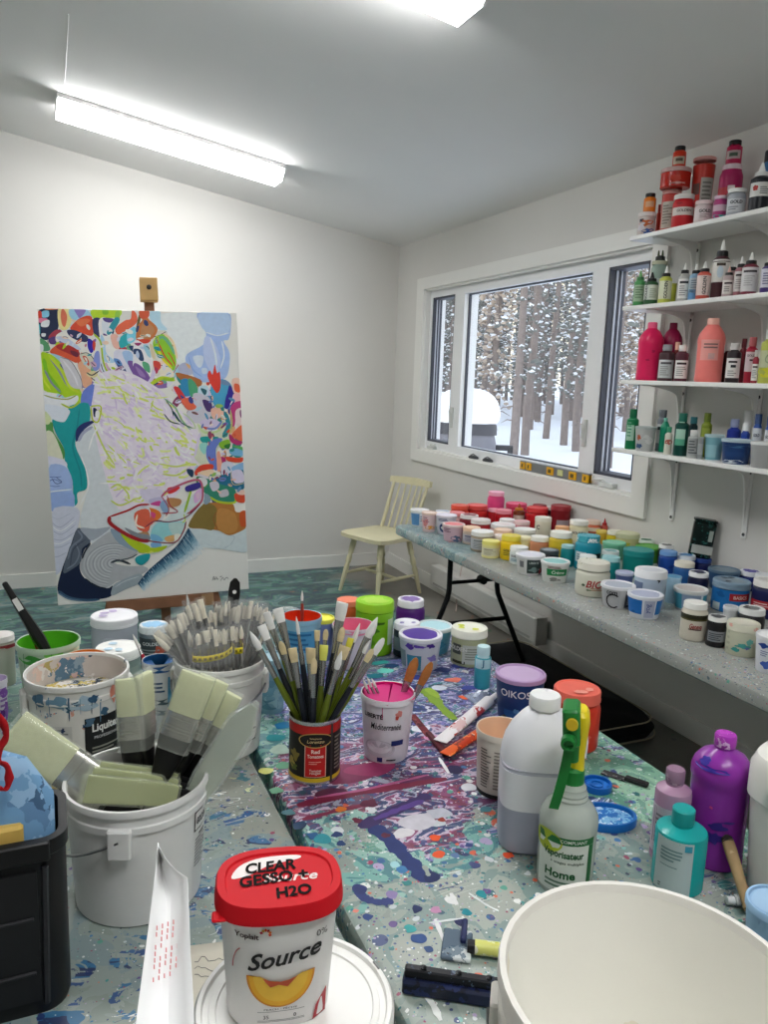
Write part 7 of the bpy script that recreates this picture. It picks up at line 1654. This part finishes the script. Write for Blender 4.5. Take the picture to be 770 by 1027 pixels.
def bunch(label, pts0, pts1, d):
    """loose clear bag round a bunch: bottom and top outline in front"""
    P0 = [atD(x, y, dp-d) for x, y in pts0]; P1 = [atD(x, y, dp-d) for x, y in pts1]; b = B(clearfilm('fafcfb', .08, .04)); n = 14; G = []
    for k in range(7):
        u = k/6; r = []
        for j in range(n+1):
            v = j/n; i = min(len(P0)-2, int(v*(len(P0)-1))); f = v*(len(P0)-1)-i; p = P0[i].lerp(P0[i+1], f).lerp(P1[i].lerp(P1[i+1], f), u); r.append(tuple(p+Vector((p.x, p.y, 0)).normalized()*(-.006*math.sin(PI*v)+.003*rn.uniform(-1, 1))))
        G.append(r)
    b.sheet(G); o = b.build('plastic_bag', None, 20); md = o.modifiers.new('thick', 'SOLIDIFY'); md.thickness = .0004; tag(o, label, 'plastic bag')
bunch('clear plastic bag round the left fanning bunch of new brushes', [(172, 664), (186, 668), (200, 667)], [(152, 632), (172, 618), (196, 606)], .058)
bunch('clear plastic bag round the front bunch of new brushes', [(190, 668), (210, 669), (234, 664)], [(187, 634), (212, 630), (243, 626)], .066)
bunch('clear plastic bag round the tall back bunch of new brushes', [(236, 662), (246, 662), (256, 656)], [(214, 604), (240, 600), (270, 603)], .03)
# yellow tape round the front bunch, and the black handle behind it
def tape(label, pts, wpx):
    t = B(M('e8d21a', .5)); P = [atD(x, y, dp-.062) for x, y in pts]
    t.sheet([[tuple(p+Vector((0, 0, s*.0062))) for p in P] for s in (-1, 1)]); Pb = [p+Vector((p.x, p.y, 0)).normalized()*.03 for p in P]
    t.sheet([[tuple(P[0]+Vector((0, 0, s*.0062))), tuple(Pb[0]+Vector((0, 0, s*.0062)))] for s in (1, -1)]); t.sheet([[tuple(P[-1]+Vector((0, 0, s*.0062))), tuple(Pb[-1]+Vector((0, 0, s*.0062)))] for s in (-1, 1)])
    k = M('8a7a10', .5)
    for i in range(len(P)-1):
        c = P[i].lerp(P[i+1], .5)-Vector((P[i].x, P[i].y, 0)).normalized()*.0006; d = (P[i+1]-P[i])*.28
        t.add([tuple(c-d+Vector((0, 0, -.0025))), tuple(c+d+Vector((0, 0, -.0025))), tuple(c+d+Vector((0, 0, .0025))), tuple(c-d+Vector((0, 0, .0025)))], [(0, 1, 2, 3)], k)
    o = t.build('tape_band'); md = o.modifiers.new('thick', 'SOLIDIFY'); md.thickness = .0006; tag(o, label, 'tape')
tape('long yellow tape band around the front brushes of the packed pail', smooth_open([(193, 661), (203, 661.5), (214, 660), (225, 657), (233, 651)], 2), 7)
tape('short yellow tape band on the upright brushes right of the long band', [(235, 653), (239, 653), (243.5, 652)], 8)
p1 = atD(236, 580, dp+.04); p0 = Vector((PK.x+.02, PK.y+.05, ZT+.06))
t = thing('flat_brush', 'black brush handle with a hanging hole sticking up behind the packed pail brushes', 'brush', p0); L_ = aim(t, p0, p1, .1)
b = B(BLK); b.oval([(.009, .004, 0), (.011, .005, L_*.5), (.0125, .005, L_*.9), (.010, .004, L_*.97), (.003, .003, L_)], n=16, e=3); b.build('handle', t)
b = B(M('e8e8e6', .6)); b.lathe([(.0001, -.006), (.004, -.006), (.004, .006), (.0001, .006)], n=14, T=Matrix.Translation((0, 0, L_*.9)) @ Matrix.Rotation(PI/2, 4, 'X')); b.build('hanging_hole', t)
brush('thin clear-handled brush sticking up at the back left of the packed pail', Vector((PK.x-.03, PK.y+.05, ZT+.06)), atD(187, 593, dp+.03), .006, 'round', M('c9ccca', .2), M('dadcda', .3), .1, .2)
# ------------------------------------------------------------------ clear plastic lid standing on edge
Yl = 1.93; c = onY(289, 607, Yl); r = (c-onY(262, 607, Yl)).length
t = thing('clear_lid', 'round clear ribbed plastic dish standing on edge behind the tubs', 'dish', (c.x, c.y, ZT), face_cam(c))
T = Matrix.Translation((0, 0, r)) @ Matrix.Rotation(PI/2-.18, 4, 'X')
b = B(M('b9c2be', .12, alpha=.42, var=.08, spec=.9)); b.lathe([(r*.0001, .012), (r*.35, .012), (r*.38, .009), (r*.62, .009), (r*.66, .012), (r*.9, .012), (r*.94, .006), (r, 0), (r, -.004), (r*.93, .002), (.0001, .008)], n=48, T=T); b.build('lid_disc', t)
b = B(M('dfe4e2', .15, alpha=.6))
for k in (.2, .3, .45, .55, .72, .8, .88, .99): b.tube([tuple(T @ Vector((r*k*math.cos(q), r*k*math.sin(q), .0128 if k < .9 else .001))) for q in [2*PI*i/40 for i in range(40)]], .0008, n=5, closed=True)
b.build('lid_ridges', t)
# ------------------------------------------------------------------ jug, spray bottle, squeeze bottles
jx, jy, jr, jh = solve(499, 596, 684, 874, ZT, 1.0)
jr *= .96; t = thing('plastic_jug', 'cloudy white plastic jug with grey-lilac liquid in its lower third', 'jug', (jx, jy, ZT), face_cam((jx, jy))+.18)
JM = M('ececf1', .3, var=.02); JF = M('a9abbc', .3, var=.05); JB = M('b9bac6', .3)
q = .80
def jr_(z, k, kk=None): return (jr*k, jr*k*q, jh*z)
b = B(JM); b.oval([jr_(0, .88), jr_(.015, .95)], JF, n=40, e=3.6); b.oval([jr_(.015, .95), jr_(.30, .99)], JF, n=40, e=3.6); b.oval([jr_(.30, .99), jr_(.545, 1.0)], n=40, e=3.6)
b.oval([jr_(.545, 1.0), jr_(.55, .985), jr_(.565, .985), jr_(.57, 1.0)], JB, n=40, e=3.4)
b.oval([jr_(.57, 1.0), jr_(.64, .985), jr_(.71, .92), jr_(.79, .77), jr_(.86, .56), jr_(.905, .38), (jr*.31, jr*.31, jh*.91), (jr*.31, jr*.31, jh*.94)], n=40, e=2.6); b.build('jug_body', t)
b = B(M('f0f0f0', .35, dirt=('d4d4da e8e8ea c9c9d0', 80, .6))); n = 36
b.lathe([(jr*.30, jh*.92), (jr*.39, jh*.922), (jr*.385, jh*.99), (jr*.36, jh), (0, jh)], n=36); b.build('cap', t)
hd = B(JM); hd.tube(smooth_open([(jr*.30, 0, jh*.86), (jr*.72, 0, jh*.84), (jr*.93, 0, jh*.72), (jr*.93, 0, jh*.60)], 4), [.013]*13 if False else .013, n=12); hd.build('handle', t)
POTS.append([t, jr, jh, ZT])
x, y, r_, h2 = solve(533.5, 598, 760, 893, ZT, .93)
t = thing('spray_bottle', 'clear spray bottle with a green and yellow trigger head and a green label', 'spray bottle', (x, y, ZT), face_cam((x, y)))
top_z = onY(577, 704, y).z-ZT; hb = h2
b = B(M('c3ccc2', .2, alpha=.8, var=.06, dirt=('2f6a6a e9efe8 8a9a98 c0504a', 60, .72))); R = r_
prof = [(0, 0), (R*.92, 0), (R*.96, .01), (R*.98, hb*.5), (R, hb*.62), (R*.97, hb*.68), (R*.80, hb*.76), (R*.62, hb*.80), (R*.58, hb*.82), (R*.60, hb*.84), (R*.54, hb*.86), (R*.56, hb*.88), (R*.50, hb*.91), (R*.51, hb*.93), (R*.42, hb*.97), (R*.36, hb*1.0), (R*.34, hb*1.02)]
b.lathe(prof, n=36); b.build('bottle_body', t)
rad = interp(prof[1:6])
label_parts(t, rad, hb, [('lab', -64, 58, .04, .56, 'd9dfd6'), ('lab', -64, 58, .50, .565, '1f6a34', .0012), ('lab', 46, 58, .04, .5, '1f6a34', .0012), ('oval', -42, .5, .15, .1, 'a9b82a'), ('smear', -44, .5, .08, .06, '3f8a2a', .002), ('txt', 'COMPLIANT', 14, .535, .03, 'd4dfd4', {}), ('txt', 'Vaporisateur', -6, .4, .085, '1f5a30', dict(bold=.03, width=.062)), ('txt', 'à usages multiples', 4, .33, .032, '2a4a34', dict(width=.05)), ('txt', 'Home', -10, .22, .08, '1f5a30', dict(bold=.03)), ('lines', -40, 30, .08, .16, 2, '5a7a64')], random.Random(3))
GN = M('1f7a34', .35, var=.08); YL = M('ecd41f', .35, dirt=('2f6a2a d8c01a', 90, .72))
nz = hb*1.0; lean = .0
b = B(GN); b.lathe([(R*.36, nz-.012), (R*.42, nz-.012), (R*.41, nz+.016), (R*.28, nz+.02), (0, nz+.02)], n=24); b.build('screw_collar', t)
hz = top_z; H_ = hz-nz
b = B(YL); b.oval([(.011, .011, nz+.012), (.010, .012, nz+H_*.35), (.012, .016, nz+H_*.6), (.014, .024, nz+H_*.8), (.012, .024, nz+H_*.95), (.008, .018, hz)], n=20, e=2.6, T=Matrix.Translation((.006, 0, 0))); b.build('sprayer_body', t)
b = B(GN); T = Matrix.Translation((-.006, -.018, nz+H_*.72)) @ Matrix.Rotation(-.08, 4, 'Y')
b.box(-.012, .013, -.03, .02, -.012, .052*H_/.13+.0, bev=.006, T=T); b.lathe([(.009, 0), (.011, .004), (.011, .018), (.007, .02), (.006, .012), (0, .012)], n=20, T=T @ Matrix.Translation((-.003, -.026, .0)) @ Matrix.Rotation(PI/2, 4, 'X'))
b.lathe([(.0085, 0), (.0085, .012), (0, .012)], M('d8b82a', .4), n=18, T=T @ Matrix.Translation((.002, -.024, .026)) @ Matrix.Rotation(PI/2, 4, 'X')); b.build('nozzle_head', t)
b = B(GN); P = smooth_open([(-.008, -.03, nz+H_*.62), (-.012, -.036, nz+H_*.3), (-.018, -.036, nz-.005), (-.024, -.034, nz-.035)], 4)
b.loft([[(px_-.006, py_-.003, pz_), (px_+.006+.002, py_-.003, pz_), (px_+.006, py_+.004, pz_), (px_-.006, py_+.004, pz_)] for px_, py_, pz_ in P][::-1]); b.build('trigger', t)
b = B(GN); b.oval([(.010, .014, nz+H_*.3), (.010, .02, nz+H_*.66)], n=14, T=Matrix.Translation((-.002, -.008, 0))); b.build('trigger_housing', t)
POTS.append([t, R, hz, ZT])
def sq(label, xl, xr, yt, yb, body, cap, items=(), shoulders=True, capw=.4, dirt=None, nm='squeeze_bottle', caph=.11, turn=0, rough=.25, capdirt=None):
    x, y, R, h = solve(xl, xr, yt, yb, ZT, .97 if shoulders else 1.0, topk=capw); t = thing(nm, label, 'bottle', (x, y, ZT), face_cam((x, y))+turn)
    c0 = h*(1-caph)
    if shoulders: prof = [(0, 0), (R*.93, 0), (R*.97, .01*h), (R*.97, .07*h), (R*.955, .08*h), (R*.955, .60*h), (R*.96, .65*h), (R*1.0, .67*h), (R, .73*h), (R*.93, .78*h), (R*.72, .84*h), (R*capw*1.05, c0-.01*h), (R*capw*.9, c0), (R*capw*.9, c0+.03*h), (0, c0+.03*h)]
    else: prof = [(0, 0), (R*.95, 0), (R, .012*h), (R, c0-.09*h), (R*.96, c0-.055*h), (R*.8, c0-.03*h), (R*capw*1.1, c0-.008*h), (R*capw*.9, c0), (R*capw*.9, c0+.03*h), (0, c0+.03*h)]
    b = B(M(body, rough, dirt=dirt, var=.05)); b.lathe(prof, n=40); dress(b, interp(prof[1:-2]), h, [q for q in items if q[0] == 'smear'], random.Random(label)); b.build('bottle_body', t)
    b = B(M(cap, .35, dirt=capdirt, var=.1)); cw_ = R*capw
    b.lathe([(cw_*.95, c0+.004), (cw_, c0+.006), (cw_*1.0, h*.985), (cw_*.9, h), (0, h)], n=28); b.build('cap', t)
    if items: label_parts(t, interp(prof[1:-2]), h, items, random.Random(label))
    POTS.append([t, R, h, ZT]); return t
sq('large violet paint bottle with navy thumb marks and a white-streaked cap', 683, 742.5, 731, 876, '8c2f9e', 'b03ab8', [('smear', -20, .78, .14, .018, '3a2a9a'), ('smear', -40, .82, .05, .03, '3a2a9a'), ('smear', 5, .36, .07, .04, '3a1f86'), ('smear', -2, .27, .08, .05, '3a1f86'), ('smear', 24, .4, .05, .012, '4a2a90'), ('smear', -12, .5, .015, .012, 'd03a80')], capw=.36, capdirt=('e9d2ea c04ac4 9a2fa4 e0b8e2', 70, .5))
sq('mauve paint bottle with a dusty mauve cap behind the turquoise one', 653, 690.5, 769, 873, 'b08aa6', '9a7a92', [('lab', -80, 80, .1, .62, 'c9bcc6'), ('lab', -70, -50, .2, .6, '9a8a96'), ('lines', -50, 40, .2, .55, 7, '8a7a86')], shoulders=False, capw=.52, caph=.17, capdirt=('8a6a84 b49aac', 60, .55))
sq('turquoise paint bottle with a white printed label and turquoise cap', 651, 703, 801, 897, '1fa6a4', '1f9e9c', [('lab', -65, 22, .02, .70, 'b9c9c9'), ('lab', 2, 18, .6, .68, '3a9ab0', .0012), ('lines', -50, 0, .42, .6, 4, '6a8a8c'), ('lab', -50, -10, .36, .37, '5a7a7c', .0012), ('lines', -50, -40, .06, .12, 2, '3a4a4c')], shoulders=False, capw=.44, caph=.22, turn=.15)
# ------------------------------------------------------------------ right front corner
t = thing('square_canister', 'large white plastic canister with a rounded lid at the right edge of the table', 'canister', (.905, .735, ZT), .25)
cp = onZ(821, 899, ZT); t.location = cp
b = B(M('e4e2dc', .4, var=.02)); b.oval([(.083, .083, 0), (.088, .088, .006), (.097, .097, .16)], n=48, e=4); b.build('canister_body', t)
b = B(M('ebe9e3', .4, var=.015)); b.oval([(.099, .099, .155), (.101, .101, .158), (.101, .101, .205), (.094, .094, .222), (.07, .07, .232), (.02, .02, .235)], n=48, e=4); b.build('canister_lid', t); POTS.append([t, .085, .235, ZT])
fp('tub', 'pale blue lidded tub in the right front corner', 747, 812, 886, 975, '8fb4d4', '9fc4e6', 'a9cbea', group=None)
p0, p1 = onZ(736, 912, ZT+.012), atD(728, 838, depth(onZ(738, 905, ZT))+.06)
t = thing('wooden_brush', 'old wooden brush handle with a dark end propped against the white canister', 'brush', p0); p0 = onZ(751, 912, ZT+.014); t.location = p0; L_ = aim(t, p0, p1, 0)
b = B(M('a08660', .7, var=.3, scale=40, bump=.4, dirt=('6a543a c0a882 8a7250', 60, .6))); b.oval([(.0075, .0075, 0), (.008, .0065, L_*.4), (.0095, .0065, L_*.75), (.009, .006, L_*.92)], n=18); b.build('handle', t)
b = B(M('2f2c28', .6)); b.oval([(.0092, .0062, L_*.9), (.008, .0055, L_*.97), (.004, .003, L_)], n=18); b.build('dark_end', t)
t = thing('paint_tube', 'small crumpled white paint tube lying at the foot of the wooden brush handle', 'tube', onZ(736, 903, ZT+.009), 1.2)
b = B(M('c9cccc', .35, dirt=('8a9aa0 e6e8e8 5a6a70', 90, .5))); b.oval([(.009, .008, 0), (.01, .008, .02), (.009, .004, .04), (.010, .001, .05)], n=16, T=Matrix.Rotation(PI/2, 4, 'X')); b.build('tube_body', t)
b = B(M('d9dada', .4)); b.lathe([(.006, 0), (.006, .011), (0, .011)], n=14, T=Matrix.Rotation(-PI/2, 4, 'X')); b.build('tube_cap', t)
# ------------------------------------------------------------------ lids, tubes, knives on the table
def flat_lid(label, xc, yc, wpx, ratio, hexc, turn, spl, hh=.012):
    c = onZ(xc, yc, ZT); r = wpx/2*depth(c)/F; t = thing('pot_lid', label, 'lid', c, turn)
    m_ = M(hexc, .3, var=.1); b = B(m_); pr = [(r, r*ratio, 0), (r, r*ratio, hh*.8), (r*.97, r*ratio*.97, hh), (r*.90, r*ratio*.88, hh), (r*.88, r*ratio*.86, hh*.45), (r*.01, r*ratio*.01, hh*.45)]
    b.oval(pr, n=40); 
    if ratio == 1: b.lathe([(r*.45, hh*.45), (r*.45, hh*.7), (r*.38, hh*.7), (r*.36, hh*.45)], n=30)
    b.build('lid_rim', t); b = B(M(hexc, .3, dirt=(spl, 70, .45))); b.oval([(r*.87, r*ratio*.85, hh*.45+.0006), (.001, .001, hh*.45+.0008)], n=40); b.build('dried_paint', t)
flat_lid('small round blue pot lid lying behind the clear spray bottle', 598, 790, 30, 1, '1560b0', 0, '0f4a96 1a6ac0 2a7ad0')
flat_lid('large oval blue lid lying open side up with pale paint in it', 607, 823, 62, .72, '1668b4', -.35, 'a8cbe2 3f8ac4 d4e4ee 1a6ab8 7fb4d8 c4dcea', .014)
def knife(label, x0, y0, x1, y1, w, blade, hexc, cat='palette knife', name='palette_knife', lift=.0):
    p0, p1 = onZ(x0, y0, ZT+.004), onZ(x1, y1, ZT+.004); d = p1-p0; L_ = d.length; t = thing(name, label, cat, p0, math.atan2(d.y, d.x))
    b = B(M(blade, .3, .3, dirt=(hexc, 70, .5))); b.box(0, L_*.55, -w/2, w/2, -.003, -.0015, bev=.0004); b.build('blade', t)
    b = B(M(hexc.split()[0], .4, var=.2)); b.box(L_*.5, L_, -w*.38, w*.38, -.003, .005, bev=.003); b.build('handle', t); return t
knife('black paint-crusted palette knife lying near the blue lids', 604, 773, 650, 788, .02, '3a3a3c', '1a1a1c 4a4a4c 8a8a8a')
knife('maroon paint scraper lying left of the squeezed paint tubes', 413, 716, 447, 757, .017, '7a2a34', '5a1f28 8a3a40 a05a58')
def tube(label, x0, y0, x1, y1, w, hexc, dirt, capc, th=.009, name='paint_tube'):
    p0, p1 = onZ(x0, y0, ZT+.003), onZ(x1, y1, ZT+.003); d = p1-p0; L_ = d.length; t = thing(name, label, 'tube', p0, math.atan2(d.y, d.x)); T = Matrix.Translation((0, 0, th*.65)) @ Matrix.Rotation(PI/2, 4, 'Y')
    b = B(M(hexc, .35, dirt=dirt, bump=.3)); b.oval([(.001, w*.52, 0), (.0022, w*.52, L_*.06), (th*.5, w*.48, L_*.35), (th*.8, w*.44, L_*.7), (th*.8, th*.9, L_*.85), (.005, .005, L_*.87), (.005, .005, L_*.9)], n=20, T=T); b.build('tube_body', t)
    b = B(M(capc, .4)); b.lathe([(.007, L_*.885), (.0075, L_*.89), (.006, L_), (0, L_)], n=18, T=T); b.build('tube_cap', t); return t
tube('flattened white paint tube with a red stripe lying on its side', 441, 748, 497, 701, .03, 'e6e2e4', ('d8b8b8 efeaea b83a3a e4dfe2', 40, .58), 'e9e4e6', .016)
tube('squeezed orange paint tube lying beneath the white one', 446, 760, 506, 722, .026, 'd85a24', ('b83a1c e87a3a 7a2a1c e4d4c4', 45, .55), '2a2a2c', .012)
# clear crumpled wrap by the turquoise bottle
rn = random.Random(14); c = onZ(486, 700, ZT); b = B(M('a9b4cc', .15, alpha=.55, spec=.9, dirt=('8a86b8 dfe4ee 6a9ab0', 60, .55))); G = []
for i in range(9): G.append([(c.x-.045+.1*j/9, c.y-.03+.06*i/8, ZT+.002+(.028*rn.random()*math.sin(PI*i/8)*math.sin(PI*j/9))) for j in range(10)])
b.sheet(G); o = b.build('plastic_wrap', None, 20); md = o.modifiers.new('thick', 'SOLIDIFY'); md.thickness = .0005; tag(o, 'crumpled clear plastic wrap on the paint beside the little turquoise bottle', 'plastic wrap')
# squeegee, marker
p0, p1 = onZ(404, 982, ZT+.012), onZ(505, 998, ZT+.012); d = p1-p0
t = thing('squeegee', 'dark blue-black squeegee bar lying before the big white bucket', 'squeegee', (p0.x, p0.y, ZT), math.atan2(d.y, d.x))
b = B(M('1c2440', .35, var=.3, dirt=('141a30 26305c 0f1220', 50, .55))); b.box(0, d.length, -.013, .011, 0, .02, bev=.005); b.build('squeegee_bar', t)
b = B(M('16181e', .4, dirt=('2a3048 16181e 5a6a7c', 60, .55))); b.box(.002, d.length, -.006, .006, .019, .032, bev=.003); b.build('rubber_blade', t)
b = B(M('0f1014', .3)); 
for k in (.2, .55, .85): b.lathe([(.004, 0), (.004, .002), (0, .003)], n=10, T=Matrix.Translation((d.length*k, 0, .032)))
b.build('bar_screw', t)
p = onZ(458, 950, ZT); t = thing('plastic_scraper', 'clear paint-smeared scraper blade lying above the squeegee bar', 'scraper', (p.x, p.y, ZT+.001), math.atan2(d.y, d.x))
b = B(M('66788a', .25, alpha=.8, dirt=('2a3a6a 8a9aa6 e6ecec 3a5a74', 55, .52))); b.box(-.02, .02, -.03, .028, 0, .006, bev=.003); b.build('blade', t)
b = B(M('202a58', .4)); b.box(.004, .012, .0, .045, .004, .012, bev=.003); b.build('handle', t)
a0, a1 = onZ(470, 949, ZT+.011), onZ(520, 955, ZT+.011); t = thing('marker_pen', 'pale yellow marker pen with a black cap lying beside the big white bucket', 'marker', a0); L_ = aim(t, a0, a1)
b = B(M('dfe07a', .3, dirt=('e9eeb8 cfd04a f0f2da', 60, .5))); b.lathe([(0, .008), (.0095, .008), (.0095, L_*.9), (.008, L_), (0, L_)], n=20); b.build('pen_body', t)
b = B(M('1c1c1e', .4)); b.lathe([(0, -.002), (.0085, -.002), (.0088, .009), (0, .009)], n=20); b.build('pen_cap', t)

# ------------------------------------------------------------------ nudge apart whatever the reading of the photograph made overlap
free = [p for p in POTS if p[0].name.split('.')[0] not in ('plastic_pail', 'food_can', 'lidded_pail', 'dropper_cap')]
for it in range(60):
    moved = False
    for i, (a, ra, ha, za) in enumerate(POTS):
        for c, rc, hc, zc_ in POTS[i+1:]:
            if za+ha < zc_+.001 or zc_+hc < za+.001: continue
            d = (c.location-a.location).to_2d(); g = ra+rc+.0012-d.length
            if g > 0:
                d = d.normalized() if d.length > 1e-6 else Vector((0, 1)); fa = any(a is f[0] for f in free); fc = any(c is f[0] for f in free)
                wa, wc = (.5, .5) if fa and fc else ((1, 0) if fa else (0, 1))
                a.location.x -= d.x*g*wa; a.location.y -= d.y*g*wa; c.location.x += d.x*g*wc; c.location.y += d.y*g*wc; moved = True
    for t, r, h, z in POTS:
        lim = None
        if abs(z-ZT) < 1e-6 and t.location.x > 1.5: lim = (1.642+r*.9, 2.502-r); t.location.y = min(t.location.y, 3.655-r)
        elif z > 1.2: lim = (SX+r+.002, XW-r-.012)
        if lim: t.location.x = min(max(t.location.x, lim[0]), max(lim))
    if not moved: break
# black bottle standing on a jar, leaning to the wall
qj = next(p for p in POTS if p[0]['label'].startswith('navy jar with a blue lid')); q = qj[0].location
t = thing('paint_bottle', 'dark green-black bottle with a grey label standing on a navy jar against the wall', 'bottle', (q.x-.004, q.y+.018, q.z+qj[2]+.001), 0, GS)
t.rotation_euler = (0, math.radians(5), math.radians(-42))
k = B(M('11201c', .25, dirt=('1f4a44 0c1614 2f6a60 1a2a3a', 110, .57))); k.box(-.044, .044, -.028, .028, 0, .152, bev=.012); k.box(-.046, .046, -.03, .03, .152, .162, bev=.012); k.build('body', t)
k = B(M('b9bdb6', .5)); k.box(-.036, .044, -.0295, -.027, .02, .055); k.build('label', t); k = B(M('9aa49c', .5)); k.box(.02, .036, -.0295, -.027, .075, .12); k.build('label', t)
for p in POTS:
    for k in ('_r', '_h'):
        if k in p[0]: del p[0][k]
S.view_settings.exposure = 0.72
